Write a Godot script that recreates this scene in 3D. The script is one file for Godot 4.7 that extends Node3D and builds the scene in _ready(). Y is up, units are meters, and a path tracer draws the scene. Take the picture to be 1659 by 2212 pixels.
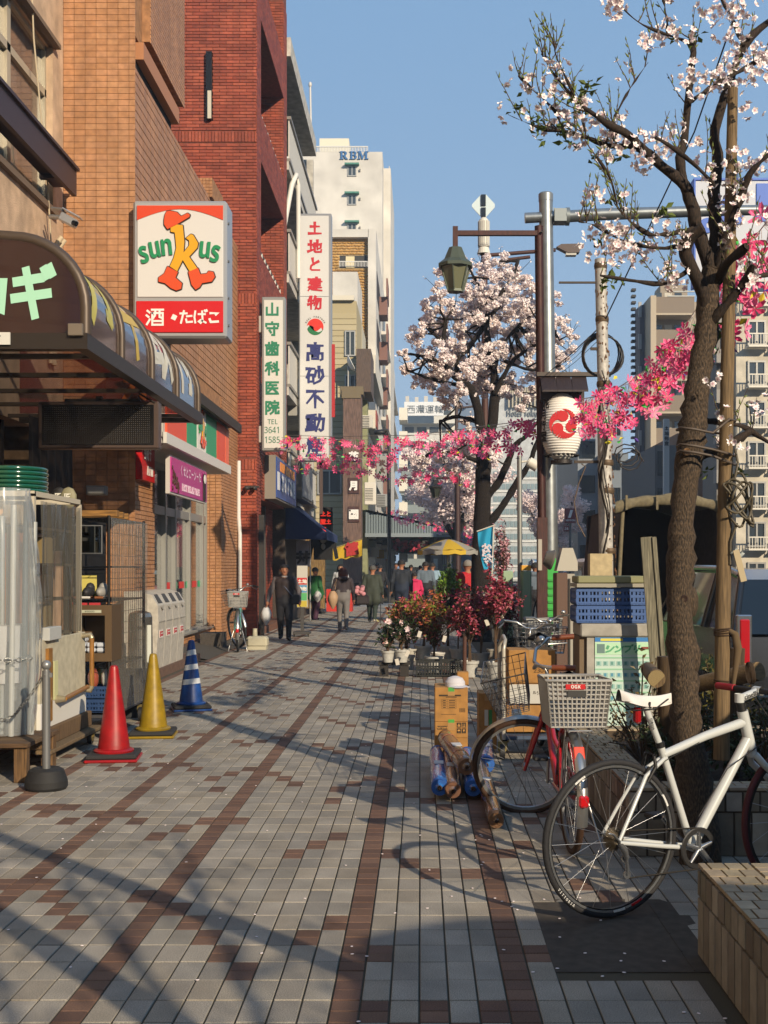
extends Node3D
const F := 2557.0
var rng := RandomNumberGenerator.new()
var mats := {}
var texs := {}
var names := {}
func _ready():
	rng.seed = 7
	var cam := Camera3D.new(); cam.name = "camera"; add_child(cam)
	cam.position = Vector3(0,1.5,0)
	cam.projection = Camera3D.PROJECTION_FRUSTUM
	cam.near = 0.1; cam.far = 900.0
	cam.size = 2212.0 / F * 0.1
	cam.frustum_offset = Vector2((829.5 - 908.0) / F * 0.1,(1225.0 - 1106.0) / F * 0.1)
	cam.current = true
	var env := Environment.new()
	var sky := Sky.new(); var sm := ProceduralSkyMaterial.new()
	sm.sky_top_color = Color(0.50,0.66,0.83); sm.sky_horizon_color = Color(0.73,0.82,0.89); sm.sky_curve = 0.16
	sm.ground_horizon_color = Color(0.30,0.30,0.30); sm.ground_bottom_color = Color(0.22,0.21,0.20)
	sm.sun_angle_max = 0.5
	sky.sky_material = sm
	env.background_mode = Environment.BG_SKY; env.sky = sky
	env.background_energy_multiplier = 0.8
	env.tonemap_mode = Environment.TONE_MAPPER_LINEAR; env.tonemap_exposure = 1.22
	env.sdfgi_enabled = true; env.ssao_enabled = true; env.ssil_enabled = true
	env.fog_enabled = true; env.fog_density = 0.0011; env.fog_light_color = Color(0.72,0.80,0.90)
	var we := WorldEnvironment.new(); we.name = "world_environment"; we.environment = env; add_child(we)
	var sun := DirectionalLight3D.new(); sun.name = "sun"
	sun.light_energy = 1.6; sun.light_color = Color(1.0,0.92,0.80); sun.light_angular_distance = 0.5; sun.shadow_enabled = true
	add_child(sun)
	sun.look_at_from_position(Vector3(4.6,3.6,7.4),Vector3.ZERO,Vector3.UP)
	make_ground()
	make_left_buildings()
	make_far_buildings()
	make_right_buildings()
	make_arcade()
	make_trees()
	make_poles()
	make_signs()
	make_garlands()
	make_vehicles()
	make_planters()
	make_left_shop()
	make_cones()
	make_bikes()
	make_right_goods()
	make_flower_stall()
	make_people()
func P(x: float,y: float,d: float) -> Vector3: return Vector3((x - 908.0) / F * d,1.5 + (1225.0 - y) / F * d,-d)
func PX(x: float,d: float) -> float: return (x - 908.0) / F * d
func PY(y: float,d: float) -> float: return 1.5 + (1225.0 - y) / F * d
func G(x: float,y: float) -> Vector3:
	var d := 1.5 * F / (y - 1225.0)
	return Vector3((x - 908.0) / F * d,0,-d)
func rr(a: float,b: float) -> float: return rng.randf_range(a,b)
func V(x: float,y: float,z: float) -> Vector3: return Vector3(x,y,z)
class MB:
	var v := PackedVector3Array()
	var n := PackedVector3Array()
	var c := PackedColorArray()
	var uv := PackedVector2Array()
	var t := Transform3D.IDENTITY
	var col := Color.WHITE
	func put(p: Vector3,m: Vector3,u := Vector2.ZERO) -> void:
		v.append(t * p); n.append((t.basis * m).normalized()); c.append(col); uv.append(u)
	func tri(a: Vector3,b: Vector3,d: Vector3,na: Vector3,nb: Vector3,nd: Vector3,ua := Vector2.ZERO,ub := Vector2.ZERO,ud := Vector2.ZERO) -> void:
		if (b - a).cross(d - a).dot(na + nb + nd) > 0.0:
			put(a,na,ua); put(d,nd,ud); put(b,nb,ub)
		else:
			put(a,na,ua); put(b,nb,ub); put(d,nd,ud)
	func quad(a: Vector3,b: Vector3,d: Vector3,e: Vector3,m := Vector3.ZERO) -> void:
		if m == Vector3.ZERO: m = (b - a).cross(e - a).normalized()
		tri(a,b,d,m,m,m,Vector2(0,1),Vector2(1,1),Vector2(1,0)); tri(a,d,e,m,m,m,Vector2(0,1),Vector2(1,0),Vector2(0,0))
	func box(o: Vector3,s: Vector3,b := Basis.IDENTITY) -> void:
		var h := s * 0.5
		for ax in 3:
			for sg in [-1.0,1.0]:
				var nn := Vector3.ZERO; nn[ax] = sg
				var u := Vector3.ZERO; u[(ax + 1) % 3] = h[(ax + 1) % 3]
				var w := Vector3.ZERO; w[(ax + 2) % 3] = h[(ax + 2) % 3]
				var q := nn * h
				quad(o + b * (q - u - w),o + b * (q + u - w),o + b * (q + u + w),o + b * (q - u + w),b * nn)
	func bx(a: Vector3,b: Vector3) -> void: box((a + b) * 0.5,(b - a).abs())
	func cbox(o: Vector3,s: Vector3,r: float,b := Basis.IDENTITY) -> void:
		var h := s * 0.5
		var k := h - Vector3(r,r,r)
		for ax in 3:
			var i := (ax + 1) % 3
			var j := (ax + 2) % 3
			for sg in [-1.0,1.0]:
				var nn := Vector3.ZERO; nn[ax] = sg
				var u := Vector3.ZERO; u[i] = k[i]
				var w := Vector3.ZERO; w[j] = k[j]
				var q := nn * h[ax]
				quad(o + b * (q - u - w),o + b * (q + u - w),o + b * (q + u + w),o + b * (q - u + w),b * nn)
			for si in [-1.0,1.0]:
				for sj in [-1.0,1.0]:
					var e := Vector3.ZERO; e[ax] = k[ax]
					var p := Vector3.ZERO; p[i] = si * h[i]; p[j] = sj * k[j]
					var g := Vector3.ZERO; g[i] = si * k[i]; g[j] = sj * h[j]
					var m := Vector3.ZERO; m[i] = si; m[j] = sj
					quad(o + b * (p - e),o + b * (p + e),o + b * (g + e),o + b * (g - e),(b * m).normalized())
		for sx in [-1.0,1.0]:
			for sy in [-1.0,1.0]:
				for sz in [-1.0,1.0]:
					var m := (b * Vector3(sx,sy,sz)).normalized()
					tri(o + b * Vector3(sx * h.x,sy * k.y,sz * k.z),o + b * Vector3(sx * k.x,sy * h.y,sz * k.z),o + b * Vector3(sx * k.x,sy * k.y,sz * h.z),m,m,m)
	func tube(pts: Array,r,sides := 8,cap := true,closed := false) -> void:
		var k := pts.size()
		var ring := []
		var side := Vector3.ZERO
		for i in k:
			var a: Vector3 = pts[(i - 1 + k) % k] if (closed or i > 0) else pts[i]
			var b: Vector3 = pts[(i + 1) % k] if (closed or i < k - 1) else pts[i]
			var d := (b - a).normalized()
			if side == Vector3.ZERO:
				side = d.cross(Vector3.UP if absf(d.y) < 0.9 else Vector3.RIGHT).normalized()
			side = (side - d * side.dot(d)).normalized()
			var up := d.cross(side)
			var rad: float = r[i] if r is Array else r
			var l := []
			for s in sides:
				var an := TAU * s / sides
				var m := side * cos(an) + up * sin(an)
				l.append([pts[i] + m * rad,m])
			ring.append(l)
		for i in (k if closed else k - 1):
			var A = ring[i]; var B = ring[(i + 1) % k]
			for s in sides:
				var e := (s + 1) % sides
				tri(A[s][0],B[s][0],B[e][0],A[s][1],B[s][1],B[e][1]); tri(A[s][0],B[e][0],A[e][0],A[s][1],B[e][1],A[e][1])
		if cap and not closed:
			for q in [0,k - 1]:
				var d: Vector3 = (pts[0] - pts[1] if q == 0 else pts[k - 1] - pts[k - 2]).normalized()
				for s in sides: tri(pts[q],ring[q][s][0],ring[q][(s + 1) % sides][0],d,d,d)
	func lathe(prof: Array,o: Vector3,b := Basis.IDENTITY,seg := 20,smooth := true) -> void:
		for i in prof.size() - 1:
			var p: Vector2 = prof[i]; var q: Vector2 = prof[i + 1]
			var m := Vector2(q.y - p.y,-(q.x - p.x))
			if m.length() < 1e-7: continue
			m = m.normalized()
			for s in seg:
				var a := TAU * s / seg; var e := TAU * (s + 1) / seg
				var ca := Vector3(cos(a),0,sin(a)); var ce := Vector3(cos(e),0,sin(e))
				var na := b * (ca * m.x + Vector3.UP * m.y); var ne := b * (ce * m.x + Vector3.UP * m.y)
				if not smooth: na = (na + ne).normalized(); ne = na
				var A := o + b * (ca * p.x + Vector3.UP * p.y); var B := o + b * (ce * p.x + Vector3.UP * p.y)
				var C := o + b * (ce * q.x + Vector3.UP * q.y); var D := o + b * (ca * q.x + Vector3.UP * q.y)
				if p.x > 1e-5: tri(A,B,C,na,ne,ne)
				if q.x > 1e-5: tri(A,C,D,na,ne,na)
	func ball(o: Vector3,r: Vector3,seg := 12,b := Basis.IDENTITY) -> void:
		var rows := maxi(5,seg / 2)
		for i in rows:
			for s in seg:
				var q := []
				for w in [[i,s],[i,s + 1],[i + 1,s + 1],[i + 1,s]]:
					var th: float = PI * w[0] / rows; var ph: float = TAU * w[1] / seg
					q.append(Vector3(sin(th) * cos(ph),cos(th),sin(th) * sin(ph)))
				var p := []; var m := []
				for k in q: p.append(o + b * (k * r)); m.append((b * (k / r)).normalized())
				if i > 0: tri(p[0],p[1],p[2],m[0],m[1],m[2])
				if i < rows - 1: tri(p[0],p[2],p[3],m[0],m[2],m[3])
				elif i > 0 and i == rows - 1: pass
	func ext(poly: PackedVector2Array,depth: float,tr := Transform3D.IDENTITY) -> void:
		var ix := Geometry2D.triangulate_polygon(poly)
		var fz := tr.basis.z.normalized()
		for k in range(0,ix.size(),3):
			for z in [0.0,depth]:
				if depth == 0.0 and z == 0.0 and fz == Vector3.ZERO: continue
				var m := fz if z == depth else -fz
				var q := []
				for e in 3: q.append(tr * Vector3(poly[ix[k + e]].x,poly[ix[k + e]].y,z))
				tri(q[0],q[1],q[2],m,m,m)
				if depth == 0.0: break
		if depth == 0.0: return
		var cw := 1.0 if Geometry2D.is_polygon_clockwise(poly) else -1.0
		for i in poly.size():
			var a := poly[i]; var b := poly[(i + 1) % poly.size()]
			var e := (b - a).normalized()
			var m := (tr.basis * Vector3(-e.y * cw,e.x * cw,0)).normalized()
			quad(tr * Vector3(a.x,a.y,0),tr * Vector3(b.x,b.y,0),tr * Vector3(b.x,b.y,depth),tr * Vector3(a.x,a.y,depth),m)
	func sheet(nu: int,nv: int,f: Callable) -> void:
		var g := []
		for i in nu + 1:
			for j in nv + 1: g.append(f.call(float(i) / nu,float(j) / nv))
		var w := nv + 1
		var nm := []
		for i in nu + 1:
			for j in w:
				var du: Vector3 = g[mini(i + 1,nu) * w + j] - g[maxi(i - 1,0) * w + j]
				var dv: Vector3 = g[i * w + mini(j + 1,nv)] - g[i * w + maxi(j - 1,0)]
				nm.append(du.cross(dv).normalized())
		for i in nu:
			for j in nv:
				var a := i * w + j; var b := a + w
				var ua := Vector2(float(i) / nu,float(j) / nv); var st := Vector2(1.0 / nu,1.0 / nv)
				tri(g[a],g[b],g[b + 1],nm[a],nm[b],nm[b + 1],ua,ua + Vector2(st.x,0),ua + st)
				tri(g[a],g[b + 1],g[a + 1],nm[a],nm[b + 1],nm[a + 1],ua,ua + st,ua + Vector2(0,st.y))
	func mesh() -> ArrayMesh:
		var a := []; a.resize(Mesh.ARRAY_MAX)
		a[Mesh.ARRAY_VERTEX] = v; a[Mesh.ARRAY_NORMAL] = n; a[Mesh.ARRAY_COLOR] = c; a[Mesh.ARRAY_TEX_UV] = uv
		var m := ArrayMesh.new()
		m.add_surface_from_arrays(Mesh.PRIMITIVE_TRIANGLES,a)
		return m
func numbered(s: String) -> String:
	names[s] = names.get(s,-1) + 1
	return s if names[s] == 0 else "%s_%03d" % [s,names[s]]
func thing(called: String,label: String,category: String,at := Vector3.ZERO,turn := 0.0,group := "") -> Node3D:
	var o := Node3D.new(); o.name = numbered(called); add_child(o)
	o.position = at; o.rotation.y = turn
	return tag(o,label,category,group)
func tag(o: Node3D,label: String,category: String,group := "") -> Node3D:
	o.set_meta("label",label); o.set_meta("category",category)
	if group: o.set_meta("group",group)
	return o
func stuff(o: Node3D) -> Node3D: o.set_meta("kind","stuff"); return o
func part(called: String,b: MB,m: Material,parent: Node3D,world := true) -> MeshInstance3D:
	if b.v.is_empty(): b.tri(V(0,0,0),V(0,0.001,0),V(0.001,0,0),Vector3.UP,Vector3.UP,Vector3.UP)
	if world:
		var iv := parent.transform.affine_inverse()
		var q := parent.get_parent()
		if q != self and q is Node3D: iv = (q.transform * parent.transform).affine_inverse()
		for i in b.v.size(): b.v[i] = iv * b.v[i]; b.n[i] = (iv.basis * b.n[i]).normalized()
	return inst(called,b.mesh(),m,parent)
func inst(called: String,mesh: Mesh,m: Material,parent: Node3D,at := Transform3D.IDENTITY) -> MeshInstance3D:
	var o := MeshInstance3D.new(); o.mesh = mesh; o.material_override = m
	if parent == self: o.name = numbered(called)
	else:
		var key := str(parent.get_instance_id()) + called
		names[key] = names.get(key,-1) + 1
		o.name = called if names[key] == 0 else "%s_%03d" % [called,names[key]]
	o.transform = at
	parent.add_child(o,true)
	return o
func one(called: String,b: MB,m: Material,label: String,category: String,group := "") -> MeshInstance3D:
	var lo := b.v[0]; var hi := b.v[0]
	for p in b.v: lo = lo.min(p); hi = hi.max(p)
	var o := V((lo.x + hi.x) / 2,lo.y,(lo.z + hi.z) / 2)
	for i in b.v.size(): b.v[i] -= o
	var r := inst(called,b.mesh(),m,self,Transform3D(Basis.IDENTITY,o))
	tag(r,label,category,group)
	return r
func struct(called: String,b: MB,m: Material) -> MeshInstance3D:
	var r := inst(called,b.mesh(),m,self)
	r.set_meta("kind","structure")
	return r
func multi(called: String,mesh: Mesh,m: Material,parent: Node3D,xf: Array,cols := []) -> MultiMeshInstance3D:
	var mm := MultiMesh.new(); mm.transform_format = MultiMesh.TRANSFORM_3D; mm.use_colors = cols.size() > 0
	mm.mesh = mesh; mm.instance_count = xf.size()
	for i in xf.size():
		mm.set_instance_transform(i,xf[i])
		if cols.size() > 0: mm.set_instance_color(i,cols[i])
	var o := MultiMeshInstance3D.new(); o.multimesh = mm; o.material_override = m
	var key := str(parent.get_instance_id()) + called
	names[key] = names.get(key,-1) + 1
	o.name = called if names[key] == 0 else "%s_%03d" % [called,names[key]]
	parent.add_child(o,true)
	return o
func face(x: Vector3,y: Vector3,o: Vector3) -> Transform3D:
	return Transform3D(Basis(x.normalized(),y.normalized(),x.cross(y).normalized()),o)
func noise(kind: String,freq: float,lo: float,hi: float,oct := 4,cell := false,bump := 0.0) -> NoiseTexture2D:
	var key := "%s%f%f%f%d%f" % [kind,freq,lo,hi,oct,bump]
	if texs.has(key): return texs[key]
	var f := FastNoiseLite.new(); f.seed = 11; f.frequency = freq; f.fractal_octaves = oct
	f.noise_type = FastNoiseLite.TYPE_CELLULAR if cell else FastNoiseLite.TYPE_SIMPLEX_SMOOTH
	var t := NoiseTexture2D.new(); t.width = 512; t.height = 512; t.seamless = true; t.noise = f
	if bump > 0.0: t.as_normal_map = true; t.bump_strength = bump
	else:
		var g := Gradient.new(); g.set_color(0,Color(lo,lo,lo)); g.set_color(1,Color(hi,hi,hi)); t.color_ramp = g
	texs[key] = t
	return t
func mt(hex: String,rough := 0.75,metal := 0.0,o := {}) -> StandardMaterial3D:
	var key := hex + str(rough) + str(metal) + str(o)
	if mats.has(key): return mats[key]
	var m := StandardMaterial3D.new()
	m.albedo_color = Color(hex); m.roughness = rough; m.metallic = metal
	var sc: float = 1.0 / o.get("sc",1.0)
	if o.has("tex"):
		var k: String = o.tex
		m.uv1_triplanar = true; m.uv1_world_triplanar = o.get("world",true)
		m.uv1_scale = V(sc,sc,sc)
		if k == "grain": m.albedo_texture = noise("g",0.13,0.60,1.0,3)
		elif k == "blotch": m.albedo_texture = noise("b",0.012,0.74,1.0,5)
		elif k == "soft": m.albedo_texture = noise("s",0.010,0.84,1.0,5)
		elif k == "streak": m.albedo_texture = noise("st",0.03,0.6,1.0,4); m.uv1_scale = V(sc,sc * 0.12,sc)
		elif k == "wood": m.albedo_texture = noise("w",0.04,0.5,1.0,4); m.uv1_scale = V(sc,sc * 0.06,sc)
		elif k == "woodx": m.albedo_texture = noise("w",0.04,0.5,1.0,4); m.uv1_scale = V(sc * 0.06,sc,sc)
		elif k == "bark": m.albedo_texture = noise("k",0.035,0.16,1.0,5); m.uv1_scale = V(sc,sc * 0.28,sc)
	if o.has("bump"):
		m.normal_enabled = true; m.normal_texture = noise("n",o.get("bf",0.05),0,1,4,false,6.0); m.normal_scale = o.bump
		if not m.uv1_triplanar: m.uv1_triplanar = true; m.uv1_world_triplanar = true; m.uv1_scale = V(sc,sc,sc)
	if o.has("dirt"):
		m.detail_enabled = true; m.detail_blend_mode = BaseMaterial3D.BLEND_MODE_MUL; m.detail_uv_layer = BaseMaterial3D.DETAIL_UV_2; m.detail_albedo = noise("d",0.011,0.82,1.0,6)
		m.uv2_triplanar = true; m.uv2_world_triplanar = true; var ds: float = 1.0 / o.dirt; m.uv2_scale = V(ds,ds * o.get("run",1.0),ds)
	if o.has("alpha"): m.transparency = BaseMaterial3D.TRANSPARENCY_ALPHA; m.albedo_color.a = o.alpha
	if o.has("emit"): m.emission_enabled = true; m.emission = Color(hex); m.emission_energy_multiplier = o.emit
	if o.has("back"): m.backlight_enabled = true; m.backlight = Color(o.back)
	if o.has("vc"): m.vertex_color_use_as_albedo = true
	if o.has("coat"): m.clearcoat_enabled = true; m.clearcoat = o.coat; m.clearcoat_roughness = 0.15
	m.cull_mode = BaseMaterial3D.CULL_DISABLED
	m.resource_name = "material_" + hex.trim_prefix("#")
	mats[key] = m
	return m
func lin(hex: String) -> Color: return Color(hex).srgb_to_linear()
func vary(cl: Color,k: float) -> Color:
	var f := 1.0 + rr(-k,k)
	return Color(cl.r * f,cl.g * f * (1.0 + rr(-k,k) * 0.25),cl.b * f * (1.0 + rr(-k,k) * 0.3))
func cubelet(s: Vector3,r := 0.0) -> ArrayMesh:
	var b := N()
	if r > 0.0: b.cbox(Vector3.ZERO,s,r)
	else: b.box(Vector3.ZERO,s)
	return b.mesh()
func tiles(parent: Node3D,called: String,o: Vector3,u: Vector3,w: Vector3,W: float,H: float,tw: float,th: float,joint: float,proud: float,hexes: Array,bond: bool,holes: Array,singles := 300,k := 0.10,rough := 0.55) -> void:
	var out := u.cross(w).normalized()
	var bs := Basis(u.normalized(),w.normalized(),out)
	var mesh := cubelet(V(1,1,1))
	var m := mt("#ffffff",rough,0.0,{"vc": true,"tex": "soft","sc": 0.7,"bump": 0.15,"dirt": 3.1,"run": 0.35})
	var xf := []; var cols := []
	var lin_cols := []
	for h in hexes: lin_cols.append(lin(h))
	var rows := int(ceil(H / th))
	for j in rows:
		var off := (tw * 0.5 if (bond and j % 2 == 1) else 0.0)
		var a := -off
		while a < W - 0.004:
			var x0 := maxf(a,0.0) + joint * 0.5; var x1 := minf(a + tw,W) - joint * 0.5
			var y0 := j * th + joint * 0.5; var y1 := minf((j + 1) * th,H) - joint * 0.5
			a += tw
			if x1 - x0 < 0.01 or y1 - y0 < 0.01: continue
			var ctr := Vector2((x0 + x1) / 2,(y0 + y1) / 2)
			var skip := false
			for r in holes:
				if r.has_point(ctr): skip = true
			if skip: continue
			xf.append(Transform3D(bs * Basis.from_scale(V(x1 - x0,y1 - y0,proud)),o + u.normalized() * ctr.x + w.normalized() * ctr.y + out * (proud * 0.5 - 0.003 + rr(0,0.0015))))
			cols.append(vary(lin_cols[rng.randi() % lin_cols.size()],k))
	var iv := parent.transform.affine_inverse()
	for i in xf.size(): xf[i] = iv * xf[i]
	var n := mini(singles,xf.size())
	if n > 0:
		var vm := []
		for h in hexes:
			for q in 4:
				var cc := vary(lin(h),k)
				var mm: StandardMaterial3D = mt("#" + cc.linear_to_srgb().to_html(false),rough,0.0,{"tex": "soft","sc": 0.7,"bump": 0.15,"dirt": 3.1,"run": 0.35})
				vm.append(mm)
		var sx := xf.size() - n
		for i in n: inst(called,mesh,vm[rng.randi() % vm.size()],parent,xf[sx + i])
		xf = xf.slice(0,sx); cols = cols.slice(0,sx)
	if xf.size() > 0: stuff(multi(called + "s" if not called.ends_with("s") else called,mesh,m,parent,xf,cols))
const GL := {
	"土": "2238 7838/5012 5085/1085 9085","地": "0838 4038/2412 2478/0585 4272/4248 9235 9060 8065/6810 6870/5030 5082 5588 9288 9475",
	"と": "3510 3835 4550/7530 4048 2562 2280 3088 8088","建": "4018 8518 8545 4045/3032 9532/4058 8558/3072 9272/6205 6280/0818 2818 1545 3045 2272 0890/1268 3285 9592",
	"物": "1818 0842/0835 4035/2508 2590/0562 4252/5508 4238/5025 9025 8885 7592 6888/6425 4865/7825 5590",
	"髙": "5005 5018/1218 8818/3018 3046/7018 7046/3032 7032/3046 7046/1292 1258 8858 8888 8092/3570 6570 6586 3586 3570",
	"砂": "0515 4515/2515 0560/1545 1585/1548 4048 4082 1582/7005 7060/5525 4855/8522 9250/9055 7578 4592","不": "0812 9212/5512 3045 0872/5035 5095/6242 9068",
	"動": "1015 5208/0522 5522/1232 1262 4862 4832 1232/1247 4847/3012 3088/0874 5274/0388 5785/6030 9530 9085 8092 7285/7508 7240 5592",
	"産": "5002 5014/1514 8514/3518 4028/6818 6028/1230 9030/2030 1870 0595/4036 3055/3446 8546/5834 5890/3866 8066/2890 9290",
	"山": "5008 5088/1238 1288 8888/8838 8890","守": "5002 5012/0830 0815 9215 9230/1545 8845/6532 6592 5092/3260 4275",
	"歯": "5002 5022/5010 8010/2808 2824/0526 9526/1240 1292 8892/8840 8892/2250 7850/5034 5084/3036 3846/7036 6246/4850 2482/5250 7682",
	"科": "4208 1218/0530 5030/2814 2895/2635 0568/3040 4855/6215 7428/6038 7250/5272 9660/8405 8495","医": "0810 9210/1010 1090 9290/3818 2535/3030 8030/2052 8852/5530 5252 2280/5555 8580",
	"院": "0810 0895/0810 3410 2240 3565 2272 1470/6803 6813/4528 4515 9315 9328/5035 8835/4250 9650/6050 5878 4092/7650 7688 9688 9675",
	"酒": "0815 2025/0340 1550/0590 2262/3210 9510/3528 3592 9292 9228 3528/5212 5040 4056/7512 7550 8554/3572 9272","た": "1025 5525/3508 1590/5545 8842/5065 5585 9282",
	"ば": "1810 1250 1888/4030 8530/6510 6872 5590 4280 5570 9088/8205 8812/9402 9809","こ": "2522 7822 6432/2065 2885 8082","カ": "1532 8532 8082 6878/4808 4545 1290",
	"ギ": "1030 7022/0562 8852/3508 5595/7806 8418/9002 9614","取": "0515 5515/1515 1578/4515 4595/1535 4535/1555 4555/0582 5575/5528 9028 8555 5292/6035 9592",
	"付": "3008 0550/2038 2095/4235 9835/7808 7888 6588/5252 6268","花": "0520 9520/3208 3232/6808 6832/3038 0570/2258 2295/5538 5582 6290 9290 9575/8850 5565",
	"月": "2510 2560 1092/2510 7810 7888 6290/2535 7835/2558 7858","園": "0808 0892 9292 9208 0808/2822 7222/5014 5034/1834 8234/3046 3058 7058 7046 3046/5058 2580/4562 4582/5565 7882",
	"西": "0812 9212/1238 1292 8892 8838 1238/3812 3838 2565/6212 6238 6262 8262",
	"濃": "0815 1824/0340 1348/0590 1862/3010 9310 9340 3040 3010/3025 9325/5003 5040/7303 7340/3048 9548/3548 2590/4560 8860/3870 9570/5270 5292 6588/8578 6586/6072 9592",
	"運": "0515 1525/0345 1845 1878 0588/1878 3292 9592/3022 3010 9510 9522/3826 9026/4034 4062 8862 8834 4034/4048 8848/6416 6482/3472 9672",
	"輸": "0515 4515/0830 0862 4262 4230 0830/0846 4246/2506 2595/0375 4575/7205 5032/7205 9630/5832 8532/5545 5592/5545 7045 7092/5560 7060/5574 7074/8045 8080/9245 9292 8588",
	"丼": "2808 2870 1092/7508 7592/0525 9525/0552 9552/4862 5274","シ": "1018 2526/0540 2048/1090 5575 9030","ン": "1020 3035/1588 6070 9225","プ": "0822 7822 7060 3092/9206 9606 9610 9210 9206",
	"館": "2505 0530/2505 4525/1530 4030 4055 1555 1530/1542 4042/1555 1290 4585/3565 4592/7205 7212/5225 5214 9514 9525/6028 6092/6028 8828 8850 6050/6062 9262 9290 6090",
	"リ": "2515 2560/7510 7555 6075 4592","ー": "1050 9050","匠": "1010 9010/1010 1090 9290/6520 3530/3530 3060 2580/3548 8548/6548 6585","マ": "1018 8818 5060/4050 6585",
	"行": "2508 0530/3025 0555/2045 2095/5018 9218/4540 9840/7540 7590 6085","銀": "2505 0535/2505 4530/1535 4035/0855 4555/2535 2585/0588 4885/5510 8810 8845/5528 8828/5545 8845/5510 5592 7080/6550 9892/9055 7565",
	"炭": "5005 5025/2012 2025 8025 8012/1035 9035/2535 1090/4048 3565/7048 6060/5545 5065 3090/5565 8890","火": "2530 3050/7528 6550/5008 4860 1590/5055 8890","・": "4850 5252",
	"屋": "1012 8812 8830 1030/1012 1060 0592/2542 9042/5042 3558 8060/5560 5590/3074 8574/1890 9590","ル": "3015 2860 1085/6010 6080 9255","く": "6510 2550 6590","せ": "1040 9235/6810 6665 5870/3020 3280 8585"}
func glyph(b: MB,ch: String,tr: Transform3D,size: float,wd: float,brush := 0.0) -> void:
	var z := 0.0015
	for s in GL[ch].split("/"):
		var pts := []
		for q in s.split(" "): pts.append(Vector2(q.substr(0,2).to_float() / 100.0 - 0.5,0.5 - q.substr(2,2).to_float() / 100.0) * size)
		var k := pts.size()
		var L := []; var R := []
		for i in k:
			var a: Vector2 = pts[maxi(i - 1,0)]; var e: Vector2 = pts[mini(i + 1,k - 1)]
			var da: Vector2 = (pts[i] - a).normalized() if i > 0 else (e - pts[i]).normalized()
			var de: Vector2 = (e - pts[i]).normalized() if i < k - 1 else da
			var d := (da + de).normalized() if (da + de).length() > 0.1 else da
			var m := Vector2(-d.y,d.x)
			var h := wd * 0.5 / maxf(0.6,m.dot(Vector2(-da.y,da.x)))
			if brush > 0.0: h *= (1.0 + 0.25 * brush) if i == 0 else (1.0 - brush * 0.55 * float(i) / (k - 1))
			var p: Vector2 = pts[i]
			if i == 0: p -= d * wd * 0.4
			if i == k - 1: p += d * wd * 0.4
			L.append(p + m * h); R.append(p - m * h)
		for i in k - 1:
			var q := []
			for e in [L[i],L[i + 1],R[i + 1],R[i]]: q.append(tr * V(e.x,e.y,z))
			b.quad(q[0],q[1],q[2],q[3],tr.basis.z)
		z += 0.0009
func text_mesh(s: String,size: float,depth: float,font := "Droid Sans",bold := true) -> TextMesh:
	var t := TextMesh.new(); t.text = s
	var f := SystemFont.new(); f.font_names = PackedStringArray([font]); f.font_weight = 700 if bold else 400
	t.font = f; t.font_size = 64; t.pixel_size = size / 64.0 / 0.72; t.depth = depth
	return t
func word(called: String,s: String,m: Material,parent: Node3D,tr: Transform3D,size: float,font := "Droid Sans",bold := true,sx := 1.0,depth := 0.004) -> MeshInstance3D:
	return inst(called,text_mesh(s,size,depth,font,bold),m,parent,tr * Transform3D(Basis.from_scale(V(sx,1,1)),V(0,0,depth * 0.5 + 0.001)))
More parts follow.
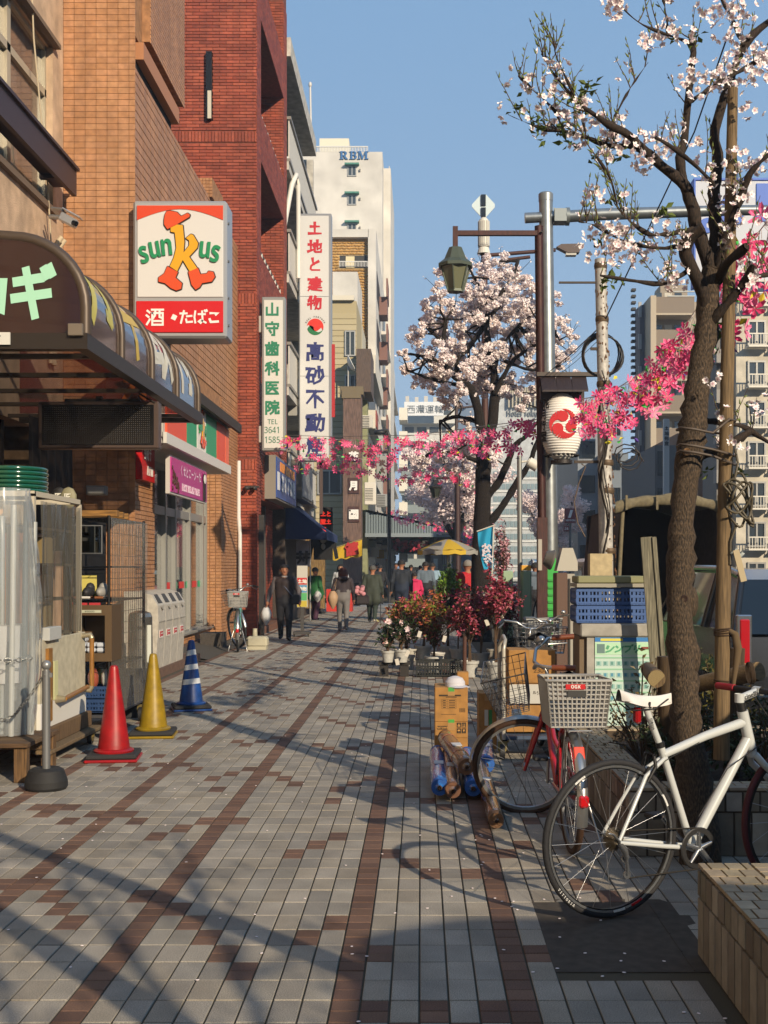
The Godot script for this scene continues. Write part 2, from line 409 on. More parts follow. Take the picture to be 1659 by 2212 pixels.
func make_ground():
	var b := N()
	b.quad(V(-400,-0.16,60),V(400,-0.16,60),V(400,-0.16,-700),V(-400,-0.16,-700),Vector3.UP)
	struct("ground",b,mt("#5a5752",0.95,0,{"tex": "blotch","sc": 3.0}))
	b = N()
	b.quad(V(2.62,-0.13,20),V(16,-0.13,20),V(16,-0.13,-260),V(2.62,-0.13,-260),Vector3.UP)
	struct("road",b,mt("#4c4b4b",0.9,0,{"tex": "grain","sc": 0.6}))
	b = N()
	b.quad(V(-14,-0.125,-44.0),V(2.6,-0.125,-44.0),V(2.6,-0.125,-54),V(-14,-0.125,-54),Vector3.UP)
	struct("side_street",b,mt("#57565a",0.9,0,{"tex": "grain","sc": 0.6}))
	b = N()
	for i in 9:
		var z := -44.6 - i * 1.0
		b.quad(V(-4.6,-0.12,z),V(2.2,-0.12,z),V(2.2,-0.12,z - 0.5),V(-4.6,-0.12,z - 0.5),Vector3.UP)
	struct("crosswalk_marking",b,mt("#cfcdc6",0.8,0,{"tex": "blotch","sc": 0.5}))
	for l in [[5.9,0.12],[9.2,0.15]]:
		b = N()
		for i in 18: b.quad(V(l[0],-0.125,4 - i * 9),V(l[0] + l[1],-0.125,4 - i * 9),V(l[0] + l[1],-0.125,-1 - i * 9),V(l[0],-0.125,-1 - i * 9),Vector3.UP)
		struct("road_marking",b,mt("#c9c7c0",0.8))
	b = N()
	b.box(V(-1.2,-0.086,-19),V(7.4,0.16,50.0))
	b.box(V(-3.6,-0.086,-114),V(12.4,0.16,120.0))
	var pave := struct("pavement",b,mt("#57503f",0.95,0,{"tex": "grain","sc": 0.3}))
	b = N()
	for i in 26: b.cbox(V(2.56,-0.062,5.0 - i * 2.0),V(0.12,0.15,1.985),0.012)
	struct("kerb",b,mt("#8d8a84",0.9,0,{"tex": "grain","sc": 0.4}))
	b = N()
	b.box(V(21,-0.08,-100),V(10,0.14,300))
	struct("far_pavement",b,mt("#7c776f",0.9,0,{"tex": "blotch","sc": 1.0}))
	var p := 0.1015; var q := 0.2
	var grey := cubelet(V(p - 0.007,0.02,q - 0.007),0.002)
	var brown := cubelet(V(p - 0.007,0.02,q * 0.5 - 0.006),0.002)
	var gx := []; var gc := []; var bxf := []; var bc := []
	var cg := [lin("#c2baac"),lin("#bab3a6"),lin("#c9c1b2"),lin("#b3ada2"),lin("#c4baa8")]
	var cb := [lin("#8c6a58"),lin("#83614e"),lin("#926f5b"),lin("#7e5f50")]
	var r := RandomNumberGenerator.new(); r.seed = 5
	for row in range(0,215):
		var z := -2.2 - row * q
		for cix in range(-47,27):
			var x := -0.257 + cix * p
			if x > 2.3: continue
			if x > 1.02 and (z > -4.55 or z < -6.2): continue
			if x > 0.5 and x < 1.16 and z < -4.38 and z > -5.36: continue
			if x < -3.5 and z < -13.2 and z > -25: continue
			if x < -3.52 and z < -25: continue
			var stripe := cix in [0,-9,-16,-23,-31,6]
			var w := absi(posmod(cix,8) - 4)
			var is_b := stripe
			if not stripe:
				var g := posmod(row * 2 - w * 2 + int(floor(cix / 9.0)) * 5,17)
				is_b = (g < 2 and r.randf() < 0.80) or r.randf() < 0.006
				if z > -4.6 and cix > 0 and cix < 6: is_b = posmod(row + cix * 2 + (cix % 2),4) == 0
			var cl: Color
			if is_b:
				for s in 2:
					cl = cb[r.randi() % 4]; var f := 1.0 + r.randf_range(-0.12,0.12)
					bxf.append(Transform3D(Basis.from_euler(V(r.randf_range(-0.004,0.004),0,r.randf_range(-0.006,0.006))),V(x,-0.010 + r.randf_range(-0.0012,0.0012),z + (s - 0.5) * q * 0.5)))
					bc.append(Color(cl.r * f,cl.g * f,cl.b * f))
			else:
				cl = cg[r.randi() % 5]; var f := 1.0 + r.randf_range(-0.11,0.11)
				gx.append(Transform3D(Basis.from_euler(V(r.randf_range(-0.004,0.004),0,r.randf_range(-0.006,0.006))),V(x,-0.010 + r.randf_range(-0.0012,0.0012),z)))
				gc.append(Color(cl.r * f,cl.g * f,cl.b * f))
	lay(pave,"grey_paving_tile",grey,gx,gc,cg)
	lay(pave,"brown_paving_tile",brown,bxf,bc,cb)
	b = N()
	b.box(V(0.83,-0.007,-4.87),V(0.66,0.012,0.96))
	for i in 4: b.box(V(1.02,-0.006,-4.5 - i * 0.22),V(0.006,0.016,0.2))
	struct("asphalt_patch",b,mt("#4a433b",0.95,0,{"tex": "blotch","sc": 0.5}))
	b = N()
	b.ball(Vector3.ZERO,V(0.008,0.0015,0.006),6)
	var xf := []
	for i in 260:
		var x := r.randf_range(-2.9,1.05)
		if i % 3 == 0: x = r.randf_range(0.3,1.05)
		xf.append(Transform3D(Basis(Vector3.UP,r.randf() * TAU),V(x,0.003,-r.randf_range(3.4,14.0))))
	stuff(tag(multi("fallen_petals",b.mesh(),mt("#e9dcda",0.8),self,xf),"pale cherry petals scattered over the paving tiles","petals"))
func lay(pave: Node3D,called: String,mesh: Mesh,xf: Array,cols: Array,base: Array) -> void:
	var vm := []
	for c in base:
		for k in 3:
			var f := 0.9 + 0.1 * k
			vm.append(mt("#" + Color(c.r * f,c.g * f,c.b * f).linear_to_srgb().to_html(false),0.85,0,{"tex": "grain","sc": 0.42,"dirt": 2.3}))
	var rest := []; var rc := []
	var n := 0
	for i in xf.size():
		var o: Vector3 = xf[i].origin
		var sx := o.x / -o.z * F + 908.0
		var seen := -o.z > 3.8 and sx > -20 and sx < 1680
		if seen and n < 300:
			n += 1
			inst(called,mesh,vm[rng.randi() % vm.size()],pave,xf[i])
		else:
			rest.append(xf[i]); rc.append(cols[i])
	stuff(multi(called + "s",mesh,mt("#ffffff",0.85,0,{"vc": true,"tex": "grain","sc": 0.42,"dirt": 2.3}),pave,rest,rc))
const OR := ["#c08a5e","#c28d62","#bd875b","#c48f65"]
const RB := ["#9e452c","#a64c31","#954028","#ad5338"]
func slab(x0: float,x1: float,y0: float,y1: float,d0: float,d1: float) -> MB:
	var b := N(); b.bx(V(x0,y0,-d0),V(x1,y1,-d1)); return b
func make_left_buildings():
	var t := thing("cream_building","cream rendered building at left edge with curtained upstairs window above the shop awning","building",V(-4.95,0,-12))
	var cream := mt("#dcbc9c",0.92,0,{"tex": "soft","sc": 1.6,"bump": 0.25,"bf": 0.12,"dirt": 2.7,"run": 0.3})
	var b := N()
	b.bx(V(-9,8.5,-4),V(-4.95,13,-16.4)); b.bx(V(-9,3.3,-4),V(-4.95,6.3,-16.4)); b.bx(V(-9,6.3,-15.95),V(-4.95,8.5,-16.4)); b.bx(V(-9,6.3,-4),V(-4.95,8.5,-11.6))
	b.bx(V(-9,6.3,-11.6),V(-6.4,8.5,-15.95)); b.bx(V(-9,0,-16.0),V(-4.96,3.3,-16.4)); b.bx(V(-9,0,-4),V(-7.2,3.3,-16.0)); b.bx(V(-7.2,0,-4),V(-4.95,3.3,-7.5))
	part("wall",b,cream,t)
	b = N(); b.bx(V(-5.0,8.5,-11.5),V(-4.86,8.56,-16.02)); b.bx(V(-5.05,6.22,-11.5),V(-4.88,6.3,-16.0)); part("sill",b,mt("#6b5a4a",0.7),t)
	for k in 4:
		var d := 11.6 + k * 1.45
		var w := part("window",slab(-5.12,-5.06,6.3,6.36,d,d + 1.45),mt("#a49c90",0.4,0.6),t)
		b = N()
		for x in [d + 0.03,d + 1.42]: b.bx(V(-5.14,6.3,-x + 0.03),V(-5.04,8.5,-x - 0.03))
		b.bx(V(-5.14,7.82,-d),V(-5.04,7.92,-d - 1.45)); b.bx(V(-5.14,8.44,-d),V(-5.04,8.5,-d - 1.45))
		part("frame",b,mt("#b1a893",0.4,0.3),w)
		b = N(); b.bx(V(-5.1,6.32,-d - 0.05),V(-5.09,7.84,-d - 1.4)); b.bx(V(-5.1,7.9,-d - 0.05),V(-5.09,8.46,-d - 1.4))
		part("pane",b,mt("#2c3842",0.03,0.0,{"alpha": 0.55,"coat": 1.0}),w)
		b = N()
		b.sheet(48,4,func(u,v): return V(-5.42 + 0.05 * sin(u * 44.0 + sin(v * 5.0 + k)) + 0.02 * sin(u * 91.0 + k),6.3 + v * 2.18,-d - 0.04 - u * (1.32 if k % 2 == 0 else 1.38)))
		part("curtain",b,mt("#c4ced4",0.9,0,{"back": "#404448"}),w)
	b = N(); b.bx(V(-4.95,6.62,-9),V(-4.66,6.68,-15.96)); b.bx(V(-4.7,6.5,-9),V(-4.64,6.84,-15.98)); b.bx(V(-4.74,6.84,-9),V(-4.6,6.88,-15.99))
	for d in [11.0,13.2,15.4]: b.bx(V(-4.96,6.56,-d),V(-4.68,6.64,-d - 0.08))
	part("awning_rail",b,mt("#3c2a2b",0.5,0.3),t)
	b = N()
	for s in [0.0,0.14]:
		b.tube([V(-4.9,4.2,-15.7 - s),V(-4.9,5.2,-15.72 - s),V(-4.88,5.75,-15.75 - s),V(-4.78,5.9,-15.78 - s)],0.035,8)
	b.tube([V(-4.9,5.7,-15.72),V(-4.88,6.5,-15.5),V(-4.9,8.2,-15.0),V(-4.89,11,-14.6)],0.012,5); b.box(V(-4.88,4.7,-15.95),V(0.1,0.3,0.14))
	part("cable_conduit",b,mt("#b9a98d",0.7),t)
	var dark := mt("#2a1f19",0.85)
	b = slab(-7.2,-7.12,0,3.3,7.5,16.0); part("shop_back_wall",b,mt("#4a3a2c",0.9,0,{"tex": "streak","sc": 1.0}),t)
	for d in [10.2,13.0,15.2]: part("pilaster",slab(-5.6,-4.98,0,3.3,d,d + 0.45),mt("#8a6f52",0.85,0,{"tex": "blotch","sc": 1.0}),t)
	b = N()
	for d in [9.6,12.0,14.4]: b.bx(V(-5.2,0,-d),V(-5.1,3.3,-d - 0.1))
	b.bx(V(-5.2,2.3,-7.5),V(-5.1,2.42,-16.0)); part("shopfront_frame",b,dark,t)
	part("shop_floor",slab(-7.1,-3.6,-0.06,0.02,7.5,16.0),mt("#5e554c",0.9,0,{"tex": "grain","sc": 0.5}),t)
	b = N()
	b.sheet(30,6,func(u,v): return V(-4.5 + 0.06 * sin(u * 38.0) * v,3.25 - v * 1.55,-13.6 - u * 1.7))
	one("curtain",b,mt("#33241d",0.95,0,{"tex": "streak","sc": 0.6}),"dark brown pleated curtain hanging beside the shop entrance","curtain")
	for q in [["left_neighbour_building","plain cream building next along on the viewer's left",-14.0,-5.0,0.0,11.0,-30.0,3.9,"#b3a084"],["opposite_building","plain grey building across the road level with the viewer",18.0,30.0,0.0,11.0,-34.0,8.0,"#9a958c"],["opposite_building","plain tan building across the road ahead of the viewer on the right",18.5,30.0,0.0,5.5,8.2,27.0,"#a3927a"]]:
		t = thing(q[0],q[1],"building",V(q[2],0,-q[6]))
		part("wall",slab(q[2],q[3],q[4],q[5],q[6],q[7]),mt(q[8],0.85,0,{"tex": "soft","sc": 4.0}),t)
		for f in 3:
			for k in 6:
				var z: float = lerpf(q[6] + 1.0,q[7] - 3.0,k / 5.0); var xx: float = q[3] if q[3] < 0 else q[2]
				part("window",slab(xx - 0.04,xx + 0.04,1.2 + f * 3.2,2.9 + f * 3.2,z,z + 1.8),mt("#2f363b",0.1,0,{"coat": 1.0}),t)
	t = thing("security_camera","silver security cameras on a bracket above the curved awning","camera",P(150,470,15.2))
	b = N(); b.cbox(P(148,476,15.2),V(0.24,0.11,0.11),0.015,Basis(V(0,0,1),-0.5)); b.cbox(P(156,462,15.2),V(0.26,0.02,0.14),0.006,Basis(V(0,0,1),-0.5)); part("housing",b,mt("#b9babc",0.3,0.7),t)
	b = N(); b.tube([P(108,468,15.3),P(140,470,15.2)],0.03); b.tube([P(112,450,15.3),P(134,452,15.2),P(140,468,15.2)],0.02); part("bracket",b,mt("#a2a3a4",0.35,0.7),t)
	b = N(); b.tube([P(158,481,15.1),P(165,484,15.08)],0.035); part("lens",b,mt("#16171a",0.1),t)
	t = thing("orange_tiled_building","orange tiled building with stepped roofline and the convenience store at street level","building",V(-4.3,0,-20))
	var om := mt("#ac7d55",0.9,0,{"tex": "blotch","sc": 1.0})
	b = N()
	b.bx(V(-9,3.2,-16.42),V(-4.3,8.44,-25.6)); b.bx(V(-9,8.44,-16.42),V(-5.2,13,-20.0)); b.bx(V(-4.3,4.9,-16.42),V(-3.97,8.44,-25.6)); b.bx(V(-5.2,8.9,-16.42),V(-3.97,10.4,-17.0)); b.bx(V(-9,0,-16.42),V(-3.97,3.2,-17.6))
	b.bx(V(-4.3,3.2,-16.42),V(-3.97,4.9,-17.6)); b.bx(V(-4.3,0,-23.52),V(-3.97,4.9,-25.6)); b.bx(V(-5.2,8.44,-16.42),V(-4.05,9.4,-16.6)); b.bx(V(-4.3,4.0,-17.6),V(-3.97,4.9,-23.52))
	b.bx(V(-9,0,-17.6),V(-8.9,3.2,-25.6)); b.bx(V(-9,10.4,-16.42),V(-3.97,13,-17.0))
	part("wall",b,om,t)
	tiles(t,"orange_tile",V(-4.95,0,-16.42),V(1,0,0),V(0,1,0),1.0,10.6,0.152,0.084,0.006,0.018,OR,false,[],300,0.035)
	tiles(t,"side_tile",V(-3.97,0,-16.42),V(0,0,-1),V(0,1,0),1.2,4.9,0.117,0.064,0.010,0.018,OR,false,[],0,0.06)
	tiles(t,"side_tile",V(-3.97,4.9,-16.42),V(0,0,-1),V(0,1,0),9.2,3.54,0.234,0.128,0.016,0.018,OR,false,[Rect2(0.35,0.05,1.9,1.5)],0,0.06)
	tiles(t,"side_tile",V(-3.97,0,-23.52),V(0,0,-1),V(0,1,0),2.1,4.9,0.117,0.064,0.010,0.018,OR,false,[],0,0.06)
	tiles(t,"column_tile",V(-4.3,0,-23.52),V(1,0,0),V(0,1,0),0.33,4.0,0.117,0.064,0.010,0.018,OR,false,[],0,0.06)
	b = slab(-5.2,-3.86,9.0,11.5,16.9,19.3); var bal := part("balcony",b,om,t)
	tiles(t,"balcony_tile",V(-3.86,8.98,-16.9),V(0,0,-1),V(0,1,0),2.42,2.55,0.117,0.064,0.01,0.016,OR,false,[],0,0.06)
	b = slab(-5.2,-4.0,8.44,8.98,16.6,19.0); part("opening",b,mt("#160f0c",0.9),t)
	b = slab(-4.3,-3.88,8.62,8.86,16.6,19.05); part("balcony_rail",b,mt("#a7714a",0.6),t)
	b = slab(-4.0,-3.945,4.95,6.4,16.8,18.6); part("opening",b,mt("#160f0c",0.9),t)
	b = slab(-4.0,-3.9,6.05,6.25,16.75,18.65); part("balcony_rail",b,mt("#a7714a",0.6),t)
	b = N(); b.bx(V(-4.2,8.44,-22.2),V(-3.9,8.8,-23.4)); part("parapet_block",b,om,t)
	tiles(t,"parapet_tile",V(-4.2,8.44,-22.2),V(1,0,0),V(0,1,0),0.3,0.36,0.06,0.06,0.008,0.016,OR,false,[],0,0.06)
	var al := mt("#9d9d98",0.4,0.5)
	b = N(); b.bx(V(-4.36,2.36,-17.6),V(-4.24,2.5,-23.52)); b.bx(V(-4.36,3.1,-17.6),V(-4.24,3.2,-23.52)); b.bx(V(-4.36,0.3,-17.6),V(-4.24,0.36,-23.52))
	for d in [17.63,19.7,20.5,21.8,23.1,23.48]: b.bx(V(-4.37,0.05,-d + 0.045),V(-4.23,3.2,-d - 0.045))
	part("shopfront_frame",b,al,t)
	for k in 5:
		var e = [17.63,19.7,20.5,21.8,23.1,23.48]
		b = N(); b.bx(V(-4.31,0.36,-e[k] - 0.05),V(-4.3,2.36,-e[k + 1] + 0.05)); b.bx(V(-4.31,2.5,-e[k] - 0.05),V(-4.3,3.1,-e[k + 1] + 0.05))
		part("pane",b,mt("#2b3336",0.02,0,{"alpha": 0.22,"coat": 1.0}),t)
	b = slab(-4.4,-4.2,0,0.3,17.6,23.52); part("plinth",b,om,t)
	tiles(t,"plinth_tile",V(-4.2,0.02,-20.4),V(0,0,-1),V(0,1,0),3.12,0.27,0.2,0.09,0.01,0.016,OR,false,[],0)
	b = slab(-4.4,-4.1,0.3,0.33,20.2,23.5); part("sill",b,al,t)
	b = N()
	b.bx(V(-8.85,0.02,-17.7),V(-4.4,0.04,-23.5)); part("floor",b,mt("#8f8b84",0.3),t)
	b = slab(-8.88,-4.4,3.1,3.2,17.6,23.5); part("ceiling",b,mt("#b9b7b2",0.8),t)
	b = slab(-8.88,-8.8,0.02,3.1,17.6,23.5); part("back_wall",b,mt("#6a5f58",0.8),t)
	for k in 6: part("window_sticker",slab(-4.296,-4.292,1.12,1.24,19.9 + k * 0.6,20.3 + k * 0.6),mt(["#c3312a","#2aa06b"][k % 2],0.6),t)
	part("poster",slab(-4.36,-4.34,1.5,2.3,20.62,21.6),mt("#b3211f",0.6),t)
	part("poster",slab(-4.36,-4.34,0.7,1.05,20.55,20.95),mt("#d8c23a",0.6),t)
	part("poster",slab(-4.36,-4.34,1.15,2.25,19.82,20.05),mt("#a9b4b0",0.6),t)
	for k in 3:
		b = N(); var z := -18.4 - k * 1.9
		b.bx(V(-6.6,0.05,z),V(-6.2,1.6,z - 1.5)); part("shelf_unit",b,mt("#c9c5bb",0.6),t)
		var g := 0
		for y in [0.35,0.75,1.15]:
			b = N()
			for i in 8: b.box(V(-6.12,y + 0.1,z - 0.1 - i * 0.18),V(0.12,0.2 + 0.06 * (i % 3),0.13))
			part("shelf_goods",b,mt(["#b5342c","#d6b23a","#3a7d4e","#c9c4b8","#35599c"][(k * 3 + g) % 5],0.6),t); g += 1
	b = slab(-4.3,-3.52,3.2,4.06,16.2,21.7); part("fascia",b,mt("#b4b1aa",0.5),t)
	b = N(); b.bx(V(-4.3,4.08,-14.7),V(-3.34,4.16,-22.0)); b.bx(V(-3.38,3.98,-14.7),V(-3.32,4.14,-22.0)); part("canopy",b,mt("#33291f",0.7),t)
	var cl := ["#d8502f","#279264","#dedbd2","#279264","#d8502f","#e06a48"]
	var e2 := [16.3,17.7,18.5,19.3,20.3,21.2,21.6]
	for k in 6: part("fascia_panel",slab(-3.52,-3.49,3.36,4.0,e2[k] + 0.02,e2[k + 1] - 0.02),mt(cl[k],0.45),t)
	b = N(); b.bx(V(-3.53,3.2,-16.2),V(-3.47,3.35,-21.7)); part("fascia_trim",b,mt("#cbc9c3",0.4),t)
	logo(t,face(V(0,0,-1),V(0,1,0),V(-3.485,3.7,-18.92)),0.62,true)
	b = N(); b.bx(V(-5,-0.02,-13.4),V(-3.53,0.12,-19.0)); b.bx(V(-4.3,-0.02,-19.0),V(-4.05,0.14,-24.9)); part("step",b,mt("#6f5546",0.9,0,{"tex": "blotch","sc": 0.6}),t)
	b = N(); b.sheet(4,4,func(u,v): return V(-4.05 + u * 0.62,0.13 - u * 0.125,-19.1 - v * 3.4)); part("ramp_mat",b,mt("#55504a",0.95,0,{"tex": "grain","sc": 0.4}),t)
	one("concrete_block",slab(-3.98,-3.6,0,0.3,21.4,22.0),mt("#4b4540",0.95,0,{"tex": "blotch","sc": 0.4}),"dark concrete block on the ground before the orange column","block")
	t = thing("red_brick_building","red brick building with soldier course bands and stacked open balconies","building",V(-4.5,0,-28))
	var rm := mt("#7a4232",0.9,0,{"tex": "blotch","sc": 1.0})
	b = N()
	b.bx(V(-11,0,-25.72),V(-5.2,18,-31.5)); b.bx(V(-5.2,0,-25.72),V(-3.57,18,-26.4)); b.bx(V(-5.2,4.2,-30.8),V(-3.57,18,-31.5))
	for y in [4.4,7.4,10.55,13.7]: b.bx(V(-5.2,y,-26.4),V(-3.57,y + 1.08,-30.8))
	b.bx(V(-5.2,17.0,-26.4),V(-3.57,18,-30.8)); b.bx(V(-5.2,3.0,-26.4),V(-3.57,4.4,-30.8)); b.bx(V(-5.2,0,-26.4),V(-3.95,3.0,-31.5))
	part("wall",b,rm,t)
	var ho := [Rect2(4.36,11.2,0.13,1.45),Rect2(0,10.72,6,0.27),Rect2(0,7.2,6,0.27),Rect2(0,3.6,6,0.27)]
	tiles(t,"red_brick",V(-9.0,0,-25.72),V(1,0,0),V(0,1,0),5.44,15.5,0.29,0.0695,0.013,0.02,RB,true,ho,300,0.12,0.7)
	for y in [10.73,7.21,3.61]: tiles(t,"soldier_brick",V(-9.0,y,-25.72),V(1,0,0),V(0,1,0),5.44,0.24,0.072,0.24,0.012,0.024,RB,false,[],0,0.12,0.7)
	part("slit_window",slab(-4.64,-4.51,11.2,12.66,25.6,25.76),mt("#14100e",0.3),t)
	part("slit_window_blind",slab(-4.60,-4.52,11.2,11.8,25.58,25.61),mt("#b9b3a2",0.6),t)
	tiles(t,"pier_brick",V(-3.57,0,-25.72),V(0,0,-1),V(0,1,0),0.68,15.5,0.25,0.072,0.012,0.02,RB,true,[],0,0.12,0.7)
	tiles(t,"pier_brick",V(-3.57,4.2,-30.8),V(0,0,-1),V(0,1,0),0.7,12,0.25,0.072,0.012,0.02,RB,true,[],0,0.12,0.7)
	tiles(t,"pier_brick",V(-4.27,4.2,-30.78),V(1,0,0),V(0,1,0),0.7,12,0.25,0.072,0.012,0.02,RB,true,[],0,0.12,0.7)
	tiles(t,"ground_floor_brick",V(-3.95,0,-26.4),V(0,0,-1),V(0,1,0),5.1,3.0,0.25,0.072,0.012,0.02,RB,true,[],0,0.12,0.7)
	for y in [3.0,7.4,10.55,13.7]:
		tiles(t,"balcony_brick",V(-3.57,y,-26.4),V(0,0,-1),V(0,1,0),4.4,1.05 if y > 3.5 else 2.45,0.25,0.072,0.012,0.02,RB,true,[],0,0.12,0.7)
		if y > 3.5 or true:
			var yy: float = y + (1.08 if y > 3.5 else 2.48)
			b = N(); b.tube([V(-3.66,yy + 0.22,-26.4),V(-3.66,yy + 0.22,-30.8)],0.022,6)
			part("handrail",b,mt("#4b4a48",0.4,0.6),t)
			for i in 9: part("handrail_post",slab(-3.69,-3.63,yy,yy + 0.22,26.7 + i * 0.5,26.76 + i * 0.5),mt("#c9c7c0",0.5),t)
	part("doorway",slab(-3.96,-3.9,0.1,2.7,28.2,29.2),mt("#15100e",0.5),t)
	b = N(); b.bx(V(-3.95,0,-27.3),V(-3.84,3,-27.42)); b.bx(V(-3.95,0,-29.3),V(-3.84,3,-29.4)); part("pipe_post",b,mt("#5c5751",0.5,0.4),t)
	part("doorstep",slab(-4.2,-3.5,0,0.16,25.9,31.5),mt("#7a5038",0.9,0,{"tex": "blotch","sc": 0.4}),t)
	one("grey_steel_post",slab(-3.56,-3.44,0,2.65,26.0,26.12),mt("#3c3b3a",0.5,0.5),"dark grey square post at the corner of the red brick entrance","post")
	b = N(); b.tube([V(-3.93,3.8,-25.62),V(-3.93,2.6,-25.6),V(-3.9,2.2,-25.58),V(-3.9,0.05,-25.56)],0.045,8)
	one("white_drainpipe",b,mt("#c9c8c4",0.5),"thin white drainpipe running down between orange column and red bricks","pipe")
	b = N(); b.ball(V(-3.58,3.2,-25.55),V(0.05,0.05,0.09),8); b.ball(V(-3.74,3.2,-25.55),V(0.05,0.05,0.09),8); b.bx(V(-3.8,3.22,-25.6),V(-3.5,3.26,-25.7))
	one("small_wall_camera",b,mt("#33302c",0.4),"pair of small dark lamps on the red brick corner","lamp")
	t = thing("white_balcony_building","white building with long slatted metal balconies behind the red brick one","building",V(-5,0,-35))
	var wm := mt("#c9c6bd",0.8,0,{"tex": "blotch","sc": 2.0})
	b = N(); b.bx(V(-11,0,-31.5),V(-4.9,15.2,-40)); b.bx(V(-4.9,15.1,-31.5),V(-3.45,15.6,-39.2)); b.bx(V(-4.9,3.2,-31.5),V(-3.6,3.5,-40))
	for y in [6.3,9.3,12.3]: b.bx(V(-4.9,y - 0.22,-31.5),V(-3.5,y,-40))
	b.bx(V(-4.9,3.4,-39.8),V(-3.6,15.2,-40)); b.bx(V(-4.9,3.4,-31.5),V(-3.6,15.2,-31.7))
	part("wall",b,wm,t)
	b = slab(-4.95,-4.88,0,15.1,31.7,39.8); part("window",b,mt("#34383a",0.15),t)
	for y in [3.45,6.3,9.3,12.3]:
		b = N(); b.bx(V(-3.56,y + 1.12,-31.5),V(-3.44,y + 1.2,-39.6)); b.bx(V(-3.56,y,-31.5),V(-3.46,y + 0.08,-39.6))
		part("balcony_rail",b,mt("#77746e",0.5),t)
		for i in 40: part("balcony_slat",slab(-3.52,-3.49,y + 0.08,y + 1.12,31.55 + i * 0.2,31.72 + i * 0.2),mt("#bcb9b0",0.6),t)
	b = N(); b.tube([V(-3.7,10.8,-32.2),V(-3.5,11.9,-32.2),V(-3.42,12.3,-32.6),V(-3.42,12.2,-33.1),V(-3.42,9.6,-33.2)],0.07,8); part("vent_pipe",b,mt("#d2d0c8",0.5),t)
	b = N(); b.tube([P(672,290,38.5),P(670,185,38.5)],0.035,6); b.ball(P(670,183,38.5),V(0.06,0.1,0.06),6); part("antenna",b,mt("#bcbab6",0.5),t)
	b = slab(-4.5,-3.62,0,3.2,31.6,40); part("shopfront",b,mt("#4b4038",0.9,0,{"tex": "blotch","sc": 0.5}),t)
	t = thing("blue_awning","dark blue cloth awning over the clothes shop beyond the bricks","awning",V(-3,2.2,-33))
	b = N()
	b.sheet(10,6,func(u,v): return V(-3.6 + v * 1.1,3.3 - v * 0.85 - 0.05 * sin(v * PI),-31.6 - u * 4.0)); part("canopy",b,mt("#1d2f57",0.85,0,{"tex": "soft","sc": 1.0}),t)
	b = N()
	b.sheet(24,2,func(u,v): return V(-2.5 + 0.01 * sin(u * 70.0),2.45 - v * 0.22,-31.6 - u * 4.0)); part("valance",b,mt("#1d2f57",0.85),t)
	b = N(); b.tri(V(-3.6,3.28,-31.6),V(-2.5,2.43,-31.6),V(-3.6,2.25,-31.6),V(0,0,1),V(0,0,1),V(0,0,1)); b.tri(V(-3.6,2.25,-31.6),V(-2.5,2.43,-31.6),V(-2.5,2.23,-31.6),V(0,0,1),V(0,0,1),V(0,0,1)); part("side_flap",b,mt("#1b2c52",0.85),t)
	one("reed_screen",slab(-4.2,-3.0,0.2,2.6,37.3,37.4),mt("#94794f",0.95,0,{"tex": "streak","sc": 0.5,"bump": 0.8}),"pale woven reed screen behind the clothes stall","screen")
	b = N(); b.sheet(8,2,func(u,v): return V(-3.6 + v * 1.3,3.75 - v * 0.8,-36.2 - u * 2.4)); one("grey_awning",b,mt("#6a655c",0.8),"small dirty grey awning behind the blue one","awning")
	t = thing("led_sign","black sign box with red lit characters under the grey awning","sign",P(705,1120,37.0))
	part("housing",slab(PX(690,37),PX(718,37),PY(1160,37),PY(1096,37),37.0,37.2),mt("#171312",0.5),t)
	b = N()
	for i in 5: glyph(b,["土","と","屋","土","館"][i],face(V(1,0,0),V(0,1,0),P(698 + (i % 2) * 12,1110 + (i / 2) * 17,36.985)),0.17,0.03)
	part("lit_characters",b,mt("#e03222",0.5,0,{"emit": 0.9}),t)
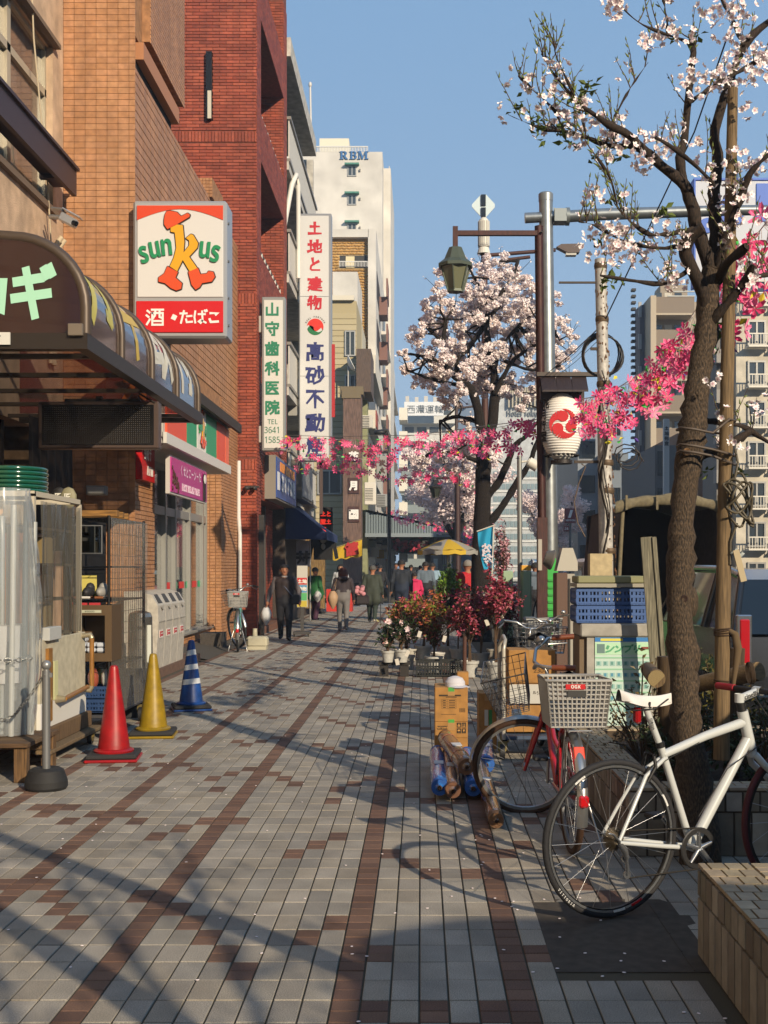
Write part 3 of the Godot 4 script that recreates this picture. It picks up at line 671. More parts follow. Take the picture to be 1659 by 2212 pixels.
func logo(t: Node3D,tr: Transform3D,h: float,small := false) -> void:
	var pl := func(s: String,g := 0.0) -> PackedVector2Array:
		var o := PackedVector2Array()
		for q in s.split(" "): o.append(Vector2(q.substr(0,2).to_float() / 100.0 - 0.5,0.5 - q.substr(2,2).to_float() / 100.0) * h)
		if g > 0.0:
			var r := Geometry2D.offset_polygon(o,g,Geometry2D.JOIN_ROUND)
			if r.size() > 0: return r[0]
		return o
	var k := "3821 4617 5318 5538 5452 6143 6137 5734 6329 6630 7240 7146 6157 7171 6276 5361 4675 3769 4258 4546 4435 4327 3826"
	var cap := "3105 3301 3700 4602 5107 5903 6205 6108 4617 3423 3017 3011"
	var bl := "3469 4776 4483 5290 5197 4599 3896 3190 2388 2383 3078"
	var br := "6076 7271 7579 8378 8575 9176 9382 8988 7790 7495 6998 6492"
	var i0 := 0
	for w in [[k,"#d39a1c","logo_letter"],[bl,"#cc4a20","logo_boot"],[br,"#cc4a20","logo_boot"],[cap,"#cc4a20","logo_cap"]]:
		var b := N(); b.ext(pl.call(w[0],h * 0.012),0.006 + i0 * 0.001,tr); part("logo_outline",b,mt("#2c1d12",0.5),t)
		b = N(); b.ext(pl.call(w[0]),0.02 + i0 * 0.002,tr); part(w[2],b,mt(w[1],0.25,0,{"coat": 0.5}),t)
		i0 += 1
	var g := mt("#178050",0.3,0,{"coat": 0.5})
	var le := ["s","u","n","u","s"]
	var xs := [-0.46,-0.325,-0.175,0.305,0.44]; var ys := [-0.015,0.045,0.075,0.045,-0.005]; var an := [0.25,0.18,0.1,-0.1,-0.2]
	for i in 5:
		var m := text_mesh(le[i],h * 0.21,0.02,"Droid Sans",true)
		var iv := t.transform.affine_inverse()
		inst("logo_letter",m,g,t,iv * tr * Transform3D(Basis(V(0,0,1),an[i]) * Basis.from_scale(V(0.92,1.25,1)),V(xs[i] * h,ys[i] * h,0.012)))
func panel(t: Node3D,called: String,x0: float,x1: float,y0: float,y1: float,d: float,dep: float,m: Material,r := 0.01) -> Node3D:
	var a := P(x0,y1,d); var e := P(x1,y0,d)
	var b := N(); b.cbox((a + e) * 0.5 + V(0,0,-dep * 0.5),V(e.x - a.x,e.y - a.y,dep),r)
	return part(called,b,m,t)
func letters(t: Node3D,called: String,s: String,hex: String,tr: Transform3D,size: float,wd: float,pitch: Vector2,brush := 0.0) -> void:
	for i in s.length():
		if not GL.has(s[i]): continue
		var b := N()
		glyph(b,s[i],tr * Transform3D(Basis.IDENTITY,V(pitch.x * i,pitch.y * i,0)),size,wd,brush)
		part(called,b,mt(hex,0.5),t)
func make_signs():
	var X1 := V(1,0,0); var Y1 := V(0,1,0)
	var d := 16.2
	var t := thing("shop_sign","large square white shop sign with walking yellow k above a red panel of characters","sign",P(390,730,d))
	panel(t,"housing",287,490,433,730,d,0.5,mt("#a6a7a8",0.35,0.4),0.03)
	panel(t,"face_panel",296,482,443,642,d - 0.015,0.02,mt("#c9c7c4",0.25,0,{"coat": 0.4}),0.008)
	panel(t,"lower_panel",294,482,650,718,d - 0.02,0.02,mt("#c2151c",0.25,0,{"coat": 0.4}),0.006)
	var b := N()
	var pg := PackedVector2Array()
	var w := PX(482,d) - PX(296,d)
	pg.append(Vector2(-w / 2,0)); pg.append(Vector2(w / 2,0)); pg.append(Vector2(w / 2,-0.2))
	for i in range(1,13):
		var u := 1.0 - i / 12.0
		pg.append(Vector2((u - 0.5) * w,-0.2 + 0.15 * sin(u * PI)))
	b.ext(pg,0.006,face(X1,Y1,P(389,444,d - 0.017))); part("red_arch",b,mt("#c8401f",0.3,0,{"coat": 0.4}),t)
	var fm := face(X1,Y1,P(390,543,d - 0.018))
	logo(t,fm,1.10)
	var lx := [335,376,402,432,462]
	for i in 5:
		b = N(); glyph(b,"酒・たばこ"[i],face(X1,Y1,P(lx[i],685,d - 0.023)),[0.25,0.25,0.2,0.2,0.19][i],[0.028,0.07,0.027,0.026,0.032][i]); part("character",b,mt("#dcd9d4",0.5),t)
	for y in [478,560,640,700]:
		b = N(); b.lathe([Vector2(0.02,0),Vector2(0.02,0.015),Vector2(0,0.015)],P(490,y,d) + V(0,0,-0.12),Basis(V(0,0,1),-PI / 2),8); part("bolt",b,mt("#6d6d6d",0.4,0.6),t)
	b = N(); b.bx(P(272,700,16.8),P(296,690,16.8) + V(0,0,0.3)); b.bx(P(272,470,16.8),P(296,460,16.8) + V(0,0,0.3)); part("bracket",b,mt("#4a4540",0.5,0.4),t)
	t = thing("bank_machine_sign","small red sign for the cash machine on the orange corner","sign",V(-3.9,2.7,-16.7))
	b = slab(-3.95,-3.86,2.72,3.3,16.42,17.2); part("housing",b,mt("#b5161c",0.35),t)
	letters(t,"character","銀行","#d9d6d0",face(V(0,0,-1),Y1,V(-3.85,3.1,-16.6)),0.2,0.03,Vector2(0.22,0))
	word("lettering","ATM",mt("#d9d6d0",0.5),t,t.transform.affine_inverse() * face(V(0,0,-1),Y1,V(-3.855,2.86,-16.88)),0.13)
	t = thing("cafe_banner","pink hanging coffee banner under the store fascia","sign",V(-3.7,2.5,-18))
	b = slab(-3.66,-3.6,2.56,3.12,17.0,19.9); part("housing",b,mt("#b8b4ae",0.4),t)
	b = slab(-3.6,-3.585,2.59,3.09,17.04,19.86); part("face_panel",b,mt("#b3207f",0.35,0,{"coat": 0.4}),t)
	letters(t,"character","くせとこーンーた","#e2c9d8",face(V(0,0,-1),Y1,V(-3.58,2.95,-17.75)),0.17,0.024,Vector2(0.21,0))
	word("lettering","FAST RELAX CAFE",mt("#e2c9d8",0.5),t,t.transform.affine_inverse() * face(V(0,0,-1),Y1,V(-3.583,2.7,-18.5)),0.11,"Droid Serif")
	b = N(); b.ball(V(-3.57,2.95,-19.6),V(0.01,0.1,0.15),10); b.bx(V(-3.584,2.6,-19.5),V(-3.57,2.9,-19.72)); part("spoon_print",b,mt("#2b1b16",0.5),t)
	b = N(); b.ball(V(-3.565,2.95,-19.6),V(0.01,0.08,0.12),10); part("cup_print",b,mt("#ddd9d2",0.5),t)
	b = N()
	for i in 26: b.ball(V(-3.58,rr(2.62,2.95 - i * 0.008),-17.1 - i * 0.018),V(0.012,0.035,0.03),6)
	part("coffee_bean_print",b,mt("#4a2c1c",0.4),t)
	d = 26.0
	t = thing("dentist_sign","tall narrow white sign with green characters and telephone number on the red brick","sign",P(588,975,d))
	panel(t,"housing",565,616,641,974,d,0.24,mt("#8d8f8c",0.4,0.3),0.02)
	panel(t,"face_panel",570,611,648,968,d - 0.012,0.02,mt("#c6c6c0",0.3),0.004)
	letters(t,"character","山守歯科医院","#1f7555",face(X1,Y1,P(588,668,d - 0.016)),0.31,0.046,Vector2(0,-0.432))
	var iv := t.transform.affine_inverse()
	word("lettering","TEL",mt("#1f6b52",0.5),t,iv * face(X1,Y1,P(589,911,d - 0.014)),0.105,"Droid Sans",false)
	word("lettering","3641",mt("#1f6b52",0.5),t,iv * face(X1,Y1,P(588,929,d - 0.014)),0.14,"Droid Sans",false,0.82)
	word("lettering","1585",mt("#1f6b52",0.5),t,iv * face(X1,Y1,P(588,950,d - 0.014)),0.14,"Droid Sans",false,0.82)
	for y in [700,938]: panel(t,"bracket",549,566,y - 18,y + 18,d + 0.05,0.2,mt("#a09c94",0.5))
	d = 33.5
	t = thing("estate_agent_sign","very tall white sign with red and navy brush characters and a round emblem","sign",P(680,996,d))
	panel(t,"housing",645,716,461,996,d,0.35,mt("#95979a",0.35,0.4),0.02)
	for s in [[466,640],[641,812],[813,990]]: panel(t,"face_panel",648,710,s[0],s[1],d - 0.014,0.02,mt("#c8c8c6",0.3),0.003)
	var ys := [499,538,577,620,660]
	for i in 5:
		b = N(); glyph(b,"土地と建物"[i],face(X1,Y1,P(680,ys[i] - 6,d - 0.018)),0.42,0.07,0.7); part("character",b,mt("#b4182a",0.5),t)
	ys = [764,815,865,917,970]
	for i in 5:
		b = N(); glyph(b,"髙砂不動産"[i],face(X1,Y1,P(681,ys[i] - 4,d - 0.018)),0.54,0.084,0.6); part("character",b,mt("#232b66",0.5),t)
	var c := P(681,706,d - 0.016)
	var pa := PackedVector2Array(); var pb := PackedVector2Array()
	for i in 25: var a := -0.15 * PI + PI * 1.12 * i / 24.0; pa.append(Vector2(cos(a),sin(a)) * 0.235)
	for i in 13: var u := i / 12.0; pa.append(Vector2(-0.19 + 0.36 * u,0.06 - 0.14 * sin(u * PI) - 0.08 * u))
	for i in 21: var a := PI * 1.08 + PI * 0.86 * i / 20.0; pb.append(Vector2(cos(a),sin(a)) * 0.235)
	for i in 11: var u := i / 10.0; pb.append(Vector2(0.2 - 0.24 * u,-0.10 - 0.06 * sin(u * PI) + 0.02 * u))
	pb.append(Vector2(-0.05,0.0)); pb.append(Vector2(-0.13,0.04)); pb.append(Vector2(-0.19,0.0))
	b = N(); b.ext(pa,0.004,face(X1,Y1,c)); part("emblem_red",b,mt("#cf2a1c",0.5),t)
	b = N(); b.ext(pb,0.004,face(X1,Y1,c)); part("emblem_green",b,mt("#176a3c",0.5),t)
	iv = t.transform.affine_inverse()
	var s := "REAL PARTNER"
	for i in s.length():
		if s[i] == " ": continue
		var a := PI * 0.86 - PI * 0.72 * i / 11.0
		inst("lettering",text_mesh(s[i],0.045,0.003),mt("#2a2a2a",0.5),t,iv * face(X1,Y1,c) * Transform3D(Basis(V(0,0,1),a - PI / 2),V(cos(a) * 0.285,sin(a) * 0.285,0.003)))
	for y in [590,800,880,975]: panel(t,"bracket",622,646,y - 18,y + 18,d + 0.1,0.2,mt("#93918b",0.5))
	b = N(); b.bx(P(716,742,d) + V(0,0,-0.1),P(723,900,d) + V(0,0,-0.12)); part("red_edge_strip",b,mt("#a31d22",0.5),t)
	b = N(); b.bx(P(690,996,d),P(697,1110,d) + V(0,0,-0.1)); b.bx(P(684,996,d),P(716,1012,d) + V(0,0,-0.3)); part("support_post",b,mt("#4a3b36",0.5),t)
	t = thing("blue_box_sign","blue box sign with white characters jutting from the red brick building","sign",V(-3.3,3.0,-29))
	b = slab(-3.57,-3.3,3.06,4.06,27.0,31.3); part("housing",b,mt("#7c766c",0.6),t)
	b = slab(-3.3,-3.28,3.1,4.02,27.05,31.25); part("face_panel",b,mt("#2b4a8f",0.35),t)
	for k in 3: part("orange_panel",slab(-3.28,-3.27,3.74,3.96,27.7 + k * 1.1,28.6 + k * 1.1),mt("#d9862a",0.5),t)
	letters(t,"character","髙砂不動産","#d4d6d8",face(V(0,0,-1),Y1,V(-3.268,3.48,-28.1)),0.44,0.07,Vector2(0.62,0))
	b = slab(-3.28,-3.27,3.28,3.7,27.2,27.6); part("white_panel",b,mt("#d4d6d8",0.5),t)
	t = thing("faded_box_sign","faded grey box sign behind the blue one","sign",V(-3.2,3,-33))
	b = slab(-3.5,-3.2,3.35,4.4,31.9,35.0); part("housing",b,mt("#5b5750",0.6),t)
	b = slab(-3.2,-3.18,3.42,4.33,32.0,34.9); part("face_panel",b,mt("#8c9296",0.4,0,{"tex": "blotch","sc": 0.7}),t)
func win(t: Node3D,x0: float,x1: float,y0: float,y1: float,z: float,fr: Material,gl: Material,hood := "") -> void:
	var b := N()
	b.bx(V(x0,y0,z),V(x0 + 0.06,y1,z + 0.07)); b.bx(V(x1 - 0.06,y0,z),V(x1,y1,z + 0.07)); b.bx(V(x0,y0,z),V(x1,y0 + 0.06,z + 0.075)); b.bx(V(x0,y1 - 0.06,z),V(x1,y1,z + 0.075)); b.bx(V((x0 + x1) / 2 - 0.03,y0,z),V((x0 + x1) / 2 + 0.03,y1,z + 0.065))
	var w := part("window",b,fr,t)
	b = N(); b.bx(V(x0 + 0.05,y0 + 0.05,z),V(x1 - 0.05,y1 - 0.05,z + 0.03)); part("pane",b,gl,w)
	if hood: b = N(); b.bx(V(x0 - 0.2,y1 + 0.02,z),V(x1 + 0.2,y1 + 0.13,z + 0.4)); part("hood",b,mt(hood,0.6),w)
func make_far_buildings():
	var white := mt("#d2cfc7",0.8,0,{"tex": "soft","sc": 14.0})
	var glass := mt("#3b4347",0.1,0,{"coat": 1.0}); var fr := mt("#a9a9a5",0.4,0.4)
	var d := 56.0
	var t := thing("beige_siding_building","small beige clapboard building behind the brown pillar with a wide upstairs window","building",V(-4,0,-58))
	part("wall",slab(-9,PX(770,d),0,PY(650,d),d + 0.04,d + 8),mt("#a39775",0.85),t)
	for i in 50:
		var y := i * 0.27
		var b := N(); b.cbox(V((-9 + PX(770,d)) / 2,y + 0.135,-d),V(PX(770,d) + 9,0.26,0.07),0.02); part("siding_board",b,mt(["#aa9f7e","#a79b79","#ada283"][i % 3],0.85),t)
	win(t,PX(686,d),PX(738,d),PY(1068,d),PY(1016,d),-d + 0.05,fr,glass)
	for i in 3: win(t,PX(745,d),PX(768,d),PY(960 - i * 95,d),PY(905 - i * 95,d),-d + 0.05,fr,glass)
	part("wall",slab(-9,PX(765,d),PY(650,d),PY(640,d),d - 0.2,d + 8),mt("#c9c3b2",0.8),t)
	d = 54.0
	t = thing("brown_sign_pillar","tall brown pillar with three white shop characters at the arcade entrance","pillar",V(PX(765,d),0,-d))
	var bp := mt("#7d6357",0.8,0,{"tex": "streak","sc": 1.0})
	part("shaft",slab(PX(741,d),PX(780,d),0,PY(852,d),d,d + 1.3),bp,t)
	part("panelled_top",slab(PX(768,d),PX(800,d),PY(842,d),PY(748,d),d + 0.6,d + 4),mt("#6b594d",0.8,0,{"tex": "streak","sc": 0.6}),t)
	var b := N(); b.bx(P(735,852,d),P(788,845,d + 1.5)); b.bx(P(738,860,d - 0.05),P(783,852,d + 1.4)); part("cap",b,mt("#6c6049",0.8),t)
	for i in 3:
		var y: float = [985,1049,1111][i]
		if i > 0: panel(t,"plaque",752,776,y - 17,y + 17,d - 0.06,0.06,mt("#3e1f1b",0.6))
		b = N(); glyph(b,"花月園"[i],face(V(1,0,0),V(0,1,0),P(764,y,d - 0.125)),0.42,0.085); part("character",b,mt("#dcd9d4",0.5),t)
	t = thing("satellite_dish","white satellite dish on the wall above the brown pillar","dish",P(752,790,55))
	b = N(); b.lathe([Vector2(0.0,0.0),Vector2(0.25,0.06),Vector2(0.45,0.2),Vector2(0.43,0.22),Vector2(0.0,0.02)],P(752,790,55),Basis(V(0,0,1),-1.1),16); part("reflector",b,mt("#cfcfcb",0.5),t)
	b = N(); b.tube([P(752,790,55),P(752,838,55)],0.04,6); b.tube([P(752,795,55),P(763,795,55)],0.03,6); part("mast",b,mt("#9b9b98",0.5),t)
	d = 61.0
	t = thing("pale_green_building","narrow pale green building with balconies rising behind the brown pillar","building",V(PX(790,d),0,-d - 6))
	part("wall",slab(-8,-3.0,0,14.0,d,d + 4),mt("#b3ad99",0.85),t)
	part("wall",slab(-5,-2.55,0,10.2,d - 4,d + 10),mt("#8d916f",0.85,0,{"tex": "soft","sc": 2}),t)
	part("wall",slab(PX(718,d),PX(772,d),PY(770,d),PY(585,d),d + 0.2,d + 5),white,t)
	b = N()
	for y in [2.9,5.6,8.3,11.0]:
		b.bx(V(-2.6,y,-d + 3),V(-2.2,y + 0.9,-d - 9))
	part("balcony",b,mt("#c4c0b4",0.8),t)
	b = N()
	for y in [1.0,3.9,6.6,9.3]: b.bx(V(-2.6,y,-d + 3),V(-2.53,y + 1.5,-d - 9))
	part("window_band",b,mt("#2d2d2a",0.3),t)
	for y in [3.4,6.2,8.4]: part("red_panel",slab(-2.2,-2.15,y,y + 0.8,d - 2.9,d - 0.5),mt("#8a4436",0.7),t)
	for i in 3:
		var ac := thing("air_conditioner",["white air conditioner on the ledge above the arcade roof","small grey air conditioner beside the white one above the arcade","air conditioner high on the pale green building"][i],"air conditioner",P([800,826,792][i],[1085,1100,930][i],55.5))
		b = N(); b.cbox(V(0,0.4,0),V(0.55,[1.05,0.6,0.6][i],0.35),0.03); part("housing",b,mt(["#c9c6bc","#8d8f8e","#b9b7ae"][i],0.5),ac,true if false else false)
		for k in 8: b = N(); b.box(V(-0.05,0.1 + k * 0.075,0.18),V(0.36,0.03,0.02)); part("louvre",b,mt("#4a4a48",0.5),ac,false)
	d = 67.0
	t = thing("gold_mosaic_building","white framed building with a gold mosaic front and dark hooded windows down its side","building",V(PX(760,d),0,-d - 20))
	b = N()
	b.bx(V(PX(812,d),0,-d),V(PX(795,d),PY(495,d),-d - 4)); b.bx(V(-9,PY(512,d),-d),V(PX(796,d),PY(495,d),-d - 4)); b.bx(V(-9,0,-d - 0.5),V(PX(795,d),PY(575,d),-d - 4)); b.bx(V(-9,PY(548,d),-d - 0.5),V(PX(795,d),PY(500,d),-d - 4))
	b.bx(V(-9,PY(575,d),-d - 0.5),V(PX(733,d),PY(548,d),-d - 4)); b.bx(V(-9,PY(575,d),-d - 2.5),V(PX(795,d),PY(548,d),-d - 4))
	part("wall",b,white,t)
	var gxf := []; var gcl := []
	for i in 14:
		for j in 46:
			var p := P(716 + i * 5.7 + (j % 2) * 2.8,518 + j * 6.0,d + 0.4)
			if p.x > PX(793,d) or (p.y > PY(577,d) and p.y < PY(546,d) and p.x > PX(731,d)): continue
			gxf.append(Transform3D(Basis(V(0,0,1),rr(-0.5,0.5)) * Basis.from_scale(V(0.13,0.06,0.1)),p)); gcl.append(vary(lin("#a87f3f"),0.15))
	part("mosaic_ground",slab(PX(714,d),PX(795,d),PY(800,d),PY(513,d),d + 0.42,d + 0.6),mt("#c3a775",0.8),t)
	part("mosaic_balcony_recess",slab(PX(733,d),PX(795,d),PY(575,d),PY(548,d),d + 0.38,d + 0.5),mt("#2c2a26",0.6),t)
	part("recess_wall",slab(PX(746,d),PX(765,d),PY(575,d),PY(550,d),d + 0.36,d + 0.4),mt("#cfc19a",0.8),t)
	var ms := N(); ms.ball(Vector3.ZERO,V(1,1,0.5),6)
	stuff(multi("mosaic_stone",ms.mesh(),mt("#ffffff",0.7,0,{"vc": true}),t,gxf.map(func(x): return t.transform.affine_inverse() * x),gcl))
	b = N(); b.tube([P(733,565,d),P(794,565,d)],0.03,5)
	for i in 20: b.tube([P(733 + i * 3.2,576,d),P(733 + i * 3.2,565,d)],0.015,4)
	part("railing",b,mt("#d6d6d2",0.5),t)
	var sx := PX(812,d)
	part("side_wall",slab(-9,sx - 0.01,0,PY(495,d) - 0.1,d + 4,118),white,t)
	for f in 6:
		var y := 3.3 + f * 2.75
		part("side_recess",slab(sx - 0.8,sx + 0.02,y,y + 1.5,d + 1.2,d + 5.5),mt("#352b26",0.7),t)
		b = N(); b.bx(V(sx,y - 0.2,-d - 5),V(sx + 0.5,y + 0.9,-d - 7)); b.bx(V(sx + 0.45,y + 0.8,-d - 4.5),V(sx + 0.55,y + 1.9,-d - 7.4)); part("balcony_screen",b,mt("#75544b",0.7),t)
		for k in 5: part("side_window",slab(sx,sx + 0.06,y + 0.2,y + 1.5,d + 12 + k * 7,d + 15 + k * 7),mt("#5c605f",0.3),t)
	for f in 6: part("side_ledge",slab(sx,sx + 0.35,2.7 + f * 2.75,2.9 + f * 2.75,d + 9,117),white,t)
	d = 84.0
	t = thing("tall_white_block","tallest white building with blue letters near its roof and green hooded windows","building",V(PX(740,d),0,-d - 8))
	part("wall",slab(-14,PX(826,d),0,PY(328,d),d,d + 14),white,t)
	part("wall",slab(PX(800,d),PX(842,d),0,PY(338,d),d + 2.5,d + 14),white,t)
	for i in 3: win(t,PX(751,d),PX(770,d),PY(381 + i * 62,d),PY(359 + i * 62,d),-d,fr,glass,"#3f7a6a")
	b = N()
	for i in 3: b.bx(P(776,366 + i * 62,d),P(779,371 + i * 62,d) + V(0,0,0.12)); b.bx(P(674,352 + i * 62,d),P(677,354 + i * 62,d) + V(0,0,0.12))
	part("vent",b,mt("#6c6c6a",0.5),t)
	for i in 3: word("lettering","RBM"[i],mt("#2f6296",0.4),t,t.transform.affine_inverse() * face(V(1,0,0),V(0,1,0),P(742 + i * 21,336,d - 0.04)),0.56,"Droid Serif",true,1.1,0.06)
	b = slab(PX(685,d),PX(750,d),PY(328,d) - 0.2,PY(299,d + 2),d + 2,d + 8); part("penthouse",b,mt("#cfc9b5",0.8),t)
	b = N(); b.tube([P(672,317,d),P(795,317,d)],0.05,5)
	for i in 38: b.tube([P(672 + i * 3.3,328,d),P(672 + i * 3.3,317,d)],0.03,4)
	part("railing",b,mt("#c9c9c5",0.5),t)
	for i in 3: b = N(); b.bx(P(840,380 + i * 60,d + 3),P(848,440 + i * 60,d + 12)); part("side_balcony",b,mt("#b7b4ac",0.8),t)
	d = 135.0
	t = thing("freight_sign_apartments","far white apartment block with a wide white roof sign of four thin characters","building",V(PX(910,d),0,-d - 8))
	part("wall",slab(PX(868,d),PX(985,d),0,PY(880,d),d + 1.2,d + 16),white,t)
	for f in 9:
		var y := 1.5 + f * 2.05
		part("balcony",slab(PX(866,d),PX(985,d),y,y + 0.95,d,d + 1.2),mt("#c5c5bf" if f > 5 else "#7e8888",0.8),t)
		for k in 4: part("window",slab(PX(874 + k * 27,d),PX(894 + k * 27,d),y + 0.95,y + 1.75,d + 1.15,d + 1.25),mt("#40474b",0.2),t)
	for f in 7: part("end_balcony",slab(PX(862,d - 20),PX(880,d - 20),2.0 + f * 2.3,3.2 + f * 2.3,d - 20,d - 16),mt("#cbc8be",0.8),t)
	panel(t,"roof_sign",873,958,868,898,d - 2.0,0.3,mt("#d3d6d8",0.6))
	for i in 4: b = N(); glyph(b,"西濃運輸"[i],face(V(1,0,0),V(0,1,0),P(888 + i * 20,884,d - 2.03)),0.95,0.07); part("character",b,mt("#3d4a55",0.6),t)
	b = N()
	for i in 4: b.bx(P(876 + i * 20,868,d),P(884 + i * 20,861 + (i % 2) * 2,d + 2))
	part("roof_tank",b,mt("#bab7b0",0.8),t)
	d = 150.0
	t = thing("blue_grey_block","blue grey block in shade beside the far roof sign","building",V(PX(985,d),0,-d))
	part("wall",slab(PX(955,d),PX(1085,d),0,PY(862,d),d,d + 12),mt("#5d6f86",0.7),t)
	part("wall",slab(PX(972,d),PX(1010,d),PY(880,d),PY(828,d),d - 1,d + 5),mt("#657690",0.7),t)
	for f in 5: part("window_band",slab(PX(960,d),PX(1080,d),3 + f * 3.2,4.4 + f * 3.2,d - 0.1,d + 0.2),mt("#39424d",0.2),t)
	d = 125.0
	t = thing("pale_hotel","broad pale grey hotel with thin bands of windows and raised lettering","building",V(PX(1130,d),0,-d))
	part("wall",slab(PX(1060,d),PX(1192,d),0,PY(850,d),d,d + 20),mt("#b7bcbe",0.7,0,{"tex": "soft","sc": 4}),t)
	for f in 11:
		var y0 := 1300.0 - f * 27.0
		for k in 14: part("window",slab(PX(1066 + k * 9,d),PX(1073.5 + k * 9,d),PY(y0,d),PY(y0 - 12,d),d - 0.06,d + 0.05),mt("#7f9096",0.15),t)
		part("floor_band",slab(PX(1060,d),PX(1192,d),PY(y0 + 6,d),PY(y0 + 3,d),d - 0.12,d),mt("#c9cbc8",0.7),t)
	b = N()
	for i in 12: b.bx(P(1098 + i * 8,880,d - 0.6),P(1100 + i * 8,838,d))
	b.bx(P(1090,848,d - 0.5),P(1192,838,d)); part("roof_fins",b,mt("#a7a08e",0.8),t)
	word("lettering","Hotel Tokyo",mt("#6d7478",0.4,0.3),t,t.transform.affine_inverse() * face(V(1,0,0),V(0,1,0),P(1132,893,d - 0.1)),0.62,"Droid Sans",false,0.8,0.12)
func make_right_buildings():
	var glass := mt("#343c42",0.1,0,{"coat": 1.0}); var fr := mt("#8b8b88",0.4,0.4)
	var d := 95.0
	var t := thing("netted_building","grey building wrapped in smooth construction sheeting behind the paper lantern","building",V(PX(1225,d),0,-d))
	var nm := mt("#777d80",0.7,0,{"tex": "soft","sc": 5})
	part("wall",slab(PX(1195,d),PX(1258,d),0,PY(915,d),d,d + 12),nm,t)
	var b := N(); b.sheet(12,10,func(u,v): return P(1196,915,d - 0.4).lerp(P(1258,915,d - 0.4),u) + V(0,-v * 12.5,0.25 * sin(u * 20.0 + v * 3.0)))
	part("sheeting",b,mt("#a9a9a2",0.8),t)
	d = 60.0
	t = thing("parking_signs","maroon parking sign with a small square sign below it","sign",P(1230,1130,d))
	panel(t,"upper_panel",1220,1244,1098,1130,d,0.2,mt("#6e1520",0.5)); panel(t,"lower_panel",1218,1229,1136,1148,d,0.2,mt("#6e1520",0.5))
	b = N(); b.ext(PackedVector2Array([Vector2(-0.12,-0.2),Vector2(0.02,-0.2),Vector2(0.14,0.2),Vector2(0.0,0.2)]),0.01,face(V(1,0,0),V(0,1,0),P(1232,1110,d - 0.01))); part("emblem",b,mt("#d8d5d2",0.5),t)
	word("lettering","NIPPON",mt("#d8d5d2",0.5),t,t.transform.affine_inverse() * face(V(1,0,0),V(0,1,0),P(1232,1124,d - 0.01)),0.09)
	word("lettering","24",mt("#d8d5d2",0.5),t,t.transform.affine_inverse() * face(V(1,0,0),V(0,1,0),P(1223.5,1142,d - 0.01)),0.13)
	b = N(); b.tube([P(1232,1098,d + 0.2),V(PX(1232,d),0,-d - 0.2)],0.06,8); part("post",b,mt("#55585a",0.5),t)
	d = 75.0
	t = thing("dark_glass_office","dark blue grey office with horizontal window bands right of the white pole","building",V(PX(1290,d),0,-d))
	part("wall",slab(PX(1248,d),PX(1345,d),0,PY(925,d),d,d + 15),mt("#7b828a",0.7),t)
	part("wall",slab(PX(1290,d),PX(1345,d),0,PY(985,d),d - 2,d),mt("#6b747c",0.7),t)
	for f in 5:
		for k in 5: part("window",slab(PX(1292 + k * 10,d - 2),PX(1300 + k * 10,d - 2),1.2 + f * 2.1,2.2 + f * 2.1,d - 2.08,d - 1.98),mt("#1d2328",0.08,0,{"coat": 1.0}),t)
		part("window",slab(PX(1252,d),PX(1285,d),1.8 + f * 2.2,2.9 + f * 2.2,d - 0.08,d + 0.02),mt("#1d2328",0.08,0,{"coat": 1.0}),t)
	d = 62.0
	t = thing("beige_apartment_block","beige apartment tower with deep balconies and a black ladder of grilles on its edge","building",V(PX(1430,d),0,-d))
	part("wall",slab(PX(1404,d),PX(1520,d),0,PY(640,d),d + 1.3,d + 3.2),mt("#9a8e7c",0.8),t)
	part("wall",slab(PX(1384,d + 1.3),PX(1404,d + 1.3),0,PY(645,d),d + 1.5,d + 3.0),mt("#50505a",0.8),t)
	part("pier",slab(PX(1404,d),PX(1416,d),0,PY(640,d),d - 0.2,d + 1.4),mt("#a89c88",0.8),t)
	part("roof_block",slab(PX(1440,d),PX(1500,d),PY(642,d),PY(600,d),d + 1.6,d + 3.1),mt("#8f8474",0.8),t)
	for f in 9:
		var y := PY(672,d) - f * 1.72
		part("balcony",slab(PX(1416,d),PX(1500,d),y - 0.1,y + 0.75,d,d + 0.2),mt("#7a6e60",0.8),t)
		part("floor_slab",slab(PX(1416,d),PX(1500,d),y - 0.2,y - 0.1,d,d + 1.4),mt("#a89c88",0.8),t)
		for k in 3: part("window",slab(PX(1424 + k * 22,d),PX(1440 + k * 22,d),y - 0.1,y + 1.25,d + 1.24,d + 1.32),[glass,mt("#b0aa9a",0.5),glass][k],t)
		part("side_window",slab(PX(1390,d),PX(1397,d),y,y + 0.8,d + 1.42,d + 1.52),mt("#8f9294",0.4),t)
		b = N()
		for k in 5: b.bx(V(PX(1374,d),y + k * 0.34,-d - 1.2),V(PX(1383,d),y + k * 0.34 + 0.12,-d - 1.6))
		part("grille",b,mt("#1c1d20",0.6),t)
	b = N(); b.tube([P(1442,640,d),P(1500,640,d),P(1500,640,d + 1.5)],0.04,5); b.tube([P(1442,630,d),P(1500,630,d)],0.04,5); part("railing",b,mt("#b0b0aa",0.5),t)
	d = 48.0
	t = thing("grey_corner_block","low grey block with a rounded corner and a vertical white sign behind the tree","building",V(PX(1450,d),0,-d))
	part("wall",slab(PX(1415,d),PX(1480,d),0,PY(962,d),d,d + 8),mt("#5c5f62",0.8),t)
	part("wall",slab(PX(1475,d),PX(1560,d),0,PY(930,d),d + 1,d + 8),mt("#7a5a48",0.8),t)
	for f in 3: part("window",slab(PX(1420,d),PX(1432,d),2.2 + f * 1.5,3.2 + f * 1.5,d - 0.05,d + 0.05),glass,t)
	t = thing("vertical_company_sign","narrow white vertical company sign on a pole right of the beige tower","sign",P(1440,1070,45))
	panel(t,"housing",1434,1446,905,1075,45,0.2,mt("#a9b0b4",0.5))
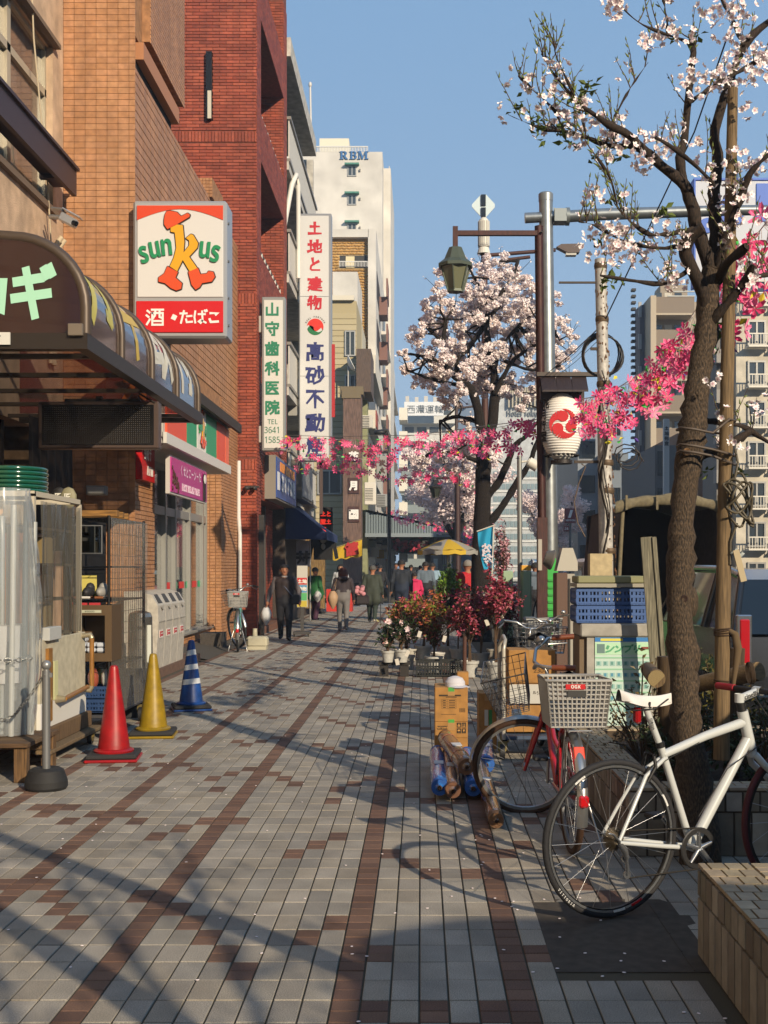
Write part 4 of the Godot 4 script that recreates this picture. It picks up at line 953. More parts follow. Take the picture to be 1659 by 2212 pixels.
	for i in 4: b = N(); glyph(b,"土地物産"[i],face(V(1,0,0),V(0,1,0),P(1440,925 + i * 11,44.98)),0.16,0.03); part("character",b,mt("#303840",0.5),t)
	b = N(); b.bx(P(1434,1075,45.1),P(1446,1310,45.1) + V(0,0,-0.2)); part("post",b,mt("#4f5356",0.5),t)
	d = 40.0
	t = thing("cream_apartment_tower","sunlit cream apartment tower with paired balcony windows at the right edge","building",V(PX(1640,d),0,-d))
	var cw := mt("#c6bfae",0.85,0,{"tex": "soft","sc": 3})
	part("wall",slab(PX(1590,d),PX(1900,d),0,PY(610,d),d,d + 4),cw,t)
	part("side_wall",slab(PX(1556,d),PX(1596,d),0,PY(640,d),d + 0.5,d + 2.5),mt("#75726d",0.85),t)
	for f in 9:
		var y := PY(660,d) - f * 1.36
		for k in 3:
			var x := PX(1614 + k * 60,d)
			win(t,x,x + 0.62,y,y + 0.85,-d,fr,glass)
			b = N(); b.bx(V(x - 0.08,y - 0.12,-d + 0.1),V(x + 0.7,y - 0.06,-d + 0.5)); b.bx(V(x - 0.08,y + 0.3,-d + 0.46),V(x + 0.7,y + 0.34,-d + 0.5))
			for i in 9: b.bx(V(x - 0.06 + i * 0.093,y - 0.06,-d + 0.47),V(x - 0.04 + i * 0.093,y + 0.3,-d + 0.49))
			part("balcony_railing",b,mt("#c9c5b8",0.5),t)
		part("side_window",slab(PX(1566,d),PX(1580,d),y,y + 0.8,d + 0.44,d + 0.54),glass,t)
		part("side_balcony",slab(PX(1556,d) - 0.1,PX(1575,d),y - 0.55,y - 0.1,d + 0.1,d + 0.55),mt("#8d8a84",0.8),t)
	d = 41.0
	t = thing("billboard","large white billboard with blue lettering behind the nearest tree","sign",P(1600,640,d))
	panel(t,"board",1502,1720,388,615,d,0.5,mt("#b6bac2",0.6)); panel(t,"border",1499,1723,384,389,d - 0.05,0.5,mt("#2b5cb5",0.5)); panel(t,"border",1499,1503,389,620,d - 0.05,0.5,mt("#2b5cb5",0.5)); panel(t,"border",1503,1723,613,619,d - 0.05,0.5,mt("#2b5cb5",0.5))
	panel(t,"blue_stroke",1634,1660,396,478,d - 0.04,0.06,mt("#2b5cb5",0.5))
	word("lettering","a",mt("#2b5cb5",0.5),t,t.transform.affine_inverse() * face(V(1,0,0),V(0,1,0),P(1535,470,d - 0.02)),1.1,"Droid Sans",true,1.0,0.05)
	word("lettering","G",mt("#2b5cb5",0.5),t,t.transform.affine_inverse() * face(V(1,0,0),V(0,1,0),P(1580,455,d - 0.02)),1.0,"Droid Sans",true,1.0,0.05)
	b = N(); b.tube([P(1610,600,d + 0.7),P(1610,640,d + 0.7)],0.12,8); b.tube([P(1690,600,d + 0.7),P(1690,640,d + 0.7)],0.12,8); part("support",b,mt("#6e7276",0.5),t)
func make_arcade():
	var d := 56.0
	var t := thing("arcade_roof","ribbed grey metal roof of the shopping arcade over the far pavement","canopy",V(PX(905,d),0,-d))
	var m := mt("#6d7a80",0.6,0.2)
	var xa := PX(789,d); var xb := PX(938,d)
	var n := 26
	for i in n:
		var u0 := float(i) / n; var u1 := float(i + 1) / n
		var y1 := lerpf(PY(1106,d),PY(1138,d),(u0 + u1) / 2)
		var b := N(); b.cbox(V(lerpf(xa,xb,(u0 + u1) / 2),(PY(1154,d) + y1) / 2,-d),V((xb - xa) / n - 0.02,y1 - PY(1154,d),0.06),0.012); part("fascia_panel",b,m,t)
	var b := N()
	b.quad(V(xa,PY(1106,d),-d),V(xb,PY(1138,d),-d),V(xb,PY(1138,d),-130),V(xa,PY(1106,d),-130)); b.quad(V(xa,PY(1106,d) + 0.12,-d),V(xb,PY(1138,d) + 0.12,-d),V(xb,PY(1138,d) + 0.12,-130),V(xa,PY(1106,d) + 0.12,-130)); part("roof_sheet",b,mt("#596268",0.5,0.3),t)
	b = N(); b.bx(V(xa,PY(1160,d),-d + 0.1),V(xb + 0.1,PY(1152,d),-d - 0.2)); b.bx(V(xb - 0.1,PY(1160,d),-d),V(xb + 0.05,PY(1152,d),-130)); part("gutter",b,mt("#7f8a90",0.5,0.3),t)
	b = slab(PX(938,d),PX(998,d),PY(1160,d),PY(1156,d),d,128); part("outer_roof",b,mt("#56626c",0.5,0.3),t)
	b = N()
	for i in 4: b.bx(V(PX(940,d),PY(1150 - i * 3.2,d),-d - i * 0.4),V(PX(998,d),PY(1148 - i * 3.2,d),-d - i * 0.4 - 0.3))
	part("roof_rails",b,mt("#6c7f92",0.5,0.3),t)
	for i in 9: b = N(); b.tube([V(xb - 0.1,PY(1156,d),-d - 0.6 - i * 8),V(xb - 0.1,-0.0,-d - 0.6 - i * 8)],0.07,8); part("post",b,mt("#3c3f42",0.5,0.3),t)
	for i in 9: b = N(); b.tube([V(PX(992,d),PY(1156,d),-d - 0.6 - i * 8),V(PX(992,d),-0.0,-d - 0.6 - i * 8)],0.07,8); part("post",b,mt("#3c3f42",0.5,0.3),t)
	for i in 7: b = N(); b.bx(V(xa,PY(1160,d) - 0.1,-d - 3 - i * 9),V(xb,PY(1160,d) + 0.1,-d - 3.2 - i * 9)); part("beam",b,mt("#33332f",0.7),t)
	var cols := ["#5c4d3e","#3e4a4a","#6a5a45","#4a3d3d","#59604f","#4d4338"]
	for i in 6:
		var z := 57.0 + i * 8.5
		var sh := thing("arcade_shop",["first arcade shop with open dark front next to the brown pillar","second arcade shop in from the brown pillar with a bluish front","third arcade shop in from the brown pillar","fourth arcade shop in from the brown pillar","fifth arcade shop in from the brown pillar","farthest arcade shop in the dark passage"][i],"shop",V(-3,0,-z))
		part("wall",slab(-9,-2.9,0,4.0,z,z + 8.4),mt(cols[i],0.85),sh)
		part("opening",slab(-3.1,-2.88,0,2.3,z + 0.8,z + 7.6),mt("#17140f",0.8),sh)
		part("sign_board",slab(-2.9,-2.78,2.35,2.9,z + 0.5,z + 7.9),mt(["#b5413a","#c9c2ae","#3c6a92","#c7a540","#bcb8ae","#8f4038"][i],0.6),sh)
		part("hanging_sign",slab(-2.7,-2.1,2.0,2.5,z + 3,z + 3.12),mt(["#d8d5cc","#c9a23a","#c0ccd0","#bb4a44","#d6d2c6","#7fa0b0"][i],0.6),sh)
	var fm := flower_mesh(0.13)
	for i in 3:
		var s := thing("hanging_decoration",["row of red paper blossoms just inside the arcade","second row of red paper blossoms inside the arcade","deepest row of red paper blossoms inside the arcade"][i],"decoration",V(0,2.9,-60 - i * 7),0,"red blossom rows under the arcade roof")
		var xf := []
		for k in 70: xf.append(Transform3D(Basis.from_euler(V(rr(0,6),rr(0,6),rr(0,6))),V(rr(-1.6,3.2),rr(-0.55,0.1),rr(-2,2))))
		stuff(multi("blossom",fm,mt("#a8324a",0.6),s,xf))
func flower_mesh(r: float,petals := 5,cup := 0.35,c0 := Color(1,1,1),c1 := Color(1,1,1),pw := 0.40) -> ArrayMesh:
	var b := N()
	for i in petals:
		var a := TAU * i / petals; var u := V(cos(a),sin(a),0); var w := V(-sin(a),cos(a),0); var z := V(0,0,1)
		var p0 := Vector3.ZERO
		var pl := u * r * 0.6 + w * r * pw + z * r * cup * 0.4; var pr := u * r * 0.6 - w * r * pw + z * r * cup * 0.4
		var pm := u * r * 0.62 + z * r * cup * 0.15
		var tl := u * r + w * r * pw * 0.4 + z * r * cup; var tr := u * r - w * r * pw * 0.4 + z * r * cup; var tm := u * r * 0.9 + z * r * cup * 0.85
		for t in [[p0,pl,pm],[p0,pm,pr],[pl,tl,tm],[pl,tm,pm],[pm,tm,tr],[pm,tr,pr]]:
			var n: Vector3 = (t[1] - t[0]).cross(t[2] - t[0]).normalized()
			if n.z < 0: n = -n
			var k := b.v.size()
			b.tri(t[0],t[1],t[2],n,n,n)
			for e in 3: b.c[k + e] = c0.lerp(c1,clampf(b.v[k + e].length() / r * 1.4,0,1))
	return b.mesh()
func leaf_mesh(l: float,w: float,cup := 0.15) -> ArrayMesh:
	var b := N()
	var m := [V(0,0,0),V(w * 0.5,l * 0.45,l * cup),V(0,l,0),V(-w * 0.5,l * 0.45,l * cup),V(0,l * 0.5,0)]
	for t in [[0,1,4],[1,2,4],[2,3,4],[3,0,4]]:
		var n: Vector3 = (m[t[1]] - m[t[0]]).cross(m[t[2]] - m[t[0]]).normalized()
		b.tri(m[t[0]],m[t[1]],m[t[2]],n,n,n)
	return b.mesh()
func anyway() -> Basis: return Basis.from_euler(V(rr(-PI,PI),rr(-PI,PI),rr(-PI,PI)))
func in_ball() -> Vector3:
	while true:
		var p := V(rr(-1,1),rr(-1,1),rr(-1,1))
		if p.length() < 1.0: return p
	return Vector3.ZERO
func curve(pts: Array,rad: Array,n := 4) -> Array:
	var P2 := []; var R2 := []
	for i in pts.size() - 1:
		for k in n:
			var u := float(k) / n
			var a: Vector3 = pts[maxi(i - 1,0)]; var b: Vector3 = pts[i]; var c: Vector3 = pts[i + 1]; var d: Vector3 = pts[mini(i + 2,pts.size() - 1)]
			P2.append(b.cubic_interpolate(c,a,d,u)); R2.append(lerpf(rad[i],rad[i + 1],u))
	P2.append(pts[-1]); R2.append(rad[-1])
	return [P2,R2]
func limb(s: String,d: float,dz: float) -> Array:
	var pts := []; var rad := []
	var q := s.split(" ")
	for i in q.size():
		var e := q[i].split(",")
		var dd := d + dz * i / maxf(1,q.size() - 1)
		pts.append(P(e[0].to_float(),e[1].to_float(),dd)); rad.append(e[2].to_float() / F * dd)
	return curve(pts,rad)
func gnarl(b: MB,a: Array,sides: int,amp := 0.10) -> void:
	var k := b.v.size()
	b.tube(a[0],a[1],sides)
	for i in range(k,b.v.size()):
		var p := b.v[i]
		var w := sin(p.x * 41.0 + p.y * 23.0) * sin(p.y * 37.0 - p.z * 29.0) + 0.6 * sin(p.y * 71.0 + p.x * 53.0)
		b.v[i] = p + b.n[i] * w * amp * 0.06
func twig(b: MB,buds: Array,at: Vector3,dir: Vector3,l: float,r0: float,lift := 0.35) -> Array:
	var pts := [at]; var rad := [r0]
	var d := dir.normalized(); var n := 5
	for i in n:
		d = (d + V(rr(-0.16,0.16),lift * 0.3 + rr(-0.08,0.1),rr(-0.16,0.16))).normalized()
		pts.append(pts[-1] + d * l / n); rad.append(lerpf(r0,r0 * 0.35,float(i + 1) / n))
	b.tube(pts,rad,5,false)
	for i in int(l / 0.045):
		var u := (i + 0.6) * 0.045 / l * n
		var j := mini(int(u),n - 1)
		var p: Vector3 = (pts[j] as Vector3).lerp(pts[j + 1],u - j)
		var ax: Vector3 = (pts[j + 1] - pts[j]).normalized()
		var side := ax.cross(in_ball()).normalized()
		buds.append(turned(p,(ax + side * 0.7).normalized(),rr(0.7,1.3)))
	return pts
func turned(p: Vector3,up: Vector3,s: float) -> Transform3D:
	var x := up.cross(V(0.3,0.2,0.9)).normalized()
	return Transform3D(Basis(x * s,up * s,x.cross(up) * s),p)
func make_trees():
	var bark := mt("#715e4a",0.9,0,{"tex": "bark","sc": 0.16,"bump": 1.5,"bf": 0.035})
	var bark2 := mt("#3f3128",0.9,0,{"tex": "bark","sc": 0.3,"bump": 1.0,"bf": 0.07})
	var petal := mt("#ffffff",0.8,0,{"vc": true,"back": "#3a2c2c"})
	var d := 6.0
	var t := thing("cherry_tree","nearest cherry tree with scarred trunk and sparse white blossom on pruned limbs","tree",V(PX(1500,d),0,-d))
	var b := N()
	gnarl(b,limb("1514,1868,46 1504,1740,40 1492,1640,36 1482,1560,33 1478,1475,32 1470,1359,28 1468,1280,29 1471,1205,29 1474,1111,27 1485,1014,28 1494,950,28 1501,885,28 1511,804,27 1526,714,25 1531,633,22 1540,578,20",d,0.0),18,0.16)
	for k in [[1452,1262,12],[1492,1300,18],[1496,1420,20],[1496,1590,20]]: b.ball(P(k[0],k[1],d),V(1,2.0,1) * k[2] / F * d,10)
	part("trunk",b,bark,t)
	b = N(); b.lathe([Vector2(0.02,0.0),Vector2(0.016,0.006),Vector2(0.0,0.001)],P(1478,1293,d - 0.066),Basis(V(1,0,0),PI / 2),10); part("knot_scar",b,mt("#2a1a14",0.95),t)
	b = N(); b.lathe([Vector2(0.02,0.0),Vector2(0.018,0.014),Vector2(0.008,0.006),Vector2(0.0,0.004)],P(1483,976,d - 0.075),Basis(V(1,0,0),PI / 2),10); part("knot_scar",b,mt("#8a6a4a",0.95),t)
	var limbs := ["1540,590,17 1513,516,15 1497,455,14 1478,401,13 1436,366,11 1401,331,10 1359,316,6 1308,314,5 1266,297,5 1220,285,4 1166,277,3 1097,247,1.4",
		"1401,331,8 1359,293,8 1316,270,8 1285,248,6 1258,231,3","1478,401,11 1468,339,10 1478,300,9 1486,231,8 1493,154,7 1499,88,8","1498,95,4 1436,73,3 1389,54,2.4 1351,23,2 1328,-10,1.5",
		"1443,75,3 1440,40,2.5 1432,-8,2","1486,222,5 1532,193,5 1590,158,5 1660,118,5","1545,590,16 1547,540,15 1544,462,14 1544,404,13 1551,347,12 1544,293,11 1559,231,10 1574,185,9 1609,96,8 1670,40,7",
		"1606,100,5 1582,42,4 1555,-8,3","1540,400,6 1532,389,5 1482,339,5 1416,297,4","1546,600,13 1559,547,11 1578,482,9 1605,416,8 1621,374,6 1665,330,4","1550,610,9 1570,570,9 1613,532,9",
		"1528,690,16 1520,632,15 1494,578,14 1478,540,14 1493,512,13 1517,493,10","1512,492,6 1447,505,5 1401,505,4 1359,478,3 1335,447,2.4 1320,389,2 1289,339,1.2","1490,582,7 1467,597,6 1428,613,5 1359,605,4 1297,595,2.5",
		"1475,530,5 1420,536,4 1347,520,3 1289,489,2 1251,478,1.2","1530,700,13 1547,684,11 1582,643,9 1612,602,8 1628,572,5","1612,602,6 1641,596,6 1680,590,5","1500,985,9 1520,982,9 1552,975,9 1591,950,9 1624,930,7","1515,905,7 1540,911,7 1585,917,6 1620,930,5 1670,960,4",
		"1258,231,3 1230,200,2.5 1190,150,2 1170,118,1","1220,285,3 1196,238,2.4 1160,200,1.6 1120,165,1","1266,297,3 1250,230,2.4 1205,130,2 1198,100,1.2","1308,314,3 1330,250,2.4 1362,190,1.8 1400,135,1"]
	var lists := []
	b = N()
	for i in limbs.size():
		var a := limb(limbs[i],d,[0.0,-0.25,0.15,-0.2,0.1,0.2,0.25,0.2,-0.3,-0.2,-0.3,-0.15,-0.35,-0.25,-0.3,-0.2,0.2,0.1,0.15,-0.1,0.2,-0.2,0.1][i])
		gnarl(b,a,9,0.08); lists.append(a)
	part("limbs",b,mt("#4c3b2e",0.9,0,{"tex": "bark","sc": 0.16,"bump": 0.9,"bf": 0.035}),t)
	var tw := N(); var buds := []; var flowers := []
	var dens := [20,10,7,12,6,10,9,9,6,10,3,4,16,7,16,4,8,2,6,14,14,14,8]
	for i in lists.size():
		var pts: Array = lists[i][0]
		for k in dens[i]:
			var j := rng.randi_range(int(pts.size() * 0.3),pts.size() - 1)
			if rng.randf() < 0.85:
				var dir := V(rr(-0.55,0.45),rr(0.5,1.0),rr(-0.5,0.5))
				if i in [1,2,0] and rng.randf() < 0.4: dir = V(rr(-1.0,-0.4),rr(0.1,0.6),rr(-0.5,0.5))
				var e := twig(tw,buds,pts[j],dir,rr(0.08,0.30),0.0036)
				if rng.randf() < 0.14: flowers.append([e[3],0.05,5])
			if rng.randf() < 0.16: flowers.append([pts[j] + V(rr(-0.02,0.02),rr(-0.03,0.03),rr(-0.02,0.02)),rr(0.04,0.085),rng.randi_range(7,17)])
	for q in "1340,292,10 1380,300,18 1400,330,20 1390,350,20 1420,300,16 1440,318,16 1352,318,14 1300,325,10 1255,298,12 1285,282,12 1225,255,12 1210,225,12 1190,185,10 1440,60,18 1480,75,14 1420,80,12 1400,88,10 1500,150,18 1478,165,12 1510,190,16 1545,170,16 1560,150,18 1590,130,20 1620,105,20 1650,140,20 1640,165,18 1600,165,14 1545,25,20 1590,20,18 1525,15,14 1620,15,14 1560,70,14 1500,300,10 1520,355,16 1540,380,12 1560,420,14 1600,340,18 1630,370,18 1650,350,16 1580,350,12 1450,500,16 1430,485,12 1460,520,10 1350,540,18 1380,555,18 1330,545,14 1310,555,12 1400,530,14 1270,545,8 1450,590,10 1470,610,10 1285,410,9 1300,430,6 1345,490,12 1620,240,10 1640,480,8 1605,420,10 1590,390,12 1540,820,8 1532,760,7 1650,870,10 1600,950,8 1560,900,5 1090,245,6 1170,270,8 1150,240,6 1088,160,5".split(" "):
		var e := q.split(","); flowers.append([P(e[0].to_float(),e[1].to_float(),d + rr(-0.25,0.2)),0.065,int(e[2].to_float() * 0.8)])
	part("twigs",tw,mt("#4a3c30",0.9),t)
	var iv := t.transform.affine_inverse()
	var bm := N(); bm.lathe([Vector2(0,0),Vector2(0.0045,0.007),Vector2(0.0036,0.016),Vector2(0,0.03)],Vector3.ZERO,Basis.IDENTITY,5)
	stuff(multi("leaf_buds",bm.mesh(),mt("#6d7a3e",0.8),t,buds.map(func(x): return iv * x)))
	var leaf := []
	for q in "1215,282,9 1255,205,9 1250,235,9 1340,330,6 1290,350,4 1310,610,8 1330,600,7 1500,82,8 1470,70,6 1300,520,6 1160,270,7 1120,230,6 1430,455,7 1230,300,6 1280,190,6 1180,285,6 1335,430,4 1545,740,7 1540,700,6 1520,1010,6 1600,1020,5".split(" "):
		var e := q.split(",")
		for k in int(e[2].to_float() * 1.6): leaf.append(iv * Transform3D(anyway() * Basis.from_scale(V(1,1,1) * rr(0.7,1.3)),P(e[0].to_float(),e[1].to_float(),d) + in_ball() * 0.05))
	stuff(multi("young_leaves",leaf_mesh(0.05,0.022),mt("#4d5c22",0.7,0,{"back": "#28300c"}),t,leaf))
	var fx := []
	for f in flowers:
		for k in f[2]:
			var o: Vector3 = in_ball().normalized() * f[1] * rr(0.55,1.0)
			var z: Vector3 = (o + in_ball() * 0.03).normalized(); var x: Vector3 = z.cross(V(0.1,1,0.3)).normalized()
			fx.append(iv * Transform3D(Basis(x,z.cross(x),z) * Basis(V(0,0,1),rr(0,6)),f[0] + o))
	stuff(multi("blossom",flower_mesh(0.0185,5,0.35,lin("#b87c8a"),lin("#f6f0ee")),petal,t,fx))
	big_cherry("cherry_tree","big old cherry tree in full pale pink bloom behind the street lantern",24.0,1.0)
	small_cherry("cherry_tree","cherry tree in bloom farther off left of the big trunk",V(PX(985,46),0,-46),1.35,91)
	small_cherry("cherry_tree","small far cherry tree past the green cabinets across the road",V(PX(1545,44),0,-44),0.9,92)
	small_cherry("cherry_tree","far cherry tree behind the silver sign pole",V(PX(1190,70),0,-70),1.3,93)
	small_cherry("cherry_tree","cherry tree on the pavement behind the viewer",V(2.3,0,2.2),0.85,94)
	for q in [[V(2.18,0.3,-1.65),V(1.355,1.5,-1.65),V(0.65,2.52,-1.65),V(0.5,3.3,-1.5),0.07,"leaning young tree trunk in the corner planter beside the viewer"],[V(1.64,0.3,-0.72),V(1.164,1.5,-0.72),V(0.86,2.27,-0.72),V(0.7,3.2,-0.6),0.085,"thicker leaning young trunk in the corner planter nearest the viewer"]]:
		t = thing("young_tree",q[5],"tree",q[0])
		b = N(); gnarl(b,curve([q[0],q[1],q[2],q[3]],[q[4],q[4] * 0.9,q[4] * 0.75,q[4] * 0.3]),10,0.1); part("trunk",b,bark,t)
		b = N()
		for k in 3: b.tube([(q[2] as Vector3).lerp(q[3],k / 8.0),(q[2] as Vector3).lerp(q[3],k / 8.0) + V(rr(0.1,0.6),rr(0.1,0.5),rr(-0.3,0.4))],[0.012,0.004],5,false)
		part("twigs",b,bark,t)
func big_cherry(called: String,label: String,d: float,s: float) -> void:
	var bark2 := mt("#352a23",0.95,0,{"tex": "bark","sc": 0.4,"bump": 1.2,"bf": 0.07})
	var t := thing(called,label,"tree",V(PX(1050,d),0,-d))
	var b := N()
	gnarl(b,limb("1040,1390,24 1040,1230,21 1041,1173,20 1044,1069,17 1044,996,17 1046,940,16",d,0.0),14,0.3)
	part("trunk",b,bark2,t)
	var limbs := ["1044,960,11 1037,913,11 1029,871,10 1013,836,9 985,815,8 965,790,7 958,740,5 962,690,4","1046,960,13 1063,923,11 1067,882,11 1069,840,10 1065,790,8 1052,720,7 1056,670,5 1080,640,4","1050,1075,9 1079,1038,8 1100,990,7 1113,961,6 1138,940,4 1170,900,3",
		"1050,1140,9 1090,1086,8 1115,1044,7 1138,1011,6 1150,986,6 1163,950,5 1190,900,4 1215,850,3","985,815,6 990,770,5 1005,760,5 1040,712,5 1055,685,4 1090,650,3","1069,850,6 1100,790,5 1125,765,4 1160,745,3 1200,720,2","1066,800,5 1090,740,4 1130,690,3 1150,640,2","1013,836,5 960,825,4 920,815,3 880,800,2",
		"1044,1000,6 1000,985,4 960,975,3 920,985,2","1037,913,5 990,900,4 950,910,3","958,740,4 930,715,3 905,690,2","1090,780,4 1150,800,3 1210,790,2","1056,670,4 1030,610,3 1010,575,2","1080,640,4 1110,590,3 1120,560,2","965,790,4 920,770,3 880,765,2"]
	var nodes := []
	b = N()
	var dzs := [-0.5,0.3,-0.6,-0.9,0.8,-0.8,0.9,-0.7,-0.4,0.8,0.5,-0.9,-0.5,0.5,0.6]
	for i in limbs.size():
		var a := limb(limbs[i],d,dzs[i]); gnarl(b,a,7,0.2)
		for k in range(int(a[0].size() * 0.35),a[0].size()): nodes.append(a[0][k])
	part("limbs",b,bark2,t)
	var puffs := []
	for q in "1000,575,30 1040,570,28 1085,570,26 1120,590,26 1060,610,30 1020,610,30 1095,625,34 960,590,24 950,630,26 930,660,24 985,650,26 1040,655,32 1085,665,32 1130,640,30 1165,620,24 1190,650,22 1200,690,24 1150,680,26 1110,700,28 925,700,24 905,730,26 950,720,24 995,700,24 915,770,26 945,760,26 985,745,22 880,790,20 905,820,22 870,770,14 940,800,24 980,790,24 1005,800,26 1040,770,26 1075,745,28 1050,800,30 1095,790,28 1130,760,26 1165,735,26 1205,735,22 1235,720,16 1230,760,20 1190,780,26 1150,800,28 1110,830,26 1075,830,26 1035,830,28 1000,845,22 960,840,18 1160,850,24 1200,830,24 1230,810,18 1190,870,18 1130,870,20 1220,700,14 970,870,16 935,840,14 950,960,26 985,955,26 1015,975,24 920,990,20 960,1000,24 1000,1010,24 1030,950,20 1010,915,18 1060,985,16 1085,600,24 1140,710,24 1060,640,28 1010,640,26 985,610,24 1170,660,22 1000,720,14 1180,700,20 1215,780,18".split(" "):
		var e := q.split(","); puffs.append([P(e[0].to_float(),e[1].to_float(),d + rr(-1.3,1.3) * (1.0 if e[1].to_float() > 560 else 0.6)),e[2].to_float() / F * d])
	for i in 40:
		var o := in_ball(); puffs.append([P(1055 + o.x * 150,740 + o.y * 150,d + 0.8 + absf(o.z) * 1.2),rr(0.16,0.28)])
	for i in 22:
		var o := in_ball(); puffs.append([P(1050 + o.x * 165,735 + o.y * 165,d + o.z * 1.0),rr(0.14,0.24)])
	var fx := []; var tw := N(); var iv := t.transform.affine_inverse()
	for p in puffs:
		var best: Vector3 = nodes[0]
		for n in nodes:
			if n.distance_squared_to(p[0]) < best.distance_squared_to(p[0]): best = n
		var mid: Vector3 = best.lerp(p[0],0.5) + V(rr(-0.1,0.1),rr(-0.12,0.05),rr(-0.1,0.1))
		tw.tube([best,mid,p[0]],[0.025,0.018,0.008],5,false)
		for k in 3:
			var e2: Vector3 = p[0] + in_ball().normalized() * p[1] * rr(0.9,1.5) + V(0,0.06,0)
			tw.tube([p[0],e2],[0.007,0.004],4,false)
			for m in 2: fx.append(iv * Transform3D(anyway() * Basis.from_scale(Vector3.ONE * rr(0.8,1.3)),e2 + in_ball() * 0.05))
		var lobes := []
		for k in 7: lobes.append([in_ball() * p[1] * 0.95,p[1] * rr(0.28,0.5)])
		for k in int(520.0 * clampf(p[1] / 0.25,0.5,1.4)):
			var l = lobes[k % 7]
			var o := in_ball()
			if o.length() < 0.45: o = o.normalized() * 0.6
			fx.append(iv * Transform3D(anyway() * Basis.from_scale(Vector3.ONE * rr(0.75,1.25)),p[0] + l[0] + o * l[1] * V(1,0.8,1)))
	part("twigs",tw,bark2,t)
	var b3 := N()
	stuff(multi("blossom",flower_mesh(0.026,5,0.4,lin("#e6d2d2"),lin("#f8f2f0")),mt("#ffffff",0.85,0,{"vc": true,"back": "#7a6866"}),t,fx))
func small_cherry(called: String,label: String,at: Vector3,s: float,sd: int) -> void:
	var keep := rng.state
	rng.seed = sd
	var bark2 := mt("#352a23",0.95,0,{"tex": "bark","sc": 0.4,"bump": 1.2,"bf": 0.07})
	var t := thing(called,label,"tree",at)
	var b := N(); var tips := []
	var top := V(rr(-0.1,0.1),1.9,rr(-0.1,0.1)) * s
	gnarl(b,curve([V(0,-0.1,0),V(0.03,0.8,0.02) * s,top],[0.17 * s,0.13 * s,0.12 * s]),10,0.3)
	part("trunk",b,bark2,t,false)
	b = N()
	for i in 7:
		var a := TAU * i / 7 + rr(-0.3,0.3)
		var p := top; var dir := V(cos(a) * 0.8,rr(0.6,1.2),sin(a) * 0.8).normalized()
		var pts := [p]; var rad := [0.085 * s]
		for k in 4:
			dir = (dir + V(rr(-0.3,0.3),rr(-0.15,0.25),rr(-0.3,0.3))).normalized()
			p += dir * rr(0.45,0.7) * s; pts.append(p); rad.append(0.085 * s * (1.0 - 0.2 * (k + 1)))
			for m in 2:
				var e := p + (dir + in_ball() * 1.0).normalized() * rr(0.4,0.9) * s
				b.tube([p,e],[0.03 * s,0.008 * s],5,false); tips.append(e); tips.append(p.lerp(e,0.6))
		gnarl(b,curve(pts,rad),7,0.2)
	part("limbs",b,bark2,t,false)
	var fx := []
	for e in tips:
		var rad := rr(0.22,0.42) * s
		for k in int(150 if sd != 94 else 10): fx.append(Transform3D(anyway() * Basis.from_scale(Vector3.ONE * rr(0.8,1.3)),e + in_ball() * rad * V(1,0.8,1)))
	stuff(multi("blossom",flower_mesh(0.05 if sd != 94 else 0.025,5,0.4,lin("#d8bcc0"),lin("#efe4e2")),mt("#ffffff",0.85,0,{"vc": true,"back": "#7a6866"}),t,fx))
	rng.state = keep
func stick(pts: Array,r,sides := 10) -> MB:
	var b := N(); b.tube(pts,r,sides); return b
func street_lantern(t: Node3D,o: Vector3,s: float,m: Material,gm: Material) -> void:
	var b := N()
	b.lathe([Vector2(0.05,0.0),Vector2(0.11,-0.01),Vector2(0.14,-0.08),Vector2(0.19,-0.2),Vector2(0.29,-0.28),Vector2(0.29,-0.33),Vector2(0.0,-0.33)].map(func(v): return v * s),o,Basis(V(0,1,0),0.3),8,false); part("lantern_roof",b,m,t)
	b = N()
	b.lathe([Vector2(0.24,-0.33),Vector2(0.125,-0.70)].map(func(v): return v * s),o,Basis(V(0,1,0),0.3),6,false); part("lantern_glass",b,gm,t)
	b = N()
	for i in 6:
		var a := TAU * i / 6 - 0.3
		b.tube([o + V(cos(a) * 0.245,-0.33,sin(a) * 0.245) * s,o + V(cos(a) * 0.13,-0.71,sin(a) * 0.13) * s],0.014 * s,5)
	b.lathe([Vector2(0.14,-0.69),Vector2(0.14,-0.73),Vector2(0,-0.74)].map(func(v): return v * s),o,Basis(V(0,1,0),0.3),6,false); part("lantern_frame",b,m,t)
